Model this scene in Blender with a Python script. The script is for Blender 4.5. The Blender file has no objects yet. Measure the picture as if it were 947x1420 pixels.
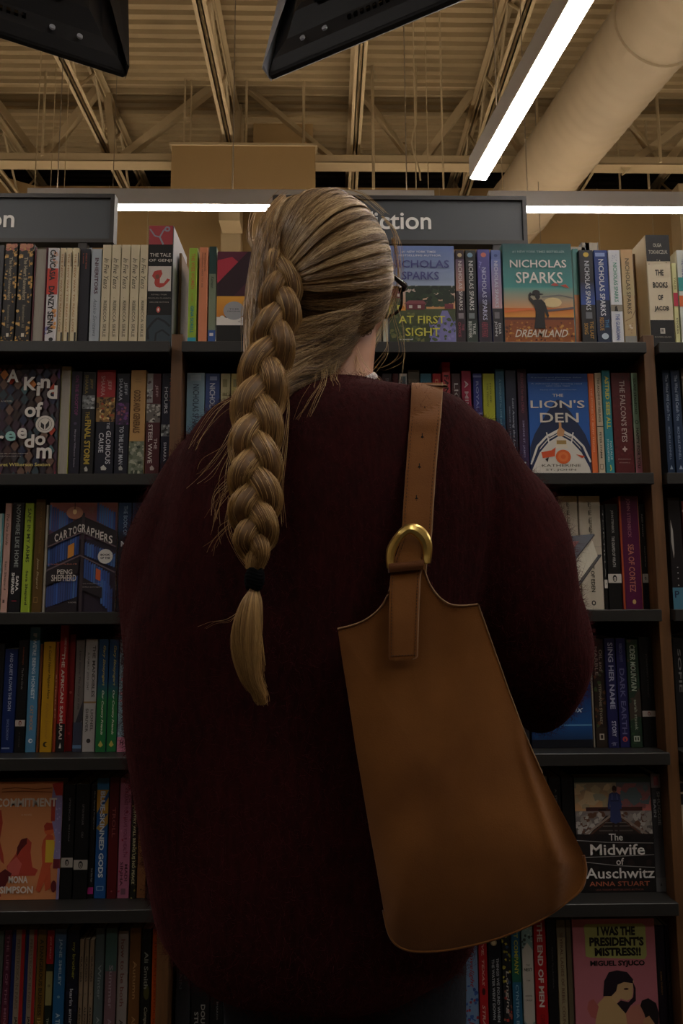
import bpy, bmesh, math, random
import numpy as np
from mathutils import Vector, Matrix, noise

random.seed(7)
rng = np.random.default_rng(11)
S = bpy.context.scene
COL = S.collection
PI = math.pi

# ---------------------------------------------------------------- camera
F_PX, PITCH, YAW, ROLL, CAM_H = 1020.0, 0.1235, 0.0190, -0.0048, 1.12
_r = np.array([1.0, 0, 0]); _w = np.array([0, math.cos(PITCH), math.sin(PITCH)]); _u = np.array([0, -math.sin(PITCH), math.cos(PITCH)])
_cz, _sz = math.cos(-YAW), math.sin(-YAW)
_Z = np.array([[_cz, -_sz, 0], [_sz, _cz, 0], [0, 0, 1]])
_r, _w, _u = _Z @ _r, _Z @ _w, _Z @ _u
RIGHT = math.cos(ROLL) * _r + math.sin(ROLL) * _u
UP = -math.sin(ROLL) * _r + math.cos(ROLL) * _u
FWD = _w
cam_data = bpy.data.cameras.new('camera')
cam = bpy.data.objects.new('camera', cam_data)
COL.objects.link(cam)
cam_data.sensor_fit = 'VERTICAL'
cam_data.sensor_height = 36.0
cam_data.lens = F_PX / 1420 * 36.0
cam_data.clip_start = 0.05
cam.matrix_world = Matrix(((RIGHT[0], UP[0], -FWD[0], 0), (RIGHT[1], UP[1], -FWD[1], 0), (RIGHT[2], UP[2], -FWD[2], CAM_H), (0, 0, 0, 1)))
S.camera = cam

# ---------------------------------------------------------------- world and exposure
S.view_settings.view_transform = 'Standard'
S.view_settings.look = 'None'
S.view_settings.gamma = 1.0
S.view_settings.use_curve_mapping = False
S.view_settings.exposure = 0.0
w = bpy.data.worlds.new('store_ambience'); S.world = w
w.use_nodes = True
w.node_tree.nodes['Background'].inputs[0].default_value = (1.0, 0.86, 0.68, 1)
w.node_tree.nodes['Background'].inputs[1].default_value = 0.02
S.cycles.max_bounces = 6
S.cycles.diffuse_bounces = 3
S.cycles.glossy_bounces = 3
S.cycles.transmission_bounces = 4
S.cycles.transparent_max_bounces = 6
S.cycles.caustics_reflective = False
S.cycles.caustics_refractive = False
LED = 41.0        # radiance of the suspended LED lenses
UPLIGHT = 23.0  # upward glow added in the fixture tops to brighten the ceiling
REAR = 0.3


def ray(px, py):
    return RIGHT * (px - 473.5) / F_PX + UP * (710 - py) / F_PX + FWD


def at(px, py, Y):
    """point of the place seen at a pixel, at distance Y into the store"""
    d = ray(px, py); return Vector(d * (Y / d[1])) + Vector((0, 0, CAM_H))


def atz(px, py, z):
    d = ray(px, py); return Vector(d * ((z - CAM_H) / d[2])) + Vector((0, 0, CAM_H))


# ---------------------------------------------------------------- materials
def lin(h):
    if not isinstance(h, str): return tuple(h)
    h = h.lstrip('#')
    if len(h) == 3: h = ''.join(c * 2 for c in h)
    c = [int(h[i:i + 2], 16) / 255 for i in (0, 2, 4)]
    return tuple(x / 12.92 if x <= 0.04045 else ((x + 0.055) / 1.055) ** 2.4 for x in c)


_mats = {}


def mat(name, color, rough=0.6, metal=0.0, noise_amt=0.0, noise_scale=30.0, bump=0.0, spec=0.5, sheen=0.0, stretch=None, color2=None, coat=0.0):
    key = (name, str(color), rough)
    if key in _mats: return _mats[key]
    m = bpy.data.materials.new(name); m.use_nodes = True
    nt = m.node_tree; b = nt.nodes['Principled BSDF']
    c = lin(color)
    b.inputs['Base Color'].default_value = (*c, 1)
    b.inputs['Roughness'].default_value = rough
    b.inputs['Metallic'].default_value = metal
    b.inputs['Specular IOR Level'].default_value = spec
    if sheen:
        b.inputs['Sheen Weight'].default_value = sheen
        b.inputs['Sheen Roughness'].default_value = 0.5
    if coat: b.inputs['Coat Weight'].default_value = coat
    if noise_amt or bump:
        tc = nt.nodes.new('ShaderNodeTexCoord'); mp = nt.nodes.new('ShaderNodeMapping')
        nt.links.new(tc.outputs['Object'], mp.inputs[0])
        if stretch: mp.inputs['Scale'].default_value = stretch
        n = nt.nodes.new('ShaderNodeTexNoise'); n.inputs['Scale'].default_value = noise_scale; n.inputs['Detail'].default_value = 6
        nt.links.new(mp.outputs[0], n.inputs['Vector'])
        if noise_amt:
            r = nt.nodes.new('ShaderNodeValToRGB')
            c2 = lin(color2) if color2 else tuple(min(1, x * (1 + noise_amt)) for x in c)
            c1 = tuple(x * (1 - noise_amt) for x in c)
            r.color_ramp.elements[0].position = 0.3; r.color_ramp.elements[1].position = 0.7
            r.color_ramp.elements[0].color = (*c1, 1); r.color_ramp.elements[1].color = (*c2, 1)
            nt.links.new(n.outputs['Fac'], r.inputs[0]); nt.links.new(r.outputs[0], b.inputs['Base Color'])
        if bump:
            bp = nt.nodes.new('ShaderNodeBump'); bp.inputs['Strength'].default_value = bump; bp.inputs['Distance'].default_value = 0.002
            nt.links.new(n.outputs['Fac'], bp.inputs['Height']); nt.links.new(bp.outputs[0], b.inputs['Normal'])
    _mats[key] = m
    return m


def emis(name, color, strength):
    m = bpy.data.materials.new(name); m.use_nodes = True
    b = m.node_tree.nodes['Principled BSDF']
    b.inputs['Base Color'].default_value = (0.8, 0.8, 0.8, 1)
    b.inputs['Emission Color'].default_value = (*lin(color), 1)
    b.inputs['Emission Strength'].default_value = strength
    return m


def attr_mat(name, attr, rough, spec=0.4, aniso=0.0):
    m = bpy.data.materials.new(name); m.use_nodes = True
    nt = m.node_tree; b = nt.nodes['Principled BSDF']
    a = nt.nodes.new('ShaderNodeAttribute'); a.attribute_name = attr
    nt.links.new(a.outputs['Color'], b.inputs['Base Color'])
    b.inputs['Roughness'].default_value = rough
    b.inputs['Specular IOR Level'].default_value = spec
    return m


PRINT = attr_mat('printed_ink', 'ink', 0.5)
HAIR = attr_mat('hair_fibre', 'tone', 0.42, 0.4)
FUZZ = attr_mat('mohair_fibre', 'tone', 0.8, 0.1)


# ---------------------------------------------------------------- mesh helpers
def link(name, me, m=None, parent=None, **props):
    o = bpy.data.objects.new(name, me); COL.objects.link(o)
    if parent is not None: o.parent = parent
    if m is not None and me is not None and not me.materials: me.materials.append(m)
    for k, v in props.items(): o[k] = v
    return o


def empty(name, loc, label, category, group=None, rot=(0, 0, 0)):
    o = bpy.data.objects.new(name, None); COL.objects.link(o)
    o.location = loc; o.rotation_euler = rot; o.empty_display_size = 0.05
    o['label'] = label; o['category'] = category
    if group: o['group'] = group
    return o


def tag(o, label, category, group=None):
    o['label'] = label; o['category'] = category
    if group: o['group'] = group
    return o


def np_mesh(name, V, Fq, smooth=False, color=None, attr='tone'):
    V = np.asarray(V, dtype=np.float32); Fq = np.asarray(Fq, dtype=np.int32)
    me = bpy.data.meshes.new(name); k = Fq.shape[1]
    me.vertices.add(len(V)); me.vertices.foreach_set('co', V.ravel())
    me.loops.add(Fq.size); me.loops.foreach_set('vertex_index', Fq.ravel())
    me.polygons.add(len(Fq)); me.polygons.foreach_set('loop_start', np.arange(0, Fq.size, k, dtype=np.int32))
    me.polygons.foreach_set('loop_total', np.full(len(Fq), k, dtype=np.int32))
    me.update(calc_edges=True)
    if smooth: me.polygons.foreach_set('use_smooth', np.ones(len(Fq), dtype=bool))
    if color is not None:
        a = me.color_attributes.new(attr, 'FLOAT_COLOR', 'POINT')
        a.data.foreach_set('color', np.asarray(color, dtype=np.float32).ravel())
    return me


def strands(name, P, rad, color=None, sides=3, smooth=True, attr='tone'):
    """P (N,M,3) paths, rad (N,M) radii, color (N,3) or (N,M,3): one mesh of thin tubes"""
    N, M, _ = P.shape
    T = np.gradient(P, axis=1); T /= np.linalg.norm(T, axis=2, keepdims=True) + 1e-9
    ref = np.tile(np.array([0.31, 0.9, 0.12]), (N, 1, 1)); ref = ref / np.linalg.norm(ref[0, 0])
    A = np.cross(T, ref); A /= np.linalg.norm(A, axis=2, keepdims=True) + 1e-9
    B = np.cross(T, A)
    ang = np.arange(sides) * 2 * PI / sides
    V = P[:, :, None, :] + rad[:, :, None, None] * (np.cos(ang)[None, None, :, None] * A[:, :, None, :] + np.sin(ang)[None, None, :, None] * B[:, :, None, :])
    i = np.arange(N)[:, None, None] * M * sides; j = np.arange(M - 1)[None, :, None] * sides; k = np.arange(sides)[None, None, :]
    k2 = (k + 1) % sides
    Fq = np.stack([i + j + k, i + j + k2, i + j + sides + k2, i + j + sides + k], -1).reshape(-1, 4)
    c = None
    if color is not None:
        if color.ndim == 2: color = np.repeat(color[:, None, :], M, 1)
        c = np.concatenate([color, np.ones((N, M, 1))], 2)
        c = np.repeat(c[:, :, None, :], sides, 2).reshape(-1, 4)
    return np_mesh(name, V.reshape(-1, 3), Fq, smooth, c, attr)


class MB:
    """collects simple shapes and builds one mesh"""
    def __init__(s): s.v = []; s.f = []; s.mi = []; s.m = 0

    def box(s, x0, x1, y0, y1, z0, z1, M=None):
        n = len(s.v)
        for z in (z0, z1):
            for (x, y) in ((x0, y0), (x1, y0), (x1, y1), (x0, y1)):
                p = Vector((x, y, z)); s.v.append(M @ p if M else p)
        for f in ((3, 2, 1, 0), (4, 5, 6, 7), (0, 1, 5, 4), (1, 2, 6, 5), (2, 3, 7, 6), (3, 0, 4, 7)):
            s.f.append([n + i for i in f]); s.mi.append(s.m)
        return s

    def bevbox(s, x0, x1, y0, y1, z0, z1, b=0.002, M=None):
        """box with chamfered edges all round in section XZ and ends"""
        n = len(s.v); rings = []
        for (y, ins) in ((y0, b), (y0 + b, 0), (y1 - b, 0), (y1, b)):
            pr = [(x0 + b + ins * .5, z0 + ins), (x1 - b - ins * .5, z0 + ins), (x1 - ins, z0 + b + ins * .5), (x1 - ins, z1 - b - ins * .5), (x1 - b - ins * .5, z1 - ins), (x0 + b + ins * .5, z1 - ins), (x0 + ins, z1 - b - ins * .5), (x0 + ins, z0 + b + ins * .5)]
            rings.append([Vector((x, y, z)) for x, z in pr])
        for r in rings:
            for p in r: s.v.append(M @ p if M else p)
        for a in range(3):
            for i in range(8):
                j = (i + 1) % 8
                s.f.append([n + a * 8 + i, n + a * 8 + j, n + a * 8 + 8 + j, n + a * 8 + 8 + i]); s.mi.append(s.m)
        s.f.append([n + i for i in range(7, -1, -1)]); s.mi.append(s.m)
        s.f.append([n + 24 + i for i in range(8)]); s.mi.append(s.m)
        return s

    def tube(s, pts, r, sides=8, cap=True):
        pts = [Vector(p) for p in pts]; n = len(s.v); N = len(pts)
        rr = r if hasattr(r, '__len__') else [r] * N
        up = Vector((0.13, 0.21, 0.97))
        for i, p in enumerate(pts):
            t = (pts[min(i + 1, N - 1)] - pts[max(i - 1, 0)]).normalized()
            if abs(t.dot(up)) > 0.95: up = Vector((0.9, 0.3, 0.1))
            a = t.cross(up).normalized(); b = t.cross(a)
            for k in range(sides):
                an = 2 * PI * k / sides
                s.v.append(p + (math.cos(an) * a + math.sin(an) * b) * float(rr[i]))
        for i in range(N - 1):
            for k in range(sides):
                k2 = (k + 1) % sides
                s.f.append([n + i * sides + k, n + i * sides + k2, n + (i + 1) * sides + k2, n + (i + 1) * sides + k]); s.mi.append(s.m)
        if cap:
            s.f.append([n + k for k in range(sides)]); s.mi.append(s.m)
            s.f.append([n + (N - 1) * sides + k for k in range(sides - 1, -1, -1)]); s.mi.append(s.m)
        return s

    def bar(s, a, b, wd, ht):
        """rectangular bar from a to b"""
        a, b = Vector(a), Vector(b); t = (b - a).normalized()
        up = Vector((0, 0, 1)) if abs(t.z) < 0.95 else Vector((0, 1, 0))
        x = t.cross(up).normalized(); z = x.cross(t)
        n = len(s.v)
        for p in (a, b):
            for (i, j) in ((-1, -1), (1, -1), (1, 1), (-1, 1)): s.v.append(p + x * wd / 2 * i + z * ht / 2 * j)
        for f in ((0, 1, 2, 3), (7, 6, 5, 4), (0, 4, 5, 1), (1, 5, 6, 2), (2, 6, 7, 3), (3, 7, 4, 0)):
            s.f.append([n + i for i in f]); s.mi.append(s.m)
        return s

    def angle_bar(s, a, b, wd, th=0.012):
        """L-shaped steel angle"""
        a, b = Vector(a), Vector(b); t = (b - a).normalized()
        up = Vector((0, 0, 1)) if abs(t.z) < 0.95 else Vector((0, 1, 0))
        x = t.cross(up).normalized(); z = x.cross(t)
        pr = [(0, 0), (wd, 0), (wd, th), (th, th), (th, wd), (0, wd)]
        n = len(s.v)
        for p in (a, b):
            for (i, j) in pr: s.v.append(p + x * (i - wd / 2) + z * (j - wd / 2))
        for k in range(6):
            k2 = (k + 1) % 6; s.f.append([n + k, n + 6 + k, n + 6 + k2, n + k2]); s.mi.append(s.m)
        s.f.append([n + i for i in range(6)]); s.mi.append(s.m)
        s.f.append([n + 11 - i for i in range(6)]); s.mi.append(s.m)
        return s

    def mesh(s, name, smooth=False):
        me = bpy.data.meshes.new(name); me.from_pydata([tuple(p) for p in s.v], [], s.f)
        if any(s.mi): me.polygons.foreach_set('material_index', s.mi)
        if smooth: me.polygons.foreach_set('use_smooth', [True] * len(s.f))
        me.update(); return me

    def build(s, name, m, parent=None, smooth=False, **props):
        return link(name, s.mesh(name, smooth), m, parent, **props)

# ================================================================= THE STORE (setting)
M_beige = mat('beige_painted_steel', '#b8a684', 0.6, noise_amt=0.06, noise_scale=3)
M_deck = mat('beige_painted_deck', '#a18e6c', 0.65, noise_amt=0.07, noise_scale=2)
M_darkdeck = mat('unlit_far_dark', '#241c16', 0.8)  # dark colour paints in the unlit space beyond the back wall
M_wall = mat('tan_wall_paint', '#a88c60', 0.8, noise_amt=0.04, noise_scale=2, bump=0.1)
M_floor = mat('grey_carpet', '#2e2a27', 0.95, noise_amt=0.25, noise_scale=60, bump=0.4)
M_duct = mat('painted_spiral_duct', '#b3a48a', 0.5, noise_amt=0.05, noise_scale=4)
M_white = mat('white_fixture_paint', '#f6f2ec', 0.5)
M_wire = mat('steel_cable', '#8d8272', 0.4, metal=0.6)

HD = 6.0
MB().box(-8, 8, -5, 13, -0.1, 0).build('floor', M_floor, kind='structure')


def deck(name, y0, y1, m):
    v = []; f = []; p = 0.105; y = y0; n = 0
    while y < y1:
        for dy, dz in ((0, 0), (0.030, 0), (0.042, 0.035), (0.093, 0.035)):
            v += [(-8, y + dy, HD + dz), (8, y + dy, HD + dz)]
        y += p
    v += [(-8, y, HD), (8, y, HD)]
    for i in range(len(v) // 2 - 1): f.append((2 * i, 2 * i + 1, 2 * i + 3, 2 * i + 2))
    me = bpy.data.meshes.new(name); me.from_pydata(v, [], f)
    return link(name, me, m, kind='structure')


deck('ceiling', -5, 7.75, M_deck)
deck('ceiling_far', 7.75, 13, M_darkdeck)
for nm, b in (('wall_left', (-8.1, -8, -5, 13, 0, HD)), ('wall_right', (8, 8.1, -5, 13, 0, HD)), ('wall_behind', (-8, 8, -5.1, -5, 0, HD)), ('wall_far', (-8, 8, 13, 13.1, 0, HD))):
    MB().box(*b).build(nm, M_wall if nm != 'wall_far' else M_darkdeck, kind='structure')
YW = 7.6
wt = at(473, 260, YW).z
wb = MB().box(-8, 8, YW, YW + 0.15, 0, wt)
wback = wb.build('wall_back', M_wall, kind='structure')
YX = 6.32
a = at(238, 200, YX); b = at(437, 200, YX); zlo = at(340, 276, YX).z; sx = at(323, 230, YX).x
dbx = empty('duct_box', ((a.x + b.x) / 2, YX, zlo), 'large square tan duct box hanging behind the head, in front of the roof girder', 'duct')
dO = Vector(dbx.location)
MB().bevbox(a.x - dO.x, sx - .008 - dO.x, 0, .14, 0, a.z - zlo, .004).bevbox(sx + .008 - dO.x, b.x - dO.x, 0, .14, 0, a.z - zlo, .004).build('box_panel', M_wall, dbx)
MB().box(sx - 0.008 - dO.x, sx + 0.008 - dO.x, -.008, .13, 0, a.z - zlo).build('joint_strip', M_beige, dbx)
MB().box(a.x - 0.02 - dO.x, b.x + 0.02 - dO.x, -.014, .14, a.z - zlo - .012, a.z - zlo + .012).build('cap_flashing', M_beige, dbx)
for px in (150, 205, 610, 700, 830, 905):
    x = at(px, 310, YW).x
    MB().box(x - 0.004, x + 0.004, YW - 0.006, YW, 0, wt).build('panel_joint', M_beige, wback)
a2 = at(308, 150, 6.8); b2 = at(336, 150, 6.8)
MB().box(a2.x, b2.x, 6.7, 6.95, zlo, HD).build('trim_riser', M_beige, kind='structure')
a2 = at(352, 165, 7.1); b2 = at(434, 165, 7.1)
MB().box(a2.x, b2.x, 7.05, 7.3, zlo, a2.z).build('trim_riser_box', M_wall, kind='structure')
# columns standing against the back wall
for px, wd in ((322, 0.2), (950, 0.2)):
    x = at(px, 310, 7.2).x
    MB().box(x - wd / 2, x + wd / 2, 7.1, 7.3, 0, at(px, 262, 7.2).z).build('trim_column', M_beige, kind='structure')
# raised wall on the far left
a2 = at(-20, 238, YW - .2); b2 = at(92, 270, YW - .2)
v = [(-8, YW - .2, 0), (b2.x, YW - .2, 0), (b2.x, YW - .2, b2.z), (a2.x, YW - .2, a2.z), (-8, YW - .2, a2.z + 0.6)]
v += [(x, y + 0.12, z) for x, y, z in v]
me = bpy.data.meshes.new('sloped_wall')
me.from_pydata(v, [], [(4, 3, 2, 1, 0), (5, 6, 7, 8, 9)] + [(i, (i + 1) % 5, (i + 1) % 5 + 5, i + 5) for i in range(5)])
link('wall_sloped', me, M_wall, kind='structure')

# ---------------- roof girders and bar joists
YG = 6.5
zt = at(473, 117, YG).z; zb = at(473, 225, YG).z
HDj = HD - 0.02


def girder(Y, x0, x1, zt, zb, nodes, label, dark=False):
    g = empty('roof_girder', (0, 0, 0), label, 'girder', 'roof girders')
    MB().box(x0, x1, Y - 0.07, Y - 0.055, zt - 0.07, zt + 0.07).box(x0, x1, Y - 0.07, Y, zt + 0.055, zt + 0.07).box(x0, x1, Y + 0.055, Y + 0.07, zt - 0.07, zt + 0.07).build('top_chord', M_beige, g)
    MB().box(x0, x1, Y - 0.07, Y - 0.055, zb - 0.045, zb + 0.03).box(x0, x1, Y - 0.07, Y + 0.07, zb - 0.05, zb - 0.038).box(x0, x1, Y + 0.055, Y + 0.07, zb - 0.045, zb + 0.03).build('bottom_chord', M_beige, g)
    for (xa, za, xb, zb_) in nodes:
        MB().angle_bar((xa, Y, za), (xb, Y, zb_), 0.07).build('web_member', M_beige, g)
    return g


def gx(px, py): return at(px, py, YG).x


tops = [-200, -25, 147, 320, 490, 663, 835, 1010]
nodes = []
for (ta, tb) in (((-200, 118), (-110, 217)), ((-25, 118), (-110, 217)), ((-25, 118), (56, 217)), ((143, 118), (60, 217)), ((147, 118), (160, 218)), ((303, 122), (165, 218)), ((338, 122), (470, 222)),
                 ((495, 125), (574, 222)), ((662, 122), (585, 223)), ((668, 124), (690, 222)), ((668, 124), (735, 222)), ((838, 126), (742, 222)), ((842, 124), (916, 224)), ((1010, 126), (922, 224)), ((1015, 120), (1090, 224)), ((1180, 120), (1100, 224))):
    nodes.append((gx(*ta), zt if ta[1] < 140 else zb, gx(*tb), zb))
nodes.append((gx(945, 175), at(945, 175, YG).z, gx(862, 244), at(862, 244, YG).z + 0.05))
girder(YG, -7.9, 7.9, zt, zb, nodes, 'beige steel roof girder with diagonal webs crossing above the grey wall fixtures')
jx = [gx(320, 118) + k * (gx(663, 118) - gx(320, 118)) / 2 for k in range(-5, 7)]
jnames = {3: 'joist running from behind the left hanging screen', 4: '', 5: '', 6: '', 7: '', 8: ''}
for k, x in enumerate(jx):
    if k < 2 or k > 9: jl = 'beige bar joist far out to the ' + ('left' if k < 2 else 'right') + ' of the frame, ' + ('outermost' if k in (0, 11) else 'second outermost')
    else: jl = 'beige bar joist under the roof deck, ' + ['outermost on the left', 'second from the left, past the left screen', 'third from the left, over the left screen edge', 'fourth, between the two hanging screens', 'fifth, coming down behind the right screen', 'sixth, just left of the glowing strip light', 'seventh, behind the round duct', 'outermost on the right beyond the duct'][k - 2]
    j = empty('bar_joist', (x, 0, 0), jl, 'joist', 'roof bar joists')
    MB().box(-0.06, -0.012, 0, 12.9, HDj - 0.05, HDj - 0.04).box(-0.022, -0.012, 0, 12.9, HDj - 0.1, HDj - 0.04).box(0.012, 0.06, 0, 12.9, HDj - 0.05, HDj - 0.04).box(0.012, 0.022, 0, 12.9, HDj - 0.1, HDj - 0.04).build('top_chord', M_beige, j)
    MB().box(-0.05, -0.012, 0, 12.9, HDj - 0.56, HDj - 0.55).box(-0.022, -0.012, 0, 12.9, HDj - 0.56, HDj - 0.5).box(0.012, 0.05, 0, 12.9, HDj - 0.56, HDj - 0.55).box(0.012, 0.022, 0, 12.9, HDj - 0.56, HDj - 0.5).build('bottom_chord', M_beige, j)
    n = 0; y = 0.3
    wm = None
    while y < 12.4:
        if wm is None:
            wm = MB().tube([(0, 0, HDj - 0.07), (0, 0.42, HDj - 0.53)], 0.013, 6).mesh('web')
            wm2 = MB().tube([(0, 0.42, HDj - 0.53), (0, 0.84, HDj - 0.07)], 0.013, 6).mesh('web')
            if k > 0: wm, wm2 = WEB
            WEB = (wm, wm2)
        if 2.6 < y < 11 and 2 <= k <= 9:
            for q in (wm, wm2):
                o = link('web_rod', q, M_beige, j); o.location = (0, y, 0)
        y += 0.84
# bridging pipes and gas lines beyond the girder
for (py, Y, r) in ((251, 8.4, 0.018), (262, 8.0, 0.012)):
    z = at(473, py, Y).z
    tag(MB().tube([(-7.9, Y, z), (7.9, Y, z)], r, 8).build('sprinkler_pipe', M_beige), {251: 'thin beige pipe crossing under the dark far roof', 236: 'thicker beige pipe high under the dark far roof', 262: 'thinnest beige pipe just above the back wall top'}[py], 'pipe', 'pipes beyond the girder')

# ---------------- spiral duct
zc = 4.95
pn = atz(945, -12, zc); pf = atz(742, 259, zc)
dv = (pf - pn).normalized()
p0 = pn - dv * 5.0; L = (YW - 0.06 - p0.y) / dv.y
duct = empty('spiral_duct', (0, 0, 0), 'wide round beige spiral air duct hanging beside the lit strip fixture', 'duct')
rad = 0.30
pts = []; rr = []
n = int(L / 0.10)
sides = 40
side = dv.cross(Vector((0, 0, 1))).normalized(); upv = side.cross(dv)
v = []; f = []
steps = n * 4
for i in range(steps + 1):
    s_ = L * i / steps
    rk = rad + (0.006 if i % 4 == 0 else 0.0)
    for k in range(sides):
        an = 2 * PI * k / sides
        v.append(p0 + dv * s_ + rk * (math.cos(an) * side + math.sin(an) * upv))
for i in range(steps):
    for k in range(sides):
        f.append((i * sides + k, i * sides + (k + 1) % sides, (i + 1) * sides + (k + 1) % sides, (i + 1) * sides + k))
me = bpy.data.meshes.new('duct_barrel'); me.from_pydata([tuple(p) for p in v], [], f)
me.polygons.foreach_set('use_smooth', [True] * len(f))
link('barrel', me, M_duct, duct)
for (px, py) in ((905, 38), (722, 285)):
    c = atz(px, py, zc); c = p0 + dv * (c - p0).dot(dv)
    MB().tube([c - dv * 0.035, c - dv * 0.03, c + dv * 0.03, c + dv * 0.035], [rad + 0.003, rad + 0.014, rad + 0.014, rad + 0.003], 40).build('coupling_band', M_duct, duct, smooth=False)

# ---------------- suspended linear LED fixtures
LENS = emis('led_lens', '#fff6ee', LED)
LENSF = emis('led_lens_wall_row', '#fff4e6', LED * 0.8)
LENSB = emis('led_lens_rear_row', '#fff4e6', LED * REAR)
UPL = emis('added_uplight', '#ffe9cf', UPLIGHT)
CABLE = MB().tube([(0, 0, 0), (0, 0, 1)], 0.003, 6).mesh('cable')


def linear_light(pa, pb, wid, ht, label, group, lens_mat, module=1.22, cables=3, up=True):
    """pa -> pb on the underside of the fixture"""
    pa, pb = Vector(pa), Vector(pb); d = (pb - pa); L = d.length; d.normalize()
    yaw = math.atan2(d.y, d.x)
    t = empty('linear_light', pa, label, 'light fixture', group, (0, 0, yaw))
    h = MB()
    w2 = wid / 2; th = 0.004
    h.box(0, L, -w2 - th, -w2, 0, ht).box(0, L, w2, w2 + th, 0, ht).box(-th, 0, -w2 - th, w2 + th, 0, ht).box(L, L + th, -w2 - th, w2 + th, 0, ht)
    h.box(0, L, -w2, w2, ht * 0.55, ht * 0.6)
    h.build('housing', M_white, t)
    x = 0.0
    while x < L - 0.05:
        x1 = min(L, x + module)
        MB().bevbox(x + 0.002, x1 - 0.002, -w2 + 0.001, w2 - 0.001, -0.008, 0.012, 0.003).build('lens', lens_mat, t)
        if up: MB().box(x + 0.02, x1 - 0.02, -w2 + 0.01, w2 - 0.01, ht - 0.012, ht - 0.004).build('added_uplight_panel', UPL, t)  # added glowing panel, throws light up at the ceiling
        x = x1
    for k in range(cables):
        o = link('suspension_cable', CABLE, M_wire, t)
        o.location = (L * (k + 0.15) / (cables - 0.7), 0, ht * 0.6); o.scale = (1, 1, HD - 0.003 - pa.z - ht * 0.6)
    return t


zf = 3.2
pf = (atz(652, 248, zf) + atz(674, 248, zf)) / 2
pn = (atz(788, 0, zf) + atz(825, 0, zf)) / 2
wl = (atz(652, 248, zf) - atz(674, 248, zf)).length
d = (pn - pf).normalized()
LS = 4.2
linear_light(pf, pf + d * LS, wl, 0.11, 'long white suspended strip light glowing from the upper right', 'aisle strip lights', LENS)
linear_light(pf + Vector((-3.1, 0, 0)), pf + Vector((-3.1, 0, 0)) + d * LS, wl, 0.11, 'white suspended strip light over the aisle, out of frame on the left', 'aisle strip lights', LENS)
linear_light(pf + Vector((3.1, 0, 0)), pf + Vector((3.1, 0, 0)) + d * LS, wl, 0.11, 'white suspended strip light over the aisle beyond the duct', 'aisle strip lights', LENS)
linear_light((-4.5, -2.0, zf), (4.5, -2.0, zf), 0.085, 0.085, 'white suspended strip light crossing behind the camera', 'cross strip lights', LENSB, up=False)
linear_light((-6, 5.9, zf), (6, 5.9, zf), 0.085, 0.085, 'unseen strip light added behind the top books to brighten the back wall', 'cross strip lights', LENSF, cables=4)  # unseen fixture, added to light the back wall
za = zf
for (xa, xb, lab) in ((42, 600, 'white suspended strip light crossing behind the left sign and the head'), (677, 1500, 'white suspended strip light running off behind the right end of the sign')):
    A_ = atz(xa, 288.5, za); B_ = atz(xb, 290.5, za); B_.y = A_.y = atz(473, 288.5, za).y
    A_.x = at(xa, 275, A_.y).x; B_.x = at(xb, 275, B_.y).x
    linear_light(A_, B_, 0.055, 0.085, lab, 'cross strip lights', LENSF, cables=3)
    print('cross fixture', A_, B_)

# hanging cables and conduits seen against the ceiling
HL = [(48, 262, 5.2, .004, 'cable', 'leftmost, near the left picture edge'), (70, 262, 5.6, .003, 'cable', 'second from the left picture edge'), (89, 262, 5.6, .003, 'cable', 'third from the left picture edge'), (58, 216, 6.3, .012, 'rod', 'ending on the girder at far left'),
      (255, 200, 6.36, .009, 'rod', 'on the left end of the square duct box'), (264, 200, 6.4, .008, 'rod', 'close beside the one on the duct box left end'), (341, 200, 6.38, .012, 'rod', 'over the middle of the square duct box'), (421, 200, 6.38, .014, 'rod', 'over the right end of the square duct box'),
      (577, 262, 4.6, .004, 'cable', 'first right of the head, above the middle sign'), (594, 262, 5.0, .003, 'cable', 'second right of the head, above the middle sign'), (615, 262, 5.0, .007, 'cable', 'thickest of three above the middle sign'), (518, 262, 6.2, .014, 'rod', 'straight above the head'),
      (697, 262, 5.4, .004, 'cable', 'behind the tip of the glowing strip light'), (748, 235, 6.2, .012, 'rod', 'just right of the glowing strip light'), (916, 225, 6.2, .014, 'rod', 'right of the duct'), (860, 262, 6.9, .010, 'rod', 'nearer the duct on its right'), (900, 262, 6.9, .012, 'rod', 'farther right past the duct')]
for (px, py0, Y, r, kd, lab) in HL:
    p = at(px, py0, Y)
    tag(MB().tube([p, (p.x, p.y, HD + .02)], r, 6).build('hanging_cable' if kd == 'cable' else 'hanger_rod', M_beige), 'thin hanging steel ' + kd + ' ' + lab, kd, 'hangers below the roof deck')
# loose flexible cord by the girder
pts = [Vector((at(577, 120, 6.2).x, at(577, 120, 6.2).y, HD + .02))] + [at(577 + 6 * math.sin(i * 0.8) * (1 if i > 4 else 0), 120 + i * 13, 6.2) for i in range(11)]
tag(MB().tube(pts, 0.008, 6).build('flexible_cord', M_beige), 'loose beige cord looping down beside the girder webs', 'cord')

# ---------------- ceiling-hung screens
M_tvb = mat('black_screen_shell', '#14161b', 0.5, noise_amt=0.1, noise_scale=40, bump=0.05)
M_tvg = mat('grey_screw_lit_edge', '#b5bcc8', 0.45)  # pale tone paints light caught by the screen edge; screws share it
M_tvd = mat('dark_glass_panel', '#050507', 0.1)


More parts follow.
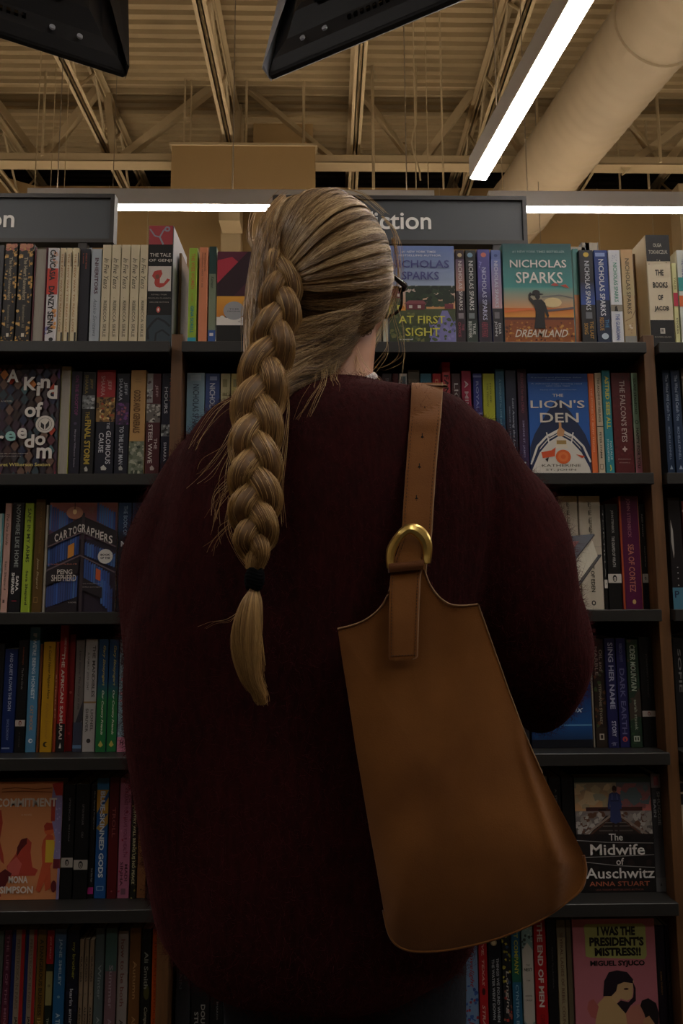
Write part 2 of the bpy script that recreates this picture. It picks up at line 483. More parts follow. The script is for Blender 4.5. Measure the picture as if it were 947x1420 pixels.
def screen(A_, B_, H, tilt, label, edge):
    A_, B_ = Vector(A_), Vector(B_); X = (B_ - A_); L = X.length; X.normalize()
    nrm = Vector((-X.y, X.x, 0))
    if nrm.y < 0: nrm = -nrm          # away from the camera = the picture side
    Zv = (Vector((0, 0, 1)) * math.cos(tilt) + nrm * math.sin(tilt)).normalized()
    N = X.cross(Zv)
    if N.y < 0: N = -N
    M = Matrix((X, N, Zv)).transposed().to_4x4(); M.translation = A_
    t = empty('hanging_screen', A_, label, 'television', 'ceiling hung screens')
    Mi = Matrix.Translation(-A_) @ M
    MB().bevbox(0, L, 0.02, 0.045, 0, H, 0.006, Mi).build('bezel', M_tvb, t)
    MB().box(0.02, L - 0.02, 0.045, 0.047, 0.02, H - 0.02, Mi).build('display_panel', M_tvd, t)
    # back shell: a frustum
    v = []; f = []
    for (ins, y) in ((0.004, 0.02), (0.03, 0.0), (0.075, -0.012), (0.12, -0.05), (0.14, -0.055)):
        for (x, z) in ((ins, ins), (L - ins, ins), (L - ins, H - ins), (ins, H - ins)): v.append(Mi @ Vector((x, y, z)))
    for a in range(4):
        for i in range(4): f.append((a * 4 + i, a * 4 + (i + 1) % 4, a * 4 + 4 + (i + 1) % 4, a * 4 + 4 + i))
    f.append((16, 17, 18, 19))
    me = bpy.data.meshes.new('back_shell'); me.from_pydata([tuple(p) for p in v], [], f)
    link('back_shell', me, M_tvb, t)
    vm = MB()
    for k in range(14): vm.box(L * 0.3 + k * 0.02, L * 0.3 + k * 0.02 + 0.01, -0.014, -0.004, 0.05, 0.062, Mi)
    vm.build('vent_slot', M_tvd, t)
    e = [Mi @ Vector(c) for c in ((-.002, .044, 0), (-.004, -.006, .0), (.004, -.010, .004), (-.002, .044, H), (-.004, -.006, H), (.066, -.034, H), (.056, -.034, .2))]
    me = bpy.data.meshes.new('side_trim'); me.from_pydata([tuple(c) for c in e], [], [(0, 1, 4, 3), (1, 2, 6), (1, 6, 5, 4), (0, 2, 1), (3, 4, 5), (0, 3, 5, 6, 2)])
    link('side_trim', me, edge, t)
    MB().bevbox(L * 0.2, L * 0.2 + 0.1, -0.075, -0.05, H * 0.2, H * 0.8, 0.004, Mi).build('mount_plate', M_tvb, t)
    top = M @ Vector((L * 0.5, -0.09, H * 0.5)); top = top - A_
    MB().tube([top, top + Vector((0, 0, HD - (A_ + top).z))], 0.022, 10).tube([Mi @ Vector((L * 0.5, -0.05, H * 0.5)), top], 0.02, 8).build('drop_pole', M_tvb, t)
    for q in (0.1, 0.35): MB().tube([Mi @ Vector((0.11 + q * 0.3, -0.014, 0.04)), Mi @ Vector((0.11 + q * 0.3, -0.02, 0.04))], 0.008, 10).build('screw', M_tvg, t)
    return t


zs = 2.72
A_ = atz(177, 94, zs); B_ = atz(-60, 16, zs); B_ = A_ + (B_ - A_).normalized() * 0.95
screen(A_, B_, 0.55, 0.2, 'black television back hanging at the upper left corner', M_tvb)
A_ = atz(366, 96, zs); B_ = atz(590, 0, zs); B_ = A_ + (B_ - A_).normalized() * 0.95
screen(A_, B_, 0.55, 0.28, 'black television back with an edge painted pale as if lit, hanging at top centre', M_tvg)

# ================================================================= BOOKCASES
M_shelf = mat('charcoal_laminate', '#242321', 0.5, noise_amt=0.1, noise_scale=40, stretch=(0.2, 4, 4))
M_lip = mat('charcoal_shelf_lip', '#262625', 0.42, noise_amt=0.05, noise_scale=8)
M_wood = mat('brown_wood_laminate', '#634326', 0.5, noise_amt=0.22, noise_scale=14, stretch=(6, 6, 0.5))
M_backp = mat('black_back_board', '#0c0b0b', 0.7)
YF = 1.57                      # front of the shelf lips
DEP = 0.30
XL0, XL1, XR1 = -0.3491, -0.3208, 0.7122
ZT = CAM_H + 0.5754; DZ = 0.29607; LT = 0.0245
W_ = XR1 - XL1; GAP = XL1 - XL0
SHZ = [ZT - DZ * k for k in range(6)]
SHT = 0.022


def bookcase(x0, x1, label, left_panel, right_panel):
    t = empty('bookcase', ((x0 + x1) / 2, YF + 0.15, 0), label, 'bookcase', 'bookcases of the fiction aisle')
    o = Vector(t.location)
    def B(): return MB()
    def bx(a, b, c, d, e, f): return MB().box(a - o.x, b - o.x, c - o.y, d - o.y, e, f)
    for k, z in enumerate(SHZ):
        s_ = bx(x0 + .003, x1 - .003, YF + 0.012, YF + DEP, z - SHT, z).build('shelf', M_shelf, t)
        lp = MB().bevbox(x0 - o.x, x1 - o.x, YF - o.y, YF + 0.012 - o.y, z - LT, z + 0.0005, 0.0012)
        lp.build('shelf_lip', M_lip, s_)
    bx(x0, x1, YF + 0.03, YF + DEP, 0, SHZ[5] - SHT).build('plinth', M_shelf, t)
    bx(x0 - GAP * .4 if left_panel else x0 + .012, x1 + GAP * .4 if right_panel else x1 - .012, YF + DEP, YF + DEP + 0.012, 0, ZT - 0.002).build('back_board', M_backp, t)
    pf = YF + 0.02
    if left_panel and right_panel:
        for xa in (x0 - GAP, x1): bx(xa - .002, xa + GAP + .002, YF + .045, YF + DEP, ZT - SHT, ZT - .0003).build('top_cap', M_shelf, t)
    for flag, xc in ((left_panel, x0 - GAP / 2), (right_panel, x1 + GAP / 2)):
        if not flag: continue
        sp = bx(xc - 0.0115, xc + 0.0115, pf + 0.022, YF + DEP, 0, ZT - 0.0005).build('side_panel', M_wood, t)
        MB().bevbox(xc - 0.0125 - o.x, xc + 0.0125 - o.x, pf - o.y, pf + 0.022 - o.y, 0, ZT + 0.024, 0.001).build('front_stile', M_wood, t)
    return t


bookcase(XL1, XR1, 'middle bookcase behind the shopper, its shelves between two brown uprights', True, True)
bookcase(XL0 - W_, XL0, 'left bookcase ending at the brown upright left of the shopper', True, False)
bookcase(XR1 + GAP, XR1 + GAP + W_, 'right bookcase of which only a sliver shows at the right edge', False, True)

# ---------------- category signs
M_sign = mat('slate_sign_panel', '#454a4f', 0.55)
M_frame = mat('dark_sign_frame', '#2b2725', 0.5)
M_letter = mat('white_sign_lettering', '#f2f0ec', 0.6)


def text_mesh(body, res=3, bold=0.0, shear=0.0, spacing=1.0, extrude=0.0):
    c = bpy.data.curves.new('lettering', 'FONT')
    c.body = body; c.resolution_u = res; c.offset = bold; c.shear = shear; c.space_character = spacing; c.extrude = extrude
    c.align_x = 'LEFT'
    o = bpy.data.objects.new('tmp_text', c); COL.objects.link(o)
    dg = bpy.context.evaluated_depsgraph_get(); dg.update()
    me = o.evaluated_get(dg).to_mesh()
    V = np.array([v.co[:] for v in me.vertices]) if len(me.vertices) else np.zeros((0, 3))
    F = [tuple(p.vertices) for p in me.polygons]
    o.evaluated_get(dg).to_mesh_clear()
    bpy.data.objects.remove(o); bpy.data.curves.remove(c)
    return V, F


YS = YF + 0.30
def sign(pxl, pxr, text, tx0, label):
    a = at(pxl, 272, YS); b = at(pxr, 338, YS)
    x0, x1, z1, z0 = a.x, b.x, at(560, 271, YS).z, at(560, 338, YS).z
    t = empty('category_sign', ((x0 + x1) / 2, YS, z0), label, 'sign', 'category signs on the bookcases')
    o = Vector((t.location.x, YS, z0))
    fw = 0.011
    fr = MB().box(x0 - o.x, x1 - o.x, 0, .03, 0, fw).box(x0 - o.x, x1 - o.x, 0, .03, z1 - z0 - fw, z1 - z0).box(x0 - o.x, x0 - o.x + fw, 0, .03, fw, z1 - z0 - fw).box(x1 - o.x - fw, x1 - o.x, 0, .03, fw, z1 - z0 - fw)
    fr.build('sign_frame', M_frame, t)
    MB().box(x0 - o.x + fw, x1 - o.x - fw, 0.006, .024, fw, z1 - z0 - fw).build('sign_panel', M_sign, t)
    for q in (0.12, 0.88): MB().box(x0 - o.x + (x1 - x0) * q - .012, x0 - o.x + (x1 - x0) * q + .012, 0.002, .022, ZT - z0, 0.004).build('sign_post', M_frame, t)
    V, F = text_mesh(text, 6, 0.012, extrude=0.01)
    h = at(560, 292, YS).z - at(560, 316, YS).z
    capH = 0.70; s_ = h / capH
    V = V * s_
    if tx0[0] == 'R': dx = at(tx0[1], 300, YS).x - V[:, 0].max()
    else: dx = at(tx0[1], 300, YS).x - V[:, 0].min()
    base = at(560, 316, YS).z
    vv = [(x + dx - o.x, 0.005 - z_, y + base - z0) for x, y, z_ in V]
    me = bpy.data.meshes.new('sign_lettering'); me.from_pydata(vv, [], F)
    link('sign_lettering', me, M_letter, t)
    return x0, x1


sx0, sx1 = sign(378, 732, 'Fiction', ('R', 598), 'slate sign reading Fiction standing above the head of the shopper')
wS = (sx1 - sx0)
xr = at(157, 300, YS).x; pl = 157 - 354
sign(pl, 157, 'Fiction', ('R', 19), 'slate sign cut by the left edge, only its last letters showing')

# ================================================================= BOOKS
YB = 1.630
ROWPY = [474, 655, 845, 1040, 1243, 1405]
_pm = {}


def paper(c, rough=0.55, nm='printed_cover'):
    return mat(nm, c, rough, spec=0.35)


M_pages = mat('page_block', '#cdbfa3', 0.85, noise_amt=0.10, noise_scale=300, stretch=(3, .1, .1))
M_pageg = mat('page_block_grey', '#a39d92', 0.85, noise_amt=0.10, noise_scale=300, stretch=(3, .1, .1))
_txt = {}


def ptext(s, bold=0.0, shear=0.0):
    k = (s, bold, shear)
    if k not in _txt:
        V, Fc = text_mesh(s, 2 if len(s) > 3 else 3, bold, shear)
        V = V[:, :2]; lo = V.min(0); hi = V.max(0); _txt[k] = ((V - lo) / (hi - lo), Fc)
    return _txt[k]


class Ink:
    def __init__(s, w, h, hv=None): s.v = []; s.f = []; s.c = []; s.w = w; s.h = h; s.lay = 0.0003; s.k = (hv or h) / h

    def add(s, pts, faces, cols, y=None):
        """pts in (s across, t down from the top)"""
        n = len(s.v); y = y if y is not None else s.lay
        for (a, t) in pts: s.v.append(((a - 0.5) * s.w, -y, (1 - (t * s.k if t < 0.999 else t)) * s.h))
        for f in faces: s.f.append([n + i for i in f])
        if len(cols) == 3 and not hasattr(cols[0], '__len__'): cols = [cols] * len(pts)
        s.c += [(*c, 1) for c in cols]

    def items(s, its):
        for it in its:
            k = it[0]; s.lay += 0.00006
            if k in 'th':
                _, body, t0, t1, s0, s1, col = it[:7]
                o = it[7] if len(it) > 7 else {}
                V, Fc = ptext(body, o.get('b', 0.012), o.get('sh', 0.0))
                if k == 't': pts = [(s0 + (s1 - s0) * y, t0 + (t1 - t0) * x) for x, y in V]
                else: pts = [(s0 + (s1 - s0) * x, t1 - (t1 - t0) * y) for x, y in V]
                s.add(pts, Fc, lin(col))
            elif k == 'r':
                _, t0, t1, s0, s1, col = it; s.add([(s0, t1), (s1, t1), (s1, t0), (s0, t0)], [(0, 1, 2, 3)], lin(col))
            elif k == 'g':
                _, t0, t1, s0, s1, ca, cb = it; a, b = lin(ca), lin(cb); s.add([(s0, t1), (s1, t1), (s1, t0), (s0, t0)], [(0, 1, 2, 3)], [b, b, a, a])
            elif k == 'e':
                _, tc, sc, rt, rs, col = it; N = 20
                s.add([(sc + rs * math.cos(-2 * PI * i / N), tc + rt * math.sin(-2 * PI * i / N)) for i in range(N)], [tuple(range(N))], lin(col))
            elif k == 'c':     # round sticker: radius as share of width
                _, tc, sc, rs, col = it; N = 24; rt = rs * s.w / s.h
                s.add([(sc + rs * math.cos(-2 * PI * i / N), tc + rt * math.sin(-2 * PI * i / N)) for i in range(N)], [tuple(range(N))], lin(col))
            elif k == 'p':
                _, pts, col = it
                ar = sum(pts[i][0] * pts[(i + 1) % len(pts)][1] - pts[(i + 1) % len(pts)][0] * pts[i][1] for i in range(len(pts)))
                if ar > 0: pts = pts[::-1]
                s.add(pts, [tuple(range(len(pts)))], lin(col))
            elif k == 'l':     # stroked line
                _, pts, wd, col = it
                wv = wd * s.w
                for (a, b) in zip(pts[:-1], pts[1:]):
                    ax, ay, bx, by = a[0] * s.w, a[1] * s.h, b[0] * s.w, b[1] * s.h
                    L = math.hypot(bx - ax, by - ay) + 1e-9; nx, ny = -(by - ay) / L * wv / 2, (bx - ax) / L * wv / 2
                    q = [(ax + nx, ay + ny), (bx + nx, by + ny), (bx - nx, by - ny), (ax - nx, ay - ny)]
                    s.add([(x / s.w, y / s.h) for x, y in q][::1], [(0, 1, 2, 3)], lin(col))
            elif k == 'x':     # scattered printed shapes
                _, t0, t1, s0, s1, cols, n, size, seed = it
                R = random.Random(seed)
                for i in range(n):
                    cx, cy = R.uniform(s0, s1), R.uniform(t0, t1); r = size * R.uniform(0.5, 1.2); m = R.choice((4, 5, 6)); ph = R.uniform(0, 6)
                    pts = []
                    for q in range(m):
                        rr = r * R.uniform(0.6, 1.2); an = ph - 2 * PI * q / m
                        pts.append((min(s1, max(s0, cx + rr * math.cos(an))), min(t1, max(t0, cy + rr * math.sin(an) * s.w / s.h))))
                    s.lay += 0.000004
                    s.add(pts, [tuple(range(m))], lin(R.choice(cols)))
            elif k == 'n':     # small penguin-style emblem in a pale band
                _, tc, ht, band = it[:4]
                if band: s.add([(0, tc + ht), (1, tc + ht), (1, tc - ht), (0, tc - ht)], [(0, 1, 2, 3)], lin(band))
                s.lay += 0.00005
                asp = s.h / s.w; r = min(0.26, ht * asp * 0.8)
                N = 16
                def el(ex, ey, cx, cy, c, dl):
                    s.add([(cx + ex * math.cos(-2 * PI * i / N), tc + (cy + ey * math.sin(-2 * PI * i / N)) / asp) for i in range(N)], [tuple(range(N))], lin(c), s.lay + dl)
                dk = it[4] if len(it) > 4 else '#161616'; lt = band or '#e8e4dc'
                el(r * .62, r, .5, 0, dk, 0.00002); el(r * .34, r * .72, .5, r * .1, lt, 0.00004); el(r * .2, r * .28, .5, -r * .62, dk, 0.00006); el(r * .1, r * .4, .5, r * .2, dk, 0.00008)

    def build(s, name, parent):
        if not s.v: return
        me = bpy.data.meshes.new(name); me.from_pydata(s.v, [], s.f)
        a = me.color_attributes.new('ink', 'FLOAT_COLOR', 'POINT'); a.data.foreach_set('color', np.array(s.c, dtype=np.float32).ravel())
        return link(name, me, PRINT, parent)


def cover_mesh(w, h, d, th, over, r=0.0012):
    """U-shaped wrap: spine at the front (y=0), boards going back"""
    x = w / 2
    outer = [(-x, d), (-x, r * 1.2), (-x + r * .35, r * .35), (-x + r * 1.2, 0), (x - r * 1.2, 0), (x - r * .35, r * .35), (x, r * 1.2), (x, d)]
    inner = [(x - th, d), (x - th, th), (-x + th, th), (-x + th, d)]
    pr = outer + inner; n = len(pr)
    v = [(a, b, 0) for a, b in pr] + [(a, b, h) for a, b in pr]
    f = [(i, (i + 1) % n, (i + 1) % n + n, i + n) for i in range(n)]
    # caps as quads between outer and inner
    oi = [0, 1, 2, 3, 4, 5, 6, 7]; ii = [11, 10, 10, 10, 9, 9, 9, 8]
    for k in range(7):
        a, b, c, e = oi[k], oi[k + 1], ii[k + 1], ii[k]
        q = [a, b, c, e] if c != e else [a, b, c]
        f.append(tuple(q[::-1])); f.append(tuple(i + n for i in q))
    return v, f


def book(row, x0, x1, yt, col, its, label, ym=None, depth=0.135, hard=False, fore=False, off=0.0, board=None, group=None, pages=None, face=False, thick=0.03, Y=None, tilt=0.0, copies=0, category='book'):
    Yb = (Y or YB) + off + (0 if off else rng.uniform(-0.003, 0.003))
    ym = ym or ROWPY[row]
    X0, X1 = at(x0, ym, Yb).x, at(x1, ym, Yb).x
    z0 = SHZ[row] + 0.0006
    h = at((x0 + x1) / 2, yt, Yb).z - z0
    lo, hi = (-9, XL0 + .002) if (X0 + X1) / 2 < XL0 + .01 else ((XL1 - .002, XR1 + .002) if (X0 + X1) / 2 < XR1 + 0.004 else (XR1 + GAP - .002, 9))
    if row or X1 < XR1 - .01: X0, X1 = max(X0, lo), min(X1, hi)
    w = (X1 - X0) - 0.0006
    hv = h - max(0.0, at((x0 + x1) / 2, ROWPY[row], Yb).z - z0) if row < 3 else h
    if yt > 1e5: h = 0.2
    grp = group or ['books on the top shelf', 'books on the second shelf', 'books on the third shelf', 'books on the fourth shelf', 'books on the fifth shelf', 'books on the lowest shelf'][row]
    t = empty('book', ((X0 + X1) / 2, Yb, z0), label, category, grp)
    ov = 0.0025 if hard else 0.0
    th = 0.0022 if hard else 0.0006
    cm = paper(col if board is None else col, 0.45 if not hard else 0.6)
    pm = pages or M_pages
    if not face:
        v, f = cover_mesh(w, h, depth, th, ov)
        if fore:
            v = [(-a, depth - b, c) for a, b, c in v]
        me = bpy.data.meshes.new('cover'); me.from_pydata(v, [], f); link('cover', me, cm, t)
        if fore: MB().box(-w / 2 + th, w / 2 - th, ov, depth - 0.002, ov + .0004, h - ov - 0.0004).build('page_block', pm, t)
        else: MB().box(-w / 2 + th, w / 2 - th, th, depth - ov, ov + .0004, h - ov - 0.0004).build('page_block', pm, t)
        if board:
            MB().box(w / 2, w / 2 + 0.0004, 0.004, depth, 0, h).box(-w / 2 - 0.0004, -w / 2, 0.004, depth, 0, h).build('board_print', paper(board), t)
    else:
        v, f = cover_mesh(thick, h, w, th, ov)
        M = Matrix.Rotation(-PI / 2, 4, 'Z')
        vv = []
        for a, b, c in v: vv.append((b - w / 2, -a + thick / 2, c))
        me = bpy.data.meshes.new('cover'); me.from_pydata(vv, [], f); link('cover', me, cm, t)
        MB().box(-w / 2 + th, w / 2 - ov - .0004, th, thick - th, ov + .0004, h - ov - 0.0004).build('page_block', pm, t)
        t.rotation_euler = (-tilt, 0, 0)
        for q in range(copies):
            c = empty('book', (t.location.x + 0.0015 * (q + 1), Yb + (thick + 0.0015) * (q + 1), z0), 'further copy standing behind the ' + label, category, grp)
            for ch in t.children:
                o = ch.copy(); COL.objects.link(o); o.parent = c
            c.rotation_euler = t.rotation_euler
    if its:
        a = Ink(w, h, hv); b = Ink(w, h, hv); b.lay = 0.0003
        a.items([i for i in its if i[0] not in 'th']); b.lay = a.lay + 0.00005
        b.items([i for i in its if i[0] in 'th'])
        a.build('cover_print', t); b.build('lettering', t)
    return t


TL = ' on the top shelf'
# ---- top shelf, left bookcase
gold = [('x', 0, 1, 0, 1, ['#c99a4e', '#b98a42', '#d8ac62'], 120, 0.13, 3), ('x', 0, .12, 0, 1, ['#c98a6a', '#b56a5a'], 10, 0.3, 4), ('r', .1, .97, .3, .72, '#14110f'), ('t', 'The Heart Remembers', .14, .58, .38, .64, '#b9a98a'), ('t', 'Remembers All', .63, .86, .42, .62, '#8d8069'), ('r', .915, .95, .42, .62, '#d8cdb8')]
book(0, -24, -1, 340, '#3f3f42', [], 'dark grey spine cut by the left picture edge' + TL, depth=.14)
book(0, 0.5, 18.5, 338, '#171310', gold, 'black and gold ornate spine, the one nearer the picture edge')
book(0, 20, 41, 338, '#171310', gold, 'black and gold ornate spine, the one beside the maroon boards')
book(0, 42.5, 60, 343, '#5a2734', [], 'maroon hardcover turned round, its beige page edges facing out', fore=True, hard=True, pages=M_pageg)
book(0, 61, 76.5, 344, '#ddd9dc', [('r', .22, .50, 0, 1, '#cf3d2f'), ('x', .02, .2, .5, 1, ['#e07d4a', '#d8b9a8'], 6, .25, 5), ('x', .62, .9, .5, 1, ['#e2a15c', '#cf8b52'], 8, .25, 6), ('x', .84, .97, 0, .5, ['#8d86bd'], 4, .3, 7), ('t', 'CAUCASIA', .02, .35, .2, .75, '#161214', {'b': .03}), ('t', 'DANZY SENNA', .41, .92, .2, .75, '#161214', {'b': .03}), ('c', .975, .6, .2, '#161214')], 'white and red spine with rough black letters reading Caucasia')
for k, (a_, b_, w_) in enumerate(((78, 85.7, 'beside the red and white spine'), (87, 94.7, 'in the middle of the three'), (96, 104.7, 'beside the dark navy hardcover'))):
    book(0, a_, b_, 344, '#ddceaa', [('t', 'THE NEW WAY TO READ LOVE', .06, .9, .3, .62, '#a8703c'), ('r', .9, 1, .7, 1, '#2a2018'), ('r', .05, .2, .85, 1, '#2a2018')], 'thin cream spine with orange letters, ' + w_, thick=.02)
book(0, 105.8, 121, 345, '#23232c', [('t', 'STORIES OF THE ROAD', .05, .22, .55, .7, '#9a4a34'), ('t', 'a novel', .05, .16, .3, .42, '#9a4a34')], 'dark navy hardcover with small red letters at its top', hard=True)
book(0, 122.5, 137, 345, '#a9b2bb', [('t', 'INHERITORS', .1, .49, .35, .72, '#4e2430', {'b': .02}), ('t', 'Asako Serizawa', .54, .94, .35, .7, '#6c747c', {'b': 0, 'sh': .3})], 'pale blue grey spine reading Inheritors')
for k, (a_, b_) in enumerate(((137.8, 150), (150.8, 163.6), (164.6, 177), (177.8, 190), (190.8, 201.5))):
    book(0, a_, b_, 339.5, '#d3c6a6', [('t', 'In Five Years', .14, .46, .22, .78, '#20201e', {'b': 0.0, 'sh': .35}), ('t', 'REBECCA SERLE', .58, .95, .32, .68, '#5a5448', {'b': 0.01}), ('c', .55, .4, .05, '#a89a7a')],
         ['first', 'second', 'third', 'fourth', 'fifth'][k] + ' from the left of the five cream copies reading In Five Years')
book(0, 201.8, 237, 313, '#151517', [
    ('r', 0, .165, 0.02, .98, '#a33a42'), ('l', [(.05, .03), (.25, .09), (.45, .1), (.6, .04), (.8, .02)], .06, '#8f93a0'), ('l', [(.45, .1), (.6, .165)], .07, '#8f93a0'), ('c', .03, .75, .12, '#8f93a0'), ('c', .03, .75, .05, '#a33a42'),
    ('h', 'THE TALE', .242, .272, .08, .92, '#c9c3ba'), ('h', 'OF GENJI', .292, .322, .04, .96, '#c9c3ba'), ('r', .355, .57, .03, .95, '#cfc7bd'),
    ('p', [(.18, .44), (.26, .40), (.4, .39), (.55, .385), (.6, .42), (.5, .46), (.5, .5), (.66, .5), (.8, .46), (.92, .47), (.8, .5), (.66, .53), (.5, .54), (.34, .53), (.28, .5), (.3, .47)], '#b6413a'), ('e', .445, .4, .02, .08, '#7a4a3a'),
    ('h', 'ROYALL TYLER', .595, .605, .18, .8, '#8f8a82'), ('h', 'PENGUIN CLASSICS', .625, .635, .04, .96, '#8f8a82'), ('h', 'DELUXE EDITION', .66, .67, .12, .88, '#8f8a82'), ('e', .728, .47, .026, .08, '#c25a50'), ('e', .728, .47, .014, .03, '#e8ddd2'),
    ('r', .775, 1, 0, 1, '#2f3d46'), ('l', [(.1, .98), (.05, .9), (.25, .84), (.45, .8), (.75, .83), (.95, .87)], .09, '#1c2227'), ('l', [(.35, 1), (.4, .93), (.65, .9), (.95, .95)], .07, '#1c2227')],
     'thick tall black spine with a red animal on a white panel', depth=.16, board='#a8a6ab')
book(0, 245.5, 258, 351, '#6b513a', [], 'plain brown hardcover set back beside the tall black spine', off=.05, hard=True)
book(0, 259.5, 271.5, 344, '#97b83e', [('r', .955, 1, 0, 1, '#2f9ab0'), ('t', 'THE WISE WOMEN', .06, .44, .3, .72, '#c0713a'), ('t', 'a novel', .49, .57, .4, .6, '#b0803a'), ('t', 'GINA SORELL', .62, .91, .3, .7, '#2f8a8a', {'b': .02})], 'lime green spine reading The Wise Women')
book(0, 274, 286.5, 343, '#d5855f', [('t', 'MORNING STAR', .06, .26, .58, .74, '#7b4a34'), ('t', 'NOTHING HERE TO SEE', .06, .43, .3, .46, '#8b5a44')], 'salmon orange spine with small brown letters')
book(0, 288, 298.5, 342, '#7f8a72', [('r', 0, .29, 0, 1, '#1f3d39'), ('r', .88, 1, 0, 1, '#3a5a9a'), ('t', 'Kalmann', .32, .44, .3, .7, '#3a4438', {'sh': .3}), ('r', .91, .94, .2, .7, '#d9d9d9')], 'dark green over sage spine with a blue foot', thick=.02)
book(0, 299.5, 386, 349, '#3c1c2c', [
    ('g', 0, .55, 0, 1, '#5c2036', '#3a1626'), ('p', [(0, .1), (.24, .06), (.38, .14), (0, .36)], '#b03042'), ('p', [(.46, .3), (.62, .2), (.72, .3)], '#b03042'), ('p', [(0, .36), (.5, .0), (.95, 0), (.2, .55), (0, .58)], '#2c1420'),
    ('g', .5, .74, 0, .45, '#e0a13a', '#c77a2a'), ('r', .56, .72, .45, 1, '#3a2c22'), ('r', .73, .82, 0, 1, '#e2ddd6'), ('x', .715, .74, 0, 1, ['#e2ddd6', '#b03a30', '#3a2c22'], 14, .03, 9), ('r', .82, 1, 0, 1, '#131214'),
    ('c', .66, .28, .17, '#9d9ea0'), ('h', 'THE', .635, .65, .2, .36, '#55565a'), ('h', 'ORIGINAL', .66, .675, .17, .39, '#55565a'), ('h', 'CLASSICS', .77, .79, .35, .9, '#9a948c'), ('h', 'MATSUO', .9, .925, .44, .9, '#c25a30')],
     'front facing cover in dark red and purple with a black foot', face=True, thick=.025)

# ---- top shelf, middle bookcase, right of the head
NS = 'NICHOLAS SPARKS'
book(0, 531, 539, 352, '#c9cbb8', [], 'pale greenish spine just right of the cheek', depth=.12)
book(0, 540, 632.5, 341, '#7f93bd', [
    ('g', 0, .42, 0, 1, '#6c84bf', '#9fb0cd'), ('g', .42, .68, 0, 1, '#c9c2bd', '#e0a05a'), ('g', .66, 1, 0, 1, '#4c5536', '#2e3a2a'),
    ('x', .42, .66, .25, .6, ['#243326', '#2c3d2b', '#1d2a20'], 46, .07, 21), ('x', .42, .64, .55, 1, ['#243326', '#33452f', '#1d2a20'], 52, .075, 22), ('x', .6, .68, 0, .25, ['#c87a30', '#e09a40'], 14, .05, 23),
    ('r', .6, .67, .26, .54, '#6b2b36'), ('p', [(.22, .61), (.3, .575), (.52, .575), (.57, .61)], '#8b4a52'), ('r', .625, .655, .3, .35, '#c9bdb4'), ('r', .625, .655, .43, .48, '#c9bdb4'), ('r', .61, .66, .84, .97, '#7a3440'),
    ('p', [(.55, 1), (.8, .68), (.88, .68), (1, .85), (1, 1)], '#7f7db8'), ('x', .75, 1, .6, 1, ['#8f8cc4', '#6a6aa6', '#4a5a3a'], 40, .035, 24), ('x', .7, 1, 0, .55, ['#56633c', '#3c4a30', '#6d7040'], 60, .04, 25),
    ('h', '#1 NEW YORK TIMES', .055, .08, .2, .72, '#e2e6ee', {'sh': .1}), ('h', 'BESTSELLING AUTHOR', .095, .115, .15, .8, '#e2e6ee'), ('h', 'NICHOLAS', .155, .235, .01, .92, '#4a4c8c'), ('h', 'SPARKS', .275, .36, .2, .76, '#4a4c8c'),
    ('h', 'AT FIRST', .735, .815, .14, .84, '#d3cf57'), ('h', 'SIGHT', .86, .945, .24, .76, '#d3cf57'), ('h', 'a novel', .97, .985, .15, .35, '#e8e8e8')],
     'front facing blue cover with a red barn, reading At First Sight', face=True, thick=.03)
book(0, 634, 646.5, 347, '#33232c', [('g', .1, .45, 0, 1, '#5b4a66', '#b98a78'), ('r', .45, 1, 0, 1, '#2c1f28'), ('c', .055, .5, .26, '#c9b58a'), ('t', NS, .12, .66, .3, .72, '#d8d2cf'), ('r', .69, .75, .2, .8, '#8b8288'), ('t', 'THE', .81, .88, .55, .8, '#a0485a'), ('t', 'CHOICE', .79, .95, .15, .45, '#a0485a')], 'dark plum spine with white letters and a red foot title', depth=.11)
book(0, 648, 663, 347, '#1f2628', [('c', .055, .45, .26, '#7aa0b8'), ('t', NS, .12, .66, .3, .72, '#d8d8d6'), ('r', .69, .75, .2, .75, '#7b8486'), ('r', .77, 1, 0, 1, '#2d3a34'), ('t', 'TRUE', .8, .92, .55, .8, '#cfd3cc'), ('t', 'BELIEVER', .78, .96, .15, .45, '#cfd3cc')], 'near black spine reading True Believer', depth=.11)
book(0, 665, 682.5, 346, '#56529b', [('g', .35, .6, 0, 1, '#56529b', '#2a2438'), ('r', .6, 1, 0, 1, '#2a2230'), ('c', .06, .5, .22, '#d0756a'), ('x', .12, .25, .1, .5, ['#8d8ad0'], 8, .1, 31), ('t', NS, .2, .77, .32, .68, '#c4c6e4'), ('t', 'A BEND IN THE ROAD', .79, .95, .2, .7, '#a8485a')], 'violet spine fading to dark at its foot', depth=.11)
book(0, 684, 698, 347, '#6477b5', [('g', .1, .64, 0, 1, '#6c7fc0', '#c19a9c'), ('r', .64, 1, 0, 1, '#2e2d33'), ('c', .06, .5, .18, '#3d4f86'), ('t', NS, .12, .63, .3, .68, '#cdd0de'), ('t', 'DEAR', .8, .92, .58, .82, '#d6d6d8'), ('t', 'JOHN', .78, .94, .15, .45, '#d6d6d8'), ('r', .68, .75, .2, .7, '#77737a')], 'sky blue to pink spine with a dark foot', depth=.11)
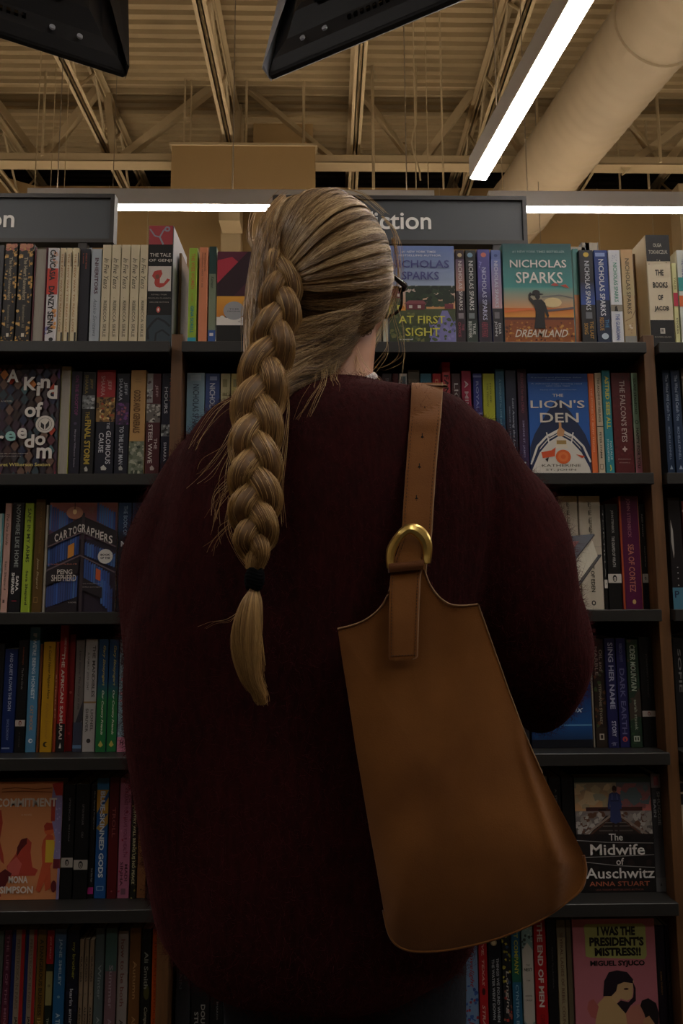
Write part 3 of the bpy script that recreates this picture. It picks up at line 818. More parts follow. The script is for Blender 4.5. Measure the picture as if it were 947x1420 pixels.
book(0, 700.5, 797.5, 338, '#1d5a5e', [
    ('g', 0, .45, 0, 1, '#1a5256', '#4a9a98'), ('g', .45, .66, 0, 1, '#5aa09a', '#d8a070'), ('g', .66, .76, 0, 1, '#d8743a', '#e8a040'), ('r', .755, .79, 0, 1, '#5c2c20'), ('g', .78, 1, 0, 1, '#8a4620', '#a86028'),
    ('x', .8, 1, 0, 1, ['#b87030', '#7a3c1a', '#c98a3a', '#5c2c18'], 110, .022, 41), ('l', [(0, .7), (.4, .67), (.6, .7)], .03, '#e8783c'), ('l', [(.55, .55), (.8, .53), (1, .56)], .02, '#7a7a78'), ('l', [(.6, .69), (1, .66)], .035, '#6a5a5c'),
    ('e', .605, .7, .05, .13, '#e6cf9a'),
    ('e', .545, .485, .03, .035, '#1b1618'), ('e', .505, .465, .028, .055, '#1b1618'), ('e', .522, .465, .010, .105, '#1b1618'),
    ('p', [(.42, .58), (.47, .575), (.54, .575), (.59, .61), (.64, .74), (.62, .77), (.58, .7), (.575, .78), (.585, .87), (.42, .87), (.44, .78), (.45, .7), (.43, .64), (.36, .58), (.35, .53), (.38, .5), (.4, .52), (.38, .55)], '#1b1618'),
    ('p', [(.68, .43), (.74, .4), (.8, .43), (.74, .44)], '#b0524a'), ('p', [(.82, .43), (.9, .42), (.95, .46), (.88, .45)], '#c2584a'),
    ('h', '#1 NEW YORK TIMES BESTSELLER', .075, .1, .14, .9, '#8fb0ae'), ('h', 'NICHOLAS', .17, .25, .1, .92, '#e6e8e4'), ('h', 'SPARKS', .295, .41, .18, .86, '#eceee9'), ('h', 'DREAMLAND', .88, .955, .14, .9, '#dccdb8', {'sh': .35})],
     'front facing teal and orange cover reading Dreamland', face=True, thick=.03, tilt=0.0)
book(0, 799, 807, 345, '#2e6e72', [('g', 0, .5, 0, 1, '#3a7a7c', '#6aa59c'), ('g', .5, 1, 0, 1, '#c98a5a', '#8a4a22')], 'narrow teal over orange spine beside the teal cover', off=.012, depth=.12)
book(0, 808, 828, 347, '#1c1f28', [('g', .35, .6, 0, 1, '#1c2236', '#2c4ea0'), ('r', .6, 1, 0, 1, '#17181a'), ('c', .05, .5, .2, '#c9a83c'), ('t', NS, .12, .66, .35, .7, '#cfd2da'), ('r', .68, .75, .3, .75, '#6d7078'), ('t', 'THE LAST', .78, .97, .55, .8, '#b98a3a'), ('t', 'SONG', .8, .92, .15, .42, '#b98a3a')], 'black and blue spine with a yellow disc at its head', depth=.11)
book(0, 829, 848.5, 347, '#233f86', [('r', .55, 1, 0, 1, '#14233f'), ('r', .03, .07, .1, .8, '#8fa6dc'), ('t', NS, .1, .72, .3, .68, '#e2e6ee'), ('t', 'THE', .76, .85, .6, .85, '#4a86b8'), ('t', 'RESCUE', .74, .88, .2, .5, '#b98a3a'), ('c', .94, .55, .25, '#c3d3e2')], 'deep blue spine with large white letters', depth=.11)
book(0, 849.5, 866, 347, '#d9dde2', [('t', NS, .14, .57, .34, .68, '#4a9a80'), ('x', .04, .12, .2, .7, ['#a8b2c8'], 10, .07, 51), ('r', .6, .67, 0, 1, '#8b8474'), ('p', [(.3, .67), (.35, .62), (.5, .61), (.6, .67)], '#2c2a28'), ('t', 'THE GUARDIAN', .7, .98, .34, .68, '#4a66a8')], 'white spine with green and blue letters', depth=.11)
book(0, 867, 883.5, 346, '#bda67c', [('g', 0, .5, 0, 1, '#c9a070', '#b9ac80'), ('t', NS, .1, .7, .32, .68, '#5a5142'), ('l', [(1, .66), (.7, .74), (.1, .78)], .04, '#6b4a34'), ('x', .8, .92, .2, .8, ['#d9cdb8', '#a88a6a'], 9, .1, 53), ('r', .94, 1, 0, 1, '#8a8a84')], 'beige photo spine with dark grey letters', depth=.11)
book(0, 884.5, 893, 352, '#6b4f35', [], 'plain brown book beside the beige photo spine', off=.06)
book(0, 903, 936.5, 326, '#d9ccb0', [('r', 0, .25, 0, 1, '#1c1b1e'), ('h', 'OLGA', .08, .115, .3, .66, '#b9b2a4'), ('h', 'TOKARCZUK', .145, .18, .1, .9, '#b9b2a4'), ('h', 'THE', .33, .385, .32, .68, '#1e1c1c', {'b': .03}), ('h', 'BOOKS', .445, .5, .2, .82, '#1e1c1c', {'b': .03}), ('h', 'OF', .565, .615, .38, .6, '#1e1c1c', {'b': .03}), ('h', 'JACOB', .67, .725, .2, .82, '#1e1c1c', {'b': .03}), ('r', .8, 1, 0, 1, '#171719'), ('r', .875, .925, .4, .6, '#c9c4ba'), ('h', 'R', .885, .915, .45, .56, '#171719'), ('h', 'RIVERHEAD', .95, .965, .15, .85, '#7a766c'), ('x', .22, .28, 0, 1, ['#d9ccb0', '#1c1b1e'], 8, .04, 55)],
     'very thick cream and black book standing over the right upright', depth=.16, board='#cdbb95')
book(0, 937.5, 944, 365, '#d6d59c', [('r', .38, .55, 0, 1, '#b8304a'), ('t', 'TALES', .18, .34, .3, .7, '#7a7a3a'), ('t', 'STORIES', .7, .9, .3, .7, '#4a4a2a')], 'thin pale lime spine with a red patch', depth=.12)
book(0, 945.5, 966, 347, '#cfd2cc', [('r', .3, .45, 0, 1, '#3a9a9a'), ('r', .5, .62, 0, 1, '#d86a3a'), ('t', 'THE PARADE', .1, .3, .3, .6, '#5a5a9a')], 'multicoloured spine at the right picture edge' + TL, depth=.12)
# stock lying on the far side of the top shelf
def flat_book(px0, px1, pyb, pyt, Y, col, label, rot=0.0):
    a = at(px0, pyb, Y); b = at(px1, pyt, Y)
    w = (b.x - a.x); z0 = ZT + 0.0005; h = b.z - z0
    t = empty('book', ((a.x + b.x) / 2, Y, z0), label, 'book', 'books on the far side of the top shelf', (0, 0, rot))
    v, f = cover_mesh(h, w, .12, .0008, 0)
    me = bpy.data.meshes.new('cover'); me.from_pydata([(-w / 2 + c, b_, a_ + h / 2) for a_, b_, c in v], [], f); link('cover', me, paper(col), t)
    MB().box(-w / 2 + .001, w / 2 - .001, .001, .118, .001, h - .001).build('page_block', M_pageg, t)


def back_book(px0, px1, pyt, Y, col, label, d=0.1):
    a = at(px0, 472, Y); b = at(px1, pyt, Y); w = b.x - a.x; h = b.z - ZT - 0.0005
    t = empty('book', ((a.x + b.x) / 2, Y, ZT + 0.0005), label, 'book', 'books on the far side of the top shelf')
    v, f = cover_mesh(w, h, d, .0008, 0); me = bpy.data.meshes.new('cover'); me.from_pydata([(-a_, d - b_, c) for a_, b_, c in v], [], f); link('cover', me, paper(col), t)
    MB().box(-w / 2 + .001, w / 2 - .001, .001, d - .002, .001, h - .001).build('page_block', M_pageg, t)


YBK = YF + 0.345
back_book(44, 80, 336, YBK, '#4a4c58', 'grey book behind the maroon turned hardcover, only its top showing')
back_book(80.5, 84, 334, YBK, '#22242c', 'thin dark book top behind the red and white spine')
back_book(86, 110, 340, YBK, '#a3967a', 'cream book top behind the thin cream spines')
back_book(111, 122, 335, YBK, '#3b4150', 'dark blue book top behind the navy hardcover')
back_book(796, 812, 342, YBK, '#8d9aa2', 'pale book top behind the teal cover edge')
back_book(812.5, 817, 336, YBK, '#2a2d33', 'thin dark book top behind the black and blue spine')
back_book(817.5, 829, 336, YBK, '#c3c8cc', 'white book top behind the deep blue spine')

# ---- second shelf
R2 = random.Random(5)
quilt = []
qc = ['#3d2b3a', '#4a3432', '#2c2630', '#5a2c34', '#6b5246', '#33424a', '#423a3e', '#2a3048', '#3a2c28', '#513a4c']
for i in range(11):
    for j in range(12):
        cx, cy = -0.03 + i * .105, j * .095 + (.047 if i % 2 else 0)
        c = R2.choice(qc)
        if R2.random() < .12: c = R2.choice(['#a32c4e', '#b3402c', '#c77a3c', '#4a6a70', '#5a3a7a'])
        pts = [(cx - .06, cy), (cx, cy - .055), (cx + .06, cy), (cx, cy + .055)]
        pts = [(min(1, max(0, x)), min(1, max(0, y))) for x, y in pts]
        quilt.append(('p', pts, c))
book(1, -18, 79, 506, '#3a2e34', quilt + [('c', .565, .82, .135, '#d5cfc6'), ('c', .565, .82, .1, '#3a3234'), ('c', .565, .82, .095, '#d5cfc6'), ('p', [(.76, .545), (.81, .57), (.81, .615), (.76, .59)], '#2a2628'), ('p', [(.88, .53), (.83, .57), (.83, .615), (.88, .58)], '#2a2628'),
    ('h', 'A', .055, .175, .24, .41, '#dcd7d0', {'b': .03}), ('h', 'K', .125, .25, .49, .67, '#dcd7d0', {'b': .03}), ('h', 'i', .175, .3, .675, .73, '#dcd7d0', {'b': .03}), ('h', 'n', .14, .23, .73, .87, '#dcd7d0', {'b': .03}), ('h', 'd', .205, .33, .83, .98, '#dcd7d0', {'b': .03}),
    ('h', 'of', .36, .5, .52, .78, '#dcd7d0', {'b': .03}), ('h', 'F', .6, .72, .02, .16, '#dcd7d0', {'b': .03}), ('h', 'r', .67, .75, .14, .24, '#dcd7d0', {'b': .03}), ('h', 'e', .63, .72, .26, .41, '#8fc4c0', {'b': .03}), ('h', 'e', .6, .7, .43, .57, '#dcd7d0', {'b': .03}), ('h', 'd', .66, .78, .54, .68, '#dcd7d0', {'b': .03}), ('h', 'o', .67, .76, .69, .84, '#dcd7d0', {'b': .03}), ('h', 'm', .78, .88, .72, .94, '#dcd7d0', {'b': .03}),
    ('h', 'A NOVEL', .345, .36, .17, .34, '#9a948c'), ('h', 'a brilliant tale of hope and home', .83, .84, .1, .6, '#b8b0a6'), ('h', 'full of grace and love', .855, .865, .2, .5, '#b8b0a6'), ('h', 'Margaret Wilkerson Sexton', .92, .96, .03, .92, '#cfc26a')],
     'front facing quilt patterned cover reading A Kind of Freedom', face=True, thick=.028, ym=652)
book(1, 79.5, 93, 508, '#aeb04a', [], 'lime bound book turned round, grey page edges facing out', fore=True, pages=M_pageg)
book(1, 93.8, 109.5, 515, '#1b1a2b', [('t', 'ON THE ROOFTOP', .04, .44, .38, .68, '#84346e'), ('c', .52, .5, .14, '#4c3c5a'), ('t', 'Margaret Wilkerson Sexton', .58, .95, .42, .62, '#8e8a98')], 'navy spine with pink letters reading On the Rooftop')
book(1, 110, 128.5, 516, '#17171a', [('t', 'JEFF', .07, .17, .55, .78, '#8f7c3c'), ('t', 'SHAARA', .03, .22, .18, .42, '#8f7c3c'), ('r', .235, .37, 0, .97, '#6e7274'), ('x', .235, .37, 0, .97, ['#9ea2a4', '#3a3c3e', '#c3c6c6'], 18, .16, 61), ('t', 'THE', .4, .47, .3, .6, '#a88f35'), ('t', 'FINAL STORM', .48, .92, .28, .74, '#b39a3a', {'b': .03}), ('p', [(.4, .99), (.35, .96), (.5, .94), (.62, .97), (.6, .99)], '#b8b8b2')], 'black spine with gold letters reading The Final Storm', depth=.15)
book(1, 130, 156.5, 513, '#171a28', [('r', 0, .27, 0, 1, '#a52228'), ('r', .27, .51, 0, 1, '#8a6a3c'), ('x', .27, .51, 0, 1, ['#c29a52', '#4a3420', '#a3502c', '#e0c48a', '#2c2018'], 60, .11, 62), ('t', 'JEFF', .1, .2, .55, .78, '#c99a94'), ('t', 'SHAARA', .06, .26, .22, .44, '#c99a94'), ('t', 'THE', .52, .58, .6, .75, '#b8bac4'), ('t', 'GLORIOUS', .6, .92, .58, .84, '#c9cbd2'), ('t', 'CAUSE', .62, .81, .2, .46, '#c9cbd2'), ('p', [(.38, .98), (.35, .95), (.5, .93), (.66, .96), (.62, .98)], '#c3c3bd')], 'navy and red spine reading The Glorious Cause', depth=.15)
book(1, 157.5, 176.5, 518, '#151827', [('r', .3, .52, 0, 1, '#3b2547'), ('x', .3, .52, 0, 1, ['#6a3a7a', '#2a1a33', '#8a4a5a'], 26, .15, 63), ('t', 'JEFF', .09, .22, .55, .82, '#a4a8b4'), ('t', 'SHAARA', .05, .28, .2, .46, '#a4a8b4'), ('t', 'TO THE LAST MAN', .54, .92, .32, .64, '#b4b8c2'), ('p', [(.38, .98), (.35, .95), (.5, .93), (.66, .96), (.62, .98)], '#a3a39d')], 'navy spine with a purple picture reading To the Last Man', depth=.15)
book(1, 177.5, 199, 513, '#b88f58', [('r', .7, 1, 0, 1, '#6d7562'), ('x', .7, 1, 0, 1, ['#3c4438', '#8b9080', '#56604c', '#a8a894'], 46, .14, 64), ('t', 'GODS AND GENERALS', .2, .62, .22, .68, '#6b4a26', {'b': .03}), ('h', 'JEFF', .09, .1, .3, .7, '#7a5a3a'), ('h', 'SHAARA', .115, .125, .28, .72, '#7a5a3a')], 'tan spine with a grey green landscape at its foot', depth=.15)
book(1, 200.5, 220.5, 518, '#4b1a22', [('r', 0, .3, 0, .42, '#8f8c8c'), ('x', 0, .3, 0, .42, ['#b8b6b4', '#4a3a3c'], 16, .12, 65), ('r', .31, .5, 0, 1, '#6a6460'), ('x', .31, .5, 0, 1, ['#a8a49c', '#34302e', '#c3c0b8'], 24, .14, 66), ('t', 'JEFF', .12, .24, .58, .8, '#b49498'), ('t', 'THE', .66, .77, .6, .82, '#c3b0b0'), ('t', 'STEEL WAVE', .52, .91, .18, .48, '#cfc0be'), ('p', [(.38, .98), (.35, .95), (.5, .93), (.66, .96), (.62, .98)], '#b3a3a0')], 'maroon spine reading The Steel Wave', depth=.15)
book(1, 221.5, 236.5, 518, '#151830', [('t', 'HOURS', .14, .41, .25, .58, '#c9ccd6'), ('t', 'FINEST', .05, .3, .75, .95, '#a33a3a'), ('r', .52, .64, 0, 1, '#707478'), ('x', .52, .64, 0, 1, ['#b0b3b4', '#2c2e30'], 16, .2, 67), ('t', 'SHAARA', .7, .89, .3, .55, '#c3c6d0'), ('c', .945, .5, .18, '#d3d3cd')], 'navy spine against the left upright reading Hours', depth=.15)
book(1, 256.5, 281.5, 517, '#7f94a2', [('g', 0, .6, 0, 1, '#8aa3b0', '#75a0b8'), ('t', NS, .12, .6, .35, .7, '#3f4f60'), ('r', .02, .08, .2, .8, '#9fb0bb'), ('r', .62, 1, 0, 1, '#96756e')], 'pale blue grey spine just right of the left upright', depth=.11)
book(1, 282.5, 303, 518, '#3a4f86', [('g', .3, 1, 0, 1, '#3a4f86', '#8b9fc0'), ('t', NS, .1, .66, .3, .68, '#c9d0de'), ('r', .03, .07, .3, .8, '#9fb0dc')], 'blue spine with white letters above the left shoulder', depth=.11)
book(1, 304, 317.5, 518, '#b5ac84', [('r', .06, .14, .2, .7, '#8a855f'), ('r', .2, .23, .2, .7, '#8a855f'), ('t', 'THE NOTEBOOK', .3, .8, .3, .6, '#6a6548')], 'cream spine second from the blue one above the left shoulder', depth=.11)
book(1, 318.5, 334, 518, '#b8a86a', [('r', .06, .14, .2, .7, '#8a855f'), ('t', 'SAFE HAVEN', .3, .8, .3, .6, '#6a6548')], 'mustard cream spine beside the loose hair left of the braid', depth=.11)
book(1, 335, 350, 522, '#5a5358', [], 'grey spine mostly hidden behind the braid', depth=.11)
u = 520
book(1, 530, 543, 518, '#26282e', [('t', 'IN THE DARK', .05, .4, .3, .7, '#7a7c80')], 'charcoal spine nearest the neck on the second shelf', ym=u)
book(1, 544, 552.5, 518, '#4b1d24', [('t', 'CROW', .1, .5, .3, .8, '#b0a0a0')], 'narrow maroon spine with white letters near the neck', ym=u)
book(1, 553, 564.5, 518, '#b4bcc0', [('r', .03, 1, .18, .82, '#55707e'), ('r', .2, .9, .3, .7, '#7a94a0')], 'slim spine framed white around slate blue', ym=u)
book(1, 565.5, 581.5, 513, '#6f6a5e', [('t', 'REDWALL', .25, .5, .4, .62, '#8a8578'), ('r', 0, .09, 0, 1, '#5e5a50')], 'grey brown spine above the suede strap', ym=u)
book(1, 582.5, 598.5, 518, '#2f6b82', [('t', 'DAUGHTERS', .12, .7, .2, .45, '#b8cbd2'), ('t', 'OF CHAOS', .45, .9, .6, .85, '#b8cbd2')], 'teal blue spine with white letters above the strap', ym=u)
book(1, 599.5, 611.5, 518, '#b3242c', [('t', 'DARK STARS', .06, .7, .3, .65, '#dba37a')], 'red spine with tan letters above the shoulder strap', ym=u)
book(1, 612.5, 624.5, 502, '#b82c36', [('r', .05, 1, .08, .92, '#c8525a'), ('t', 'FAN FICTION', .12, .72, .25, .78, '#2c1416', {'b': .03})], 'tallest red spine reading Fan Fiction', ym=u)
book(1, 625.5, 638.5, 518, '#4b3338', [('t', 'LIGHT', .1, .46, .28, .72, '#c3bab8')], 'dusky brown spine reading Light', ym=u)
book(1, 639.5, 653, 514, '#9c2345', [('t', 'A MILLION', .1, .6, .3, .7, '#d6bac2')], 'crimson pink spine reading A Million', ym=u)
book(1, 655.5, 668, 518, '#2c3580', [('r', .02, .04, 0, 1, '#7f8ac0'), ('r', .4, .42, 0, 1, '#7f8ac0'), ('t', 'ROYAL', .08, .38, .3, .6, '#8a92c0')], 'royal blue spine with thin white bands', ym=u)
book(1, 669, 685.5, 518, '#aab02c', [('t', 'THE YELLOW', .1, .34, .3, .46, '#5f6218'), ('t', 'HOUSE', .1, .3, .56, .7, '#5f6218')], 'bright yellow green spine beside the shoulder', ym=u)
book(1, 690.5, 703.5, 512, '#245a78', [('t', 'A CONQUEST for LOVE and DEATH', .1, .66, .38, .62, '#7fa8b8'), ('r', .72, 1, 0, 1, '#1f5a5a'), ('t', 'ST JAMES', .74, .95, .3, .62, '#5a9a90')], 'steel blue spine left of the dark gothic ones', ym=654)
book(1, 704.5, 720, 513, '#1a2136', [('t', 'Lost Among the Living', .28, .82, .52, .76, '#a0a8b8', {'sh': .2}), ('t', 'SIMONE ST. JAMES', .36, .72, .24, .38, '#8089a0'), ('r', .9, .945, .4, .6, '#b8bcc4')], 'ink blue spine reading Lost Among the Living', ym=654)
book(1, 721.5, 734.5, 512, '#3a1d30', [('g', .4, 1, 0, 1, '#3a1d30', '#2e2358'), ('t', 'SILENCE for the DEAD', .04, .43, .35, .65, '#8a4a5c'), ('t', 'SIMONE ST. JAMES', .5, .86, .35, .62, '#8a86a8'), ('r', .9, .945, .4, .65, '#b8bcc4')], 'purple maroon spine reading Silence for the Dead', ym=654)
book(1, 736, 820.5, 518, '#2a62b4', [
    ('r', 0, .09, 0, 1, '#1c4690'), ('p', [(.08, .62), (.3, .4), (.47, .27), (.52, .27), (.7, .4), (.92, .62), (1, .75), (1, 1), (0, 1), (0, .75)], '#1c2c50'), ('p', [(.5, .57), (.64, .62), (.8, .72), (.95, .9), (1, 1), (0, 1), (.05, .9), (.2, .72), (.36, .62)], '#e0dcd2'),
    ('l', [(.01, .92), (.12, .74), (.28, .64), (.5, .57), (.72, .64), (.88, .74), (.99, .9)], .035, '#e8e6e0'), ('l', [(.01, .97), (.14, .8), (.3, .69), (.5, .62), (.7, .69), (.86, .8), (.99, .96)], .03, '#1c2c50'), ('l', [(.01, .95), (.13, .77), (.29, .665), (.5, .595), (.71, .665), (.87, .77), (.99, .93)], .015, '#1c2c50'),
    ('l', [(.28, .6), (.32, .72)], .02, '#e8e6e0'), ('l', [(.72, .6), (.68, .72)], .02, '#e8e6e0'),
    ('p', [(.49, .48), (.53, .48), (.53, .55), (.58, .58), (.56, .64), (.46, .64), (.45, .6), (.49, .55)], '#c9976a'), ('p', [(.44, .66), (.59, .66), (.62, .76), (.42, .76)], '#e6dcc8'), ('r', .68, .72, .44, .6, '#a88a50'),
    ('c', .845, .54, .125, '#e2662c'), ('c', .845, .54, .085, '#ea7c3e'), ('c', .845, .54, .04, '#e2662c'), ('p', [(.18, .8), (.35, .78), (.42, .75), (.4, .84), (.2, .86)], '#d8552a'), ('p', [(.24, .87), (.3, .85), (.28, .9)], '#2a2220'), ('p', [(.75, .82), (.9, .84), (.85, .86)], '#d8552a'),
    ('h', 'A gripping and glamorous debut', .035, .05, .05, .9, '#7f9fd0'), ('h', 'LIBRARY JOURNAL', .06, .07, .3, .7, '#7f9fd0'), ('h', 'A delicious page turning read', .1, .115, .05, .9, '#9fb6dc'), ('h', 'NEW YORK TIMES', .125, .135, .3, .7, '#9fb6dc'), ('h', 'Expertly crafted - COSMOPOLITAN', .165, .175, .2, .8, '#9fb6dc'),
    ('h', 'THE', .21, .24, .4, .58, '#e4dfd4'), ('h', 'LION\'S', .275, .355, .03, .93, '#e4dfd4'), ('h', 'DEN', .405, .5, .18, .82, '#e4dfd4'), ('h', 'KATHERINE', .92, .945, .18, .82, '#6e6a5c'), ('h', 'ST. JOHN', .965, .99, .24, .74, '#6e6a5c')],
     'front facing blue cover with a ship bow, reading The Lion\'s Den', face=True, thick=.03, ym=652)
book(1, 821.3, 829.8, 518, '#e0723c', [('t', 'THE STORIES OF MANY THINGS', .15, .8, .3, .6, '#f0b088')], 'bright orange spine beside the blue ship cover', ym=654)
book(1, 830.5, 840, 517, '#cfc0a4', [('t', 'THE ARCHIVE OF FEELINGS', .05, .5, .32, .66, '#3f3a33'), ('r', .54, .548, 0, 1, '#3f3a33'), ('t', 'PETER STAMM', .6, .86, .32, .62, '#3f3a33'), ('r', .92, .97, .2, .7, '#3f3a33'), ('r', .925, .965, .26, .64, '#cfc0a4')], 'cream spine reading The Archive of Feelings', ym=654)
book(1, 841, 852.8, 513, '#2d8a98', [('t', 'ASTRID SEES ALL', .06, .58, .3, .78, '#d6cf52', {'b': .03}), ('t', 'NATALIE', .7, .88, .58, .8, '#bcd9da'), ('t', 'STANDIFORD', .68, .9, .22, .44, '#bcd9da'), ('l', [(.5, .93), (.6, .97), (.45, .985)], .12, '#d6cf52')], 'turquoise spine with yellow letters reading Astrid Sees All', ym=654)
book(1, 853.8, 881, 517, '#5a1a1f', [('x', 0, 1, 0, 1, ['#511519', '#621f24', '#4a1216'], 70, .09, 71), ('t', 'THE FALCON\'S EYES', .08, .7, .4, .68, '#c3aca6'), ('e', .77, .52, .03, .05, '#c3aca6'), ('e', .77, .52, .012, .13, '#c3aca6'), ('h', 'FRANCESCA', .865, .875, .15, .8, '#a98f8a'), ('h', 'STANFILL', .9, .91, .2, .75, '#a98f8a')], 'wide dark red spine reading The Falcon\'s Eyes', ym=654)
book(1, 882, 891.5, 517, '#8fae92', [('g', .5, 1, 0, 1, '#8fae92', '#c26a86'), ('t', 'CLARE STANFORD', .06, .42, .3, .66, '#2a3a2e'), ('c', .5, .5, .3, '#2a3a2e'), ('c', .5, .5, .2, '#9fae9a'), ('t', 'HAPPY FOR YOU', .56, .96, .3, .75, '#23202a')], 'pale green to pink spine beside the right upright', ym=654)
book(1, 926, 937, 513, '#1c3350', [('t', 'The Wind Will Catch You', .05, .5, .35, .7, '#9fb0c8'), ('t', 'MICHELLE KINNELL', .56, .88, .35, .6, '#8a9ab4'), ('p', [(.3, .97), (.5, .93), (.7, .97)], '#a8b4c8')], 'dark blue spine just past the right upright, nearer it', ym=654)
book(1, 938, 951, 513, '#1c3350', [('t', 'The Wind Will Catch You', .05, .5, .35, .7, '#9fb0c8'), ('t', 'MICHELLE KINNELL', .56, .88, .35, .6, '#8a9ab4'), ('p', [(.3, .97), (.5, .93), (.7, .97)], '#a8b4c8')], 'dark blue spine cut by the right picture edge, its twin beside it', ym=654)

# ---- third shelf
PEN = ('n', .735, .045, '#cfcac2')
book(2, -12, -1, 712, '#b8c3c2', [('r', 0, 1, .8, 1, '#5aa0a8')], 'pale spine at the left picture edge on the third shelf')
book(2, 0, 9.5, 698, '#c9a296', [('t', 'The One Inside', .1, .4, .3, .7, '#5f4a46', {'sh': .3}), ('t', 'Sam Shepard', .55, .82, .3, .7, '#5f4a46'), ('r', .91, .94, .3, .6, '#5f4a46')], 'pale pink spine reading The One Inside')
book(2, 10.5, 27, 697, '#15161c', [('t', 'NOWHERE LIKE HOME', .02, .61, .35, .72, '#9aa4a0'), ('t', 'SARA', .69, .83, .58, .82, '#e6e6e2', {'b': .03}), ('t', 'SHEPARD', .66, .86, .2, .46, '#e6e6e2', {'b': .03}), ('r', .92, .925, .3, .7, '#a82c44')], 'black spine reading Nowhere Like Home')
book(2, 28, 40.5, 698, '#9eb83a', [('t', 'SAFE IN MY ARMS', .05, .56, .34, .74, '#3c4a1c'), ('t', 'Sara Shepard', .64, .96, .34, .72, '#3c4a1c', {'b': .02})], 'lime spine reading Safe in My Arms')
book(2, 43, 57, 692, '#59421e', [('t', 'DON\'T GET TOO CLOSE', .06, .5, .5, .7, '#7a5c2c'), ('t', 'Jesse Shepard', .54, .82, .34, .6, '#b8a888', {'sh': .3}), ('r', .89, .94, .2, .6, '#8a6c3c'), ('r', .895, .935, .26, .54, '#59421e')], 'olive brown spine left of the bookcase patterned cover')
book(2, 57.8, 62, 700, '#aaa79c', [], 'very thin grey spine pressed beside the olive brown one', depth=.12)
carto = [('g', 0, .35, .0, 1, '#8a4e42', '#4a3550')]
for (t0, t1, s0, s1, sl) in ((.02, .26, 0, .38, .12), (.4, .6, 0, .46, -.12), (.78, .98, 0, .46, -.1), (.0, .18, .7, 1, .1), (.37, .5, .54, 1, .12), (.53, .72, .54, .95, .14), (.72, .95, .8, 1, .1)):
    n_ = int((s1 - s0) / .035)
    for q in range(n_):
        a_ = s0 + q * .035; dy = sl * (q / n_) * (1)
        c_ = R2.choice(['#34508f', '#3d5fa8', '#2c4278', '#46689f', '#3a4a80'])
        carto.append(('p', [(a_, min(1, max(0, t0 + dy + R2.uniform(0, .02)))), (a_ + .03, min(1, max(0, t0 + dy))), (a_ + .03, min(1, t1 + dy)), (a_, min(1, t1 + dy))], c_))
carto += [('p', [(0, .31), (.5, .13), (1, .27), (1, .4), (.5, .27), (0, .44)], '#221c22'), ('p', [(0, .65), (.46, .52), (.46, .66), (0, .78)], '#221c22'), ('p', [(.52, .7), (.82, .8), (.82, .9), (.52, .82)], '#221c22'), ('p', [(0, 1), (.46, .88), (.46, 1)], '#221c22'), ('r', .1, 1, .49, .53, '#3a3036'), ('l', [(0, .64), (.48, .5), (1, .66)], .02, '#6a5a60'), ('l', [(0, .42), (.5, .28), (1, .42)], .02, '#6a5a60'),
          ('p', [(.3, .41), (.39, .38), (.39, .5), (.3, .53)], '#d08a34'), ('p', [(.72, .62), (.79, .64), (.79, .74), (.72, .72)], '#c05a30'), ('e', .1, .38, .06, .12, '#b07860'), ('e', .09, .38, .025, .03, '#e8c890'), ('l', [(.38, 0), (.38, .07)], .012, '#2a1a1a'), ('c', .51, .85, .11, '#cfccc6'), ('h', 'BOOK', .485, .505, .78, .92, '#26242a', {'b': .04}), ('h', 'OF THE', .515, .535, .78, .92, '#26242a', {'b': .04})]
def arc_text(body, cx0, cx1, t_mid, rise, hh, col):
    n_ = len(body); out = []
    for i, chh in enumerate(body):
        a_ = cx0 + (cx1 - cx0) * i / n_; f_ = (i + .5) / n_
        tt = t_mid + rise * abs(f_ - .46) * 2
        out.append(('h', chh, tt, tt + hh, a_, a_ + (cx1 - cx0) / n_ * .82, col, {'b': .02}))
    return out
carto += arc_text('CARTOGRAPHERS', .1, .96, .2, .115, .075, '#d6cfc8') + [('h', 'THE', .05, .11, .58, .66, '#7a5a50'), ('h', 'PENG', .63, .675, .16, .38, '#d0c8c0'), ('h', 'SHEPHERD', .68, .74, .08, .44, '#d0c8c0'), ('h', 'A NOVEL', .93, .942, .34, .46, '#a8a4a0'), ('h', 'One of the year\'s best', .76, .77, .54, .8, '#9a9490'), ('h', 'brilliant and original', .79, .8, .54, .8, '#9a9490'), ('h', 'by the author of The Book of M', .575, .59, .02, .44, '#b8705a')]
book(2, 63, 159, 697, '#2d2633', carto, 'front facing cover drawn with blue bookshelves meeting in a corner', face=True, thick=.032)
bom = [('r', 0, .33, 0, 1, '#1a3a60'), ('g', .2, .34, 0, 1, '#1a3a60', '#121826'), ('t', 'THE BOOK OF', .03, .31, .4, .7, '#8fa8c4'), ('h', 'M', .365, .415, .25, .75, '#d8dade'), ('t', 'PENG SHEPHERD', .46, .88, .4, .64, '#3c4452'), ('p', [(.35, .97), (.5, .94), (.65, .97)], '#7a8496')]
book(2, 160, 178.5, 697, '#121722', bom, 'black and blue spine marked M, nearer the patterned cover')
book(2, 179.5, 197, 697, '#121722', bom, 'black and blue spine marked M, second from the patterned cover')
book(2, 198, 216, 698, '#141318', [('t', 'PHAEDRA', .01, .42, .35, .8, '#8c8a92')], 'black spine with thin grey letters at the left sweater edge')
book(2, 746, 769, 700, '#17181b', [('t', 'THE PEARL', .1, .4, .5, .7, '#8a8a8a')], 'black spine above the open book by the right sleeve', ym=830)
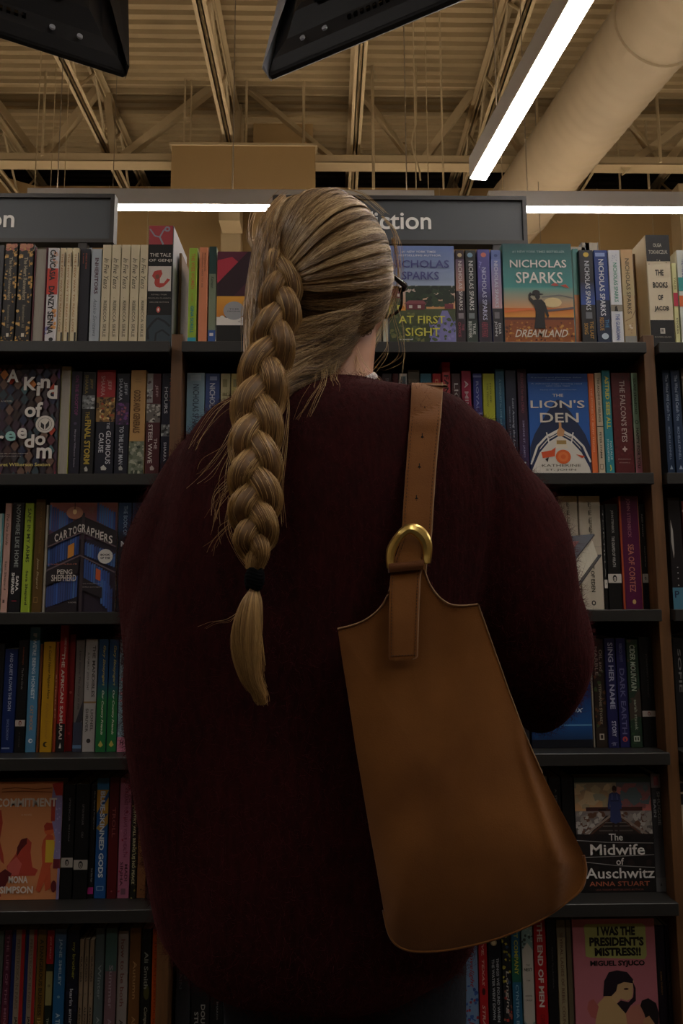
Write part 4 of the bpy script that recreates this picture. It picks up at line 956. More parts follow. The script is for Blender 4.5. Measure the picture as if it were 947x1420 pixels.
for (a_, b_, lab) in ((779.5, 807, 'nearer the sleeve'), (808.5, 839, 'farther from the sleeve')):
    book(2, a_, b_, 688, '#cdc4b1', [('t', '.....', .05, .4, .42, .5, '#6b655a'), ('t', 'JOHN STEINBECK', .05, .42, .42, .58, '#7a7365'), ('r', .45, .453, 0, 1, '#8a8375'), ('t', 'EAST OF EDEN', .55, .85, .42, .6, '#3a362f', {'b': .02}), ('e', .945, .5, .022, .1, '#2c2a27'), ('e', .945, .5, .012, .05, '#cdc4b1')], 'thick off white spine with dotted black letters, ' + lab)
book(2, 839.8, 844.5, 700, '#101113', [('n', .76, .04, '#cfcac2'), ('t', 'TORTILLA', .05, .7, .3, .6, '#9a9a96')], 'thinnest black spine with a white emblem band, right of off white ones')
book(2, 845.2, 864, 699, '#101113', [('n', .71, .042, '#cfcac2'), ('t', 'JOHN STEINBECK', .06, .28, .4, .62, '#a8a8a4'), ('t', 'THE GRAPES OF WRATH', .31, .6, .4, .62, '#b8b8b4')], 'black spine with a white emblem band beside the purple spine')
book(2, 865, 892.5, 688, '#561640', [('r', 0, 1, 0, .1, '#a8491f'), ('r', 0, 1, .97, 1, '#a8603a'), ('t', 'JOHN STEINBECK', .02, .37, .35, .58, '#a86a7a'), ('t', 'SEA OF CORTEZ', .43, .85, .36, .66, '#c07a68'), ('e', .935, .55, .02, .09, '#c9a86a')], 'thick purple and orange spine reading Sea of Cortez', board='#a8491f')
book(2, 893.3, 903.5, 699, '#101113', [('n', .71, .042, '#a8a49c'), ('t', 'THE LOG FROM THE', .4, .6, .55, .72, '#8a8a86'), ('t', 'RED PONY', .1, .32, .35, .55, '#9a9a96')], 'black spine with an emblem band coloured darker for the shade of the right upright')  # band greyer than its neighbours, shade of the upright put into the print
book(2, 934, 952, 690, '#1c191d', [('p', [(.15, .2), (.3, .3), (.32, .5), (.25, .55), (.12, .4)], '#b8b4b0'), ('c', .63, .5, .05, '#c9c9c9'), ('c', .68, .5, .05, '#c9c9c9'), ('c', .73, .5, .05, '#c9c9c9'), ('c', .79, .5, .05, '#c9c9c9'), ('r', .81, 1, 0, 1, '#4a7f98'), ('h', 'P', .84, .9, .15, .5, '#152a4a')], 'black spine with white blots and a blue foot at the right edge')

# ---- fourth shelf, cover colours darkened for the dim lower rows
book(3, -14, -.5, 893, '#14161c', [], 'black spine cut by the left edge on the fourth shelf')
book(3, 0, 18.5, 900, '#12275c', [('t', 'AND QUIET FLOWS THE DON', .04, .6, .38, .66, '#aeb8d0'), ('t', 'SHOLOKHOV', .68, .88, .4, .58, '#7f8cb0'), ('r', .95, .965, .1, .7, '#7f8cb0')], 'navy blue spine with small white letters at the left edge')
book(3, 19.3, 33, 888, '#101114', [('n', .74, .028, '#b5aaa2', '#7a3a2c'), ('t', 'Solzhenitsyn', .06, .22, .42, .62, '#8a4a2c'), ('t', 'The First Circle', .25, .44, .42, .62, '#8a8a88'), ('t', 'a novel', .82, .95, .45, .55, '#5a5a5a')], 'black spine with a white emblem band beside the light blue one', ym=1038)
book(3, 34, 49, 870, '#4f86ad', [('t', 'IF WE\'RE BEING HONEST', .05, .58, .34, .7, '#c9dbe6', {'b': .03}), ('t', 'CAT SHOOK', .63, .83, .34, .66, '#c49a6a'), ('c', .91, .5, .2, '#dfe7ec'), ('c', .91, .55, .1, '#4f86ad')], 'light blue spine reading If We\'re Being Honest')
book(3, 49.6, 53.4, 893, '#6b4022', [], 'very thin brown spine left of the yellow one')
book(3, 54.2, 71.3, 890, '#b98c1e', [('t', 'It Could Never Happen Here', .04, .52, .4, .68, '#4a3810', {'sh': .2}), ('t', 'Eithne Shortall', .56, .88, .4, .64, '#a87a28', {'sh': .2}), ('c', .93, .5, .22, '#2e2410'), ('c', .93, .62, .16, '#b98c1e')], 'mustard yellow spine with a black C emblem')
book(3, 72, 76.4, 890, '#8c3a24', [('t', 'SHORTS', .3, .7, .3, .6, '#c89a7a')], 'narrow rust spine between the yellow and the red')
book(3, 77, 89, 867, '#a41f22', [('r', .78, 1, 0, 1, '#151214'), ('r', 0, .1, .2, 1, '#8c1a1e'), ('t', 'GEOFFREY GIRARD', .1, .22, .55, .8, '#cfa8a0'), ('t', 'THE AFRICAN SAMURAI', .22, .9, .3, .68, '#d6c8bc', {'b': .02}), ('p', [(.35, .97), (.5, .925), (.6, .95), (.6, .97)], '#d6d2ca')], 'tall red spine with a black foot reading African Samurai', depth=.15, board='#8f2124')
book(3, 89.8, 99.5, 880, '#7c1a20', [('c', .5, .5, .2, '#a86058'), ('c', .85, .5, .2, '#a83038')], 'dark red spine beside the tall red one', off=.01)
book(3, 100, 112.5, 887, '#6b6461', [('t', 'Lena Storm The Story in Ink', .1, .63, .35, .65, '#3a3534', {'sh': .25}), ('p', [(0, .8), (1, .55), (1, .72), (0, .82)], '#2c2c34'), ('r', .74, 1, 0, 1, '#34394c'), ('r', .94, .97, 0, 1, '#5a7aa0')], 'warm grey spine fading to slate at its foot')
book(3, 113.2, 131, 886, '#aaa6a4', [('t', 'THE MANDIBLES', .06, .52, .6, .84, '#3e3a38', {'b': .02}), ('t', 'A FAMILY 2029-2047', .12, .46, .2, .36, '#5e5a56'), ('r', .558, .575, 0, 1, '#8f7348'), ('t', 'LIONEL', .63, .82, .6, .82, '#3e3a38'), ('t', 'SHRIVER', .62, .83, .2, .42, '#3e3a38'), ('c', .905, .5, .17, '#2c2a2a')], 'light grey spine with a gold bar reading The Mandibles')
ocf = [('g', .38, .55, 0, 1, '#1e4468', '#1f6a3a'), ('r', .55, 1, 0, 1, '#1f6a3a'), ('t', 'Gary Shteyngart', .06, .42, .42, .74, '#b8a85c', {'sh': .25}), ('t', 'Our Country Friends', .46, .85, .42, .7, '#dcdcc8', {'sh': .25}), ('p', [(.5, .9), (.75, .94), (.5, .96), (.25, .94)], '#b9a854')]
book(3, 132, 146, 886, '#1e4468', ocf, 'blue over green spine, the one beside the light grey spine')
book(3, 147, 161, 886, '#1e4468', ocf, 'blue over green spine, the one beside the pink and blue script spine')
book(3, 161.8, 175, 886, '#7e9aa6', [('x', .3, 1, 0, 1, ['#b8828c', '#8fb0b8', '#a8707c'], 16, .25, 81), ('t', 'SIGNAL FLARE', .06, .26, .3, .7, '#4e4e50'), ('t', 'Together Now', .38, .83, .3, .75, '#2b4a56', {'sh': .4}), ('r', .87, 1, 0, 1, '#c47c94'), ('h', 'H', .895, .94, .3, .7, '#3a2028')], 'pink and pale blue spine with dark script')
book(3, 176, 185.5, 884, '#b3a088', [('t', 'JIM SHEPARD', .3, .6, .4, .8, '#3a2a20'), ('r', .9, .94, .3, .6, '#a8603a')], 'cream spine at the left sweater edge on the fourth shelf')
book(3, 738, 822.5, 878, '#0f2a5e', [('g', 0, .55, 0, 1, '#0a1330', '#12346e'), ('g', .55, .8, 0, 1, '#12346e', '#1a5290'), ('r', .8, .812, 0, 1, '#5f96c4'), ('g', .812, .93, 0, 1, '#1b4f8c', '#123058'), ('r', .93, 1, 0, 1, '#0a0f1c'), ('h', 'phoenix', .645, .71, .3, .86, '#c9d8e6', {'sh': .3})], 'front facing deep blue cover beneath the right sleeve cuff', face=True, thick=.02, ym=1034, depth=.12)
book(3, 823.3, 826.2, 878, '#8d8678', [], 'sliver of pale spine beside the deep blue cover', ym=1036)
book(3, 827, 843.5, 886, '#241a16', [('x', .3, .85, 0, 1, ['#3a4a2c', '#5a3a24', '#2c241c'], 26, .2, 83), ('r', .82, 1, 0, 1, '#2a201a'), ('t', 'OIL and', .1, .3, .55, .82, '#8d857c'), ('t', 'MARBLE', .07, .34, .15, .42, '#8d857c'), ('t', 'STEPHANIE STOREY', .42, .79, .4, .62, '#9a9280'), ('r', .875, .93, .3, .7, '#b0a898'), ('r', .885, .92, .4, .6, '#241a16')], 'dark brown spine reading Oil and Marble', ym=1036, depth=.14)
book(3, 844.3, 859.5, 885, '#1c1e4e', [('t', 'SING HER NAME', .04, .65, .3, .78, '#a5a8bc', {'b': .02}), ('t', 'STORY', .76, .9, .36, .76, '#b5b8c8'), ('t', 'Agora', .95, .98, .2, .8, '#8a8ca8')], 'indigo spine reading Sing Her Name', ym=1036)
book(3, 860.2, 874.5, 885, '#1f2054', [('t', 'DARK EARTH', .28, .88, .26, .74, '#6a6c90'), ('t', 'REBECCA STOTT', .05, .22, .34, .62, '#6f7194'), ('c', .925, .5, .25, '#b84a44'), ('p', [(.4, .94), (.5, .905), (.6, .94)], '#1f2054')], 'indigo spine with a red disc reading Dark Earth', ym=1036)
book(3, 875.3, 892, 887, '#22382a', [('x', 0, 1, 0, 1, ['#2c4a30', '#1a2a22', '#3e5a34', '#4a3a34'], 50, .16, 84), ('p', [(0, .62), (.9, .45), (1, .5), (1, .7), (0, .75)], '#40362f'), ('t', 'CIDER MOUNTAIN', .05, .48, .25, .7, '#b9c4b4', {'sh': .1}), ('t', 'sarah stusek', .56, .84, .4, .66, '#96a090'), ('r', .895, .945, .25, .75, '#b4bcae'), ('r', .905, .935, .33, .46, '#2a3a2a'), ('r', .905, .935, .54, .67, '#2a3a2a')], 'mossy green patterned spine beside the black one', ym=1036)
book(3, 893, 913.5, 884, '#0e0f11', [('n', .7, .026, '#a8a098', '#6b2c24'), ('t', 'JOHANNES STRAND', .15, .55, .45, .6, '#3f3f3f')], 'black spine with a thin emblem band beside the right upright', ym=1036)
book(3, 941, 956, 885, '#15171b', [('t', 'SOFIE', .1, .5, .4, .7, '#8a8a8a')], 'black spine past the right upright on the fourth shelf', ym=1036)

# ---- fifth shelf, dimness again set into the cover colours
fig = [('p', [(.0, .25), (.1, .24), (.13, .35), (.1, .5), (.16, .62), (.18, .7), (.14, .68), (.06, .58), (0, .6)], '#b04030'), ('p', [(0, .6), (.1, .58), (.12, .66), (0, .7)], '#56609c'), ('p', [(0, .7), (.12, .66), (.1, .85), (.16, .97), (0, 1)], '#a83828'),
       ('p', [(.4, .5), (.5, .48), (.57, .52), (.56, .6), (.58, .68), (.6, .73), (.68, .75), (.64, .8), (.4, .8), (.24, .8), (.22, .72), (.34, .62)], '#b84638'), ('p', [(.36, .56), (.42, .49), (.5, .48), (.5, .53), (.42, .58), (.36, .64)], '#5e1f22'), ('p', [(.24, .7), (.36, .64), (.44, .7), (.4, .79), (.22, .8)], '#c86058'), ('p', [(.06, .8), (.2, .74), (.3, .78), (.2, .9), (.06, .88)], '#5e2024'),
       ('e', .41, .82, .05, .075, '#d0643a'), ('p', [(.74, .38), (.78, .35), (.9, .36), (.92, .44), (.88, .41), (.76, .42)], '#a83c2c'), ('p', [(.8, .45), (.88, .46), (.9, .52), (.94, .62), (.9, .68), (.86, .72), (.88, .9), (.8, .93), (.78, .85), (.72, .94), (.66, .92), (.74, .7), (.72, .56), (.74, .5)], '#c85838'), ('p', [(.78, .5), (.9, .5), (.92, .62), (.9, .69), (.78, .69)], '#d6b43a'),
       ('p', [(.86, .02), (1, .0), (1, 1), (.96, 1), (.97, .7), (.9, .65), (.92, .5), (.84, .3), (.84, .14)], '#8a80ae'), ('p', [(.84, .02), (1, 0), (1, .12), (.9, .12)], '#a8342c'), ('p', [(.84, .16), (.9, .14), (.9, .34), (.84, .34)], '#b04030'), ('r', .66, .74, .9, 1, '#6b2430'), ('e', .89, .92, .05, .04, '#5e2024'), ('x', .15, .6, .9, 1, ['#a89cc6'], 14, .015, 91)]
book(4, -14, 81.5, 1084, '#d08a5c', fig + [('h', 'COMMITMENT', .14, .215, .02, .92, '#dccfc4', {'b': .03}), ('h', 'A NOVEL', .275, .29, .4, .56, '#d8b49c'), ('h', 'MONA', .8, .86, .26, .54, '#e2d6cc', {'b': .03}), ('h', 'SIMPSON', .885, .945, .14, .62, '#e2d6cc', {'b': .03}), ('l', [(.1, .06), (.3, .05), (.6, .065), (.84, .055)], .012, '#8a4a2c'), ('l', [(.1, .085), (.4, .08), (.84, .09)], .012, '#8a4a2c')],
     'front facing orange cover with red figures reading Commitment', face=True, thick=.03, ym=1248)
book(4, 82.5, 99.3, 1088, '#0f1012', [('n', .685, .042, '#a49f98'), ('t', 'UPTON SINCLAIR', .12, .32, .5, .64, '#77777a'), ('t', 'THE JUNGLE', .35, .5, .5, .64, '#77777a')], 'black spine with pale emblem band touching the orange cover')
book(4, 100.2, 120, 1087, '#0f1012', [('n', .705, .042, '#a49f98'), ('t', 'UPTON SINCLAIR', .18, .36, .48, .62, '#77777a'), ('t', 'OIL!', .42, .47, .48, .62, '#77777a')], 'wider black spine with pale emblem band, second from the orange cover')
book(4, 120.7, 129, 1088, '#131113', [('t', 'Mrs. Spring Fragrance', .06, .4, .6, .85, '#8a8a8a'), ('t', 'Sui Sin Far', .74, .86, .5, .8, '#8a8a8a'), ('r', .905, .965, 0, 1, '#a52a78')], 'black spine with a magenta square at its foot')
book(4, 129.8, 146.5, 1079, '#1d4f8c', [('r', 0, .1, 0, 1, '#2b6a9a'), ('r', .1, .3, 0, 1, '#b88a30'), ('p', [(0, .3), (1, .1), (1, .16), (0, .34)], '#1d4f8c'), ('p', [(0, .42), (1, .3), (1, .38), (.4, .45)], '#a8823a'), ('t', 'BLUE-SKINNED GODS', .11, .83, .3, .72, '#c9d2dc', {'b': .03}), ('r', .9, .935, .2, .8, '#8fa8c4'), ('r', .905, .93, .26, .74, '#1d4f8c')], 'blue and gold spine reading Blue-Skinned Gods')
book(4, 147.3, 161.3, 1078, '#531419', [('t', 'TROLL', .25, .5, .35, .7, '#8f5350'), ('c', .94, .5, .08, '#8f5350')], 'dark oxblood spine reading Troll')
book(4, 162, 178.8, 1079, '#a3627c', [('x', 0, 1, 0, 1, ['#8a2038', '#b8708a', '#9a2a44'], 26, .12, 93), ('t', 'AT LEAST YOU HAVE YOUR HEALTH', .08, .66, .4, .7, '#6e2c48'), ('t', 'MADI', .72, .86, .58, .82, '#451a2c', {'b': .02}), ('t', 'SINHA', .7, .9, .2, .44, '#451a2c', {'b': .02}), ('r', .92, .97, .3, .7, '#6e4a5a')], 'pink spine strewn with red blossoms')
book(4, 179.6, 187.8, 1080, '#1b1a14', [('x', 0, 1, 0, 1, ['#8a7a3a', '#3a3824', '#a89a5a'], 30, .2, 94), ('r', .08, .9, .2, .8, '#1b1a14'), ('t', 'THE COUNTRY WILL BRING US NO PEACE', .1, .88, .28, .74, '#c9c29a')], 'narrow black and yellow spine beside the pink one')
book(4, 188.8, 201.5, 1081, '#7d5334', [('t', 'THE FIRE', .25, .4, .35, .65, '#4a2c1c'), ('t', 'IN HER', .62, .74, .35, .65, '#4a2c1c'), ('c', .93, .5, .08, '#2c1a10')], 'tan brown spine near the left sweater edge')
book(4, 203, 219, 1088, '#2e2c2f', [('x', .2, 1, 0, 1, ['#4a4a4e', '#232326'], 20, .2, 95)], 'charcoal spine at the left sweater edge on the fifth shelf')
book(4, 754, 764.5, 1076, '#5c6a5e', [('t', 'RAIN', .1, .3, .4, .6, '#8a948a')], 'grey green spine just right of the suede bag', ym=1238)
book(4, 766, 783, 1078, '#101113', [('t', 'A. STEVENSON', .1, .4, .5, .66, '#6a6a6a')], 'black spine beside the grey green one right of the bag', ym=1238)
book(4, 784, 801, 1078, '#101012', [('t', 'LETTERS', .5, .7, .6, .75, '#7a5a3a')], 'black spine touching the railway cover', ym=1238)
book(4, 802, 909.5, 1077, '#171519', [
    ('g', .05, .3, 0, 1, '#8a8270', '#d8a878'), ('g', .05, .3, .55, 1, '#4a5a62', '#c8706a'), ('r', 0, .05, 0, 1, '#2c3a34'), ('x', .06, .28, 0, .5, ['#b0a080', '#c9b08a', '#9a9a88'], 22, .09, 97), ('x', .06, .28, .5, 1, ['#8a5a5c', '#b87068', '#5a6a70'], 24, .1, 98),
    ('g', .3, .55, 0, 1, '#8a8484', '#3a302c'), ('x', .3, .5, 0, .4, ['#9a948e', '#6a4a3a', '#b8b4b0'], 34, .05, 99), ('x', .3, .5, .6, 1, ['#9a948e', '#6a4a3a', '#b8b4b0'], 34, .05, 100), ('r', .265, .3, .14, .88, '#4a2c28'), ('r', .28, .3, .3, .4, '#2a1a1a'), ('p', [(.4, .34), (.6, .34), (1, .62), (1, .7), (0, .7), (0, .62)], '#2c2422'),
    ('l', [(.46, .34), (.0, .56)], .025, '#9a8a80'), ('l', [(.58, .34), (1, .54)], .025, '#9a8a80'), ('l', [(.44, .37), (.0, .6)], .02, '#5a3a2c'), ('l', [(.6, .37), (1, .58)], .02, '#5a3a2c'), ('l', [(.38, .4), (.66, .4)], .012, '#6a6462'), ('l', [(.35, .43), (.7, .43)], .014, '#6a6462'), ('l', [(.3, .47), (.74, .47)], .016, '#5a5452'),
    ('g', .5, 1, 0, 1, '#1b181b', '#121113'), ('x', .5, .9, 0, 1, ['#221c1e', '#2a2020', '#161416'], 50, .05, 101),
    ('p', [(.45, .15), (.49, .135), (.55, .135), (.59, .155), (.61, .25), (.605, .285), (.58, .28), (.585, .22), (.58, .27), (.6, .39), (.52, .41), (.45, .39), (.46, .27), (.455, .22), (.455, .28), (.43, .285), (.425, .25)], '#36406e'), ('r', .205, .215, .465, .575, '#232a4c'), ('l', [(.49, .15), (.485, .2)], .012, '#5a6490'), ('l', [(.55, .15), (.555, .2)], .012, '#5a6490'), ('e', .105, .52, .03, .03, '#3a2420'), ('r', .12, .14, .505, .535, '#7a5444'), ('p', [(.47, .4), (.5, .4), (.5, .48), (.48, .48)], '#2c2020'), ('p', [(.54, .4), (.57, .4), (.56, .48), (.54, .48)], '#2c2020'),
    ('l', [(0, .55), (.4, .57), (1, .58)], .008, '#9a9a98'), ('l', [(0, .7), (.5, .69), (1, .68)], .008, '#9a9a98'), ('l', [(0, .73), (.5, .77), (1, .79)], .008, '#9a9a98'),
    ('h', 'The', .495, .555, .42, .6, '#dcdad6'), ('h', 'Midwife', .585, .68, .17, .88, '#e4e2de'), ('h', 'of', .705, .765, .5, .6, '#dcdad6'), ('h', 'Auschwitz', .79, .88, .1, .99, '#e4e2de'), ('h', 'ANNA STUART', .905, .945, .14, .92, '#a8604a'), ('h', 'USA TODAY BESTSELLING AUTHOR', .968, .982, .22, .84, '#7a4a40')],
     'front facing cover of a figure in blue walking a railway track', face=True, thick=.03, ym=1238)
book(4, 910.3, 926, 1073, '#2c2c2f', [('r', 0, .12, 0, 1, '#6e6264'), ('r', .02, .1, .3, .8, '#7a4044'), ('t', 'SHUGGIE', .15, .44, .55, .85, '#8a8a8c'), ('t', 'BAIN', .22, .37, .15, .42, '#8a8a8c'), ('g', .55, .88, 0, 1, '#2c2c2f', '#4a4a4c'), ('r', .88, 1, 0, 1, '#5a5a5c'), ('p', [(.4, .95), (.5, .92), (.6, .95)], '#202020')], 'charcoal spine right of the railway cover', ym=1238, hard=True)

# ---- lowest shelf, its dim light partly put into darker cover colours
m6 = 1410
book(5, -9, .5, 1291, '#56605c', [], 'grey green spine cut by the left edge on the lowest shelf', ym=m6)
book(5, 1, 11.5, 1290, '#54203a', [('g', .6, 1, 0, 1, '#54203a', '#7c3020'), ('t', 'THE LIFE OF THE MIND', .04, .82, .35, .7, '#9a7080')], 'plum spine reading The Life of the Mind', ym=m6)
for (a_, b_, lb) in ((12.2, 30.5, 'beside the plum one'), (31.2, 47, 'beside the gold one')):
    book(5, a_, b_, 1289, '#8f8272', [('r', 0, 1, 0, .28, '#14245a'), ('r', 0, 1, .72, 1, '#9c1f20'), ('t', 'PERESTROIKA IN PARIS', .08, .64, .4, .62, '#6b5c50'), ('t', 'JANE SMILEY', .7, 1.0, .4, .64, '#1c1814', {'b': .03})], 'cream spine edged navy and red, ' + lb, ym=m6)
book(5, 47.6, 60.3, 1289, '#6e5320', [('t', 'A DANGEROUS BUSINESS', .08, .7, .3, .72, '#2e220c', {'b': .03}), ('t', '| JANE SMILEY', .72, 1.0, .3, .7, '#b39a5c', {'b': .02})], 'dull gold spine reading A Dangerous Business', ym=m6)
book(5, 61, 71.3, 1290, '#1a241c', [('r', 0, .28, 0, 1, '#a01c20'), ('t', 'JANE SMILEY', .05, .24, .35, .65, '#c9a098'), ('r', .34, .62, .05, .95, '#8d8656'), ('c', .46, .5, .2, '#6a6440'), ('t', 'THE ALL TRUE', .72, 1.0, .35, .65, '#a8a890')], 'dark green spine with a red head and a cream label', ym=m6)
book(5, 72, 88, 1288, '#245a86', [('g', 0, .2, 0, 1, '#4a5a74', '#245a86'), ('r', .96, 1, 0, 1, '#a8722c'), ('t', 'JANE SMILEY', .08, .46, .35, .68, '#9fb4c6', {'b': .02}), ('c', .55, .5, .12, '#7f9ab0'), ('t', 'A THOUSAND', .68, 1.0, .32, .7, '#b4c6d4', {'b': .02})], 'sky blue spine with big pale letters on the lowest shelf', ym=m6)
book(5, 89.5, 106.5, 1290, '#0f1220', [('x', .1, 1, 0, 1, ['#181d33', '#0c0e18'], 20, .2, 103), ('t', 'my brother', .1, .4, .4, .72, '#8a8a3c', {'b': .02}), ('t', 'karin smirnoff', .48, .88, .35, .62, '#b0b3ba', {'b': .02})], 'midnight blue spine reading my brother', ym=m6)
for k, (a_, b_) in enumerate(((107, 113.2), (114, 120.6), (121.4, 128))):
    book(5, a_, b_, 1303, '#8a7864', [('t', 'GLACIERS', .15, .38, .3, .7, '#2e2620', {'b': .02}), ('t', '-', .48, .5, .4, .5, '#4a3e34'), ('t', 'ALEXIS M. SMITH', .6, 1.0, .3, .68, '#2e2620', {'b': .02})], ['first', 'second', 'third'][k] + ' from the left of three slim short cream spines darkened to brown', ym=m6, depth=.11)
for (a_, b_, yt_, c_, its_, lb) in (
    (128.8, 142, 1287, '#4f5c5e', [('t', 'Winter', .3, .58, .36, .72, '#8f9a9c'), ('t', 'Ali Smith', .72, 1.06, .36, .7, '#98a2a4')], 'grey blue spine reading Winter'),
    (143.5, 159.5, 1287, '#6f565c', [('r', 0, .35, 0, 1, '#44605c'), ('r', .9, 1, .6, 1, '#8f3a44'), ('t', 'Summer', .3, .65, .36, .7, '#9a8a94'), ('t', 'Ali Smith', .73, 1.06, .36, .7, '#9a8a94')], 'teal over dusty pink spine reading Summer'),
    (160.5, 175.5, 1291, '#8f8784', [('t', 'how to be both', .07, .63, .3, .68, '#6e3c34'), ('t', 'Ali Smith', .74, 1.06, .3, .68, '#2a2422')], 'pale grey spine reading how to be both'),
    (177, 193, 1287, '#6e4a28', [('t', 'Autumn', .27, .58, .34, .66, '#a8845c'), ('t', 'Ali Smith', .72, 1.06, .34, .66, '#a8845c')], 'amber brown spine reading Autumn'),
    (194, 207.6, 1288, '#12120f', [('e', .52, .6, .06, .3, '#4a4a20'), ('t', 'Ali Smith', .19, .49, .3, .72, '#9aa096'), ('t', 'Companion Piece', .64, 1.1, .3, .74, '#a8a48c', {'sh': .3})], 'black spine with pale script beside the orange one'),
    (208.6, 217.2, 1288, '#b04a14', [('t', 'THE FIRST HURTFUL RABBIT', .1, .95, .4, .7, '#7a2c0c')], 'vivid orange spine against the left upright')):
    its_ = [i if i[0] != 't' or i[3] <= 1 else (i[0], i[1], i[2], 0.995, *i[4:]) for i in its_]
    book(5, a_, b_, yt_, c_, its_, lb, ym=m6)
for (a_, b_, c_, its_, lb) in (
    (243, 263, '#1f2126', [('t', 'SHUGGIE', .1, .4, .55, .8, '#4e5054'), ('t', 'BAIN', .3, .48, .2, .42, '#4e5054'), ('g', .5, 1, 0, 1, '#1f2126', '#34373c')], 'slate black spine right of the left upright on the lowest shelf'),
    (264, 290, '#141416', [('t', 'DOUGLAS', .62, .95, .55, .78, '#9a9a94', {'b': .02}), ('t', 'STUART', .68, .95, .2, .42, '#9a9a94', {'b': .02}), ('x', .9, 1, .2, .8, ['#7a6a34'], 6, .1, 105)], 'wide black spine with big grey letters below the sweater hem'),
    (291, 309, '#101113', [('t', 'THE SHARDS', .5, .75, .5, .62, '#6e6e6e')], 'black spine beside the green one below the hem'),
    (310, 329, '#146034', [('t', 'DESPERATE', .76, 1.0, .35, .7, '#8fae94', {'b': .02}), ('e', .7, .5, .03, .3, '#a8b44a')], 'emerald green spine peeking below the hem'),
    (330, 348, '#3c3f4a', [('r', .6, .75, 0, 1, '#6a5558'), ('r', .88, 1, 0, .6, '#9a8a78'), ('r', .6, 1, .7, 1, '#7a1c3c')], 'grey and red spine at the lowest point of the hem')):
    book(5, a_, b_, 1292, c_, its_, lb, ym=m6)
for (a_, b_, c_, its_, lb) in (
    (636, 645, '#4d4a46', [], 'grey spine beside the jeans on the lowest shelf'),
    (646, 664.5, '#6a86a8', [('x', .5, .8, 0, 1, ['#1f3f7a', '#2a5090', '#8a2c34'], 22, .15, 111), ('t', 'Lovelight', .2, .52, .3, .7, '#8a2c34', {'sh': .35}), ('t', 'Farms', .8, .99, .2, .7, '#7a2c34', {'sh': .35})], 'light blue spine with a dark blue figure'),
    (665.5, 678, '#a01c22', [('t', 'LIVE, TEXAS', .1, .5, .3, .62, '#d0a89c', {'sh': .2}), ('e', .55, .5, .03, .2, '#3a0c10'), ('t', 'STRANGE', .66, .99, .3, .62, '#d0a89c', {'sh': .2})], 'crimson spine right of the light blue one'),
    (679, 697.5, '#14171d', [('c', .14, .45, .24, '#a89878'), ('c', .14, .45, .16, '#d8c8a0'), ('t', 'THINGS WE FOUND WHEN', .27, .8, .6, .8, '#a8acb0', {'b': .02}), ('t', 'THE WATER WENT DOWN', .28, .78, .25, .45, '#a8acb0', {'b': .02})], 'black spine with a glowing moon at its head'),
    (698.3, 710.7, '#1d2024', [('x', 0, .5, 0, 1, ['#b8a83c', '#2c4a6a', '#8f8a34', '#1a2028'], 36, .22, 113), ('x', .5, 1, 0, 1, ['#8a5a4a', '#14141a', '#a03a34', '#2a2a34'], 30, .2, 114), ('t', 'Longing', .38, .74, .3, .75, '#b8b4ac', {'sh': .1})], 'yellow and black painted spine reading Longing'),
    (711.5, 725, '#245a7a', [('r', .3, .5, 0, 1, '#1f5a4a'), ('t', 'LAST COMPANY', .02, .44, .3, .72, '#b8b43c', {'b': .02}), ('t', 'CYNTHIA BOND', .52, .98, .35, .65, '#8fb0c4')], 'teal blue spine with yellow letters, lowest shelf'),
    (726, 742.5, '#7e9a98', [('x', 0, .3, 0, 1, ['#4a5a58', '#a8b8b4', '#384644'], 40, .12, 115), ('x', .75, 1, 0, 1, ['#4a3a40', '#a8b8b4', '#8a6a6a'], 36, .12, 116), ('p', [(.05, .24), (.5, .18), (.95, .24), (.95, .8), (.5, .86), (.05, .8)], '#b8b4aa'), ('h', 'THE', .355, .368, .35, .65, '#4a4640'), ('h', 'NEXT', .385, .41, .15, .85, '#26221e', {'b': .03}), ('h', 'a novel', .475, .49, .35, .65, '#4a4640'), ('h', 'KASHANA', .6, .612, .2, .8, '#4a4640'), ('h', 'CAULEY', .635, .648, .2, .8, '#4a4640')], 'patterned pale spine with a white lozenge reading Next'),
    (743.3, 760.8, '#a3161e', [('t', 'THE END OF MEN', .02, .7, .28, .72, '#cfc4be', {'b': .03}), ('t', 'C SWEENEY BAIRD', .76, .98, .35, .7, '#6e1014')], 'scarlet spine reading The End of Men'),
    (761.6, 775.3, '#0f0f11', [('n', .87, .03, '#a8a29a', '#7a2c24'), ('t', 'Fyodor Fyodorovich', .22, .55, .45, .62, '#5a5a5c')], 'black spine with an emblem band beside the scarlet one'),
    (776, 788.3, '#8f8468', [('r', 0, .14, 0, 1, '#6a6250'), ('t', 'SEVERAL LADIES OF REBEL COUNTY', .1, .9, .35, .68, '#5a3c2c')], 'khaki spine with brown letters left of the pink cover'),
    (789, 796.5, '#59503f', [], 'narrow drab brown spine touching the pink cover')):
    book(5, a_, b_, 1276 if a_ > 700 else 1284, c_, its_, lb, ym=m6)
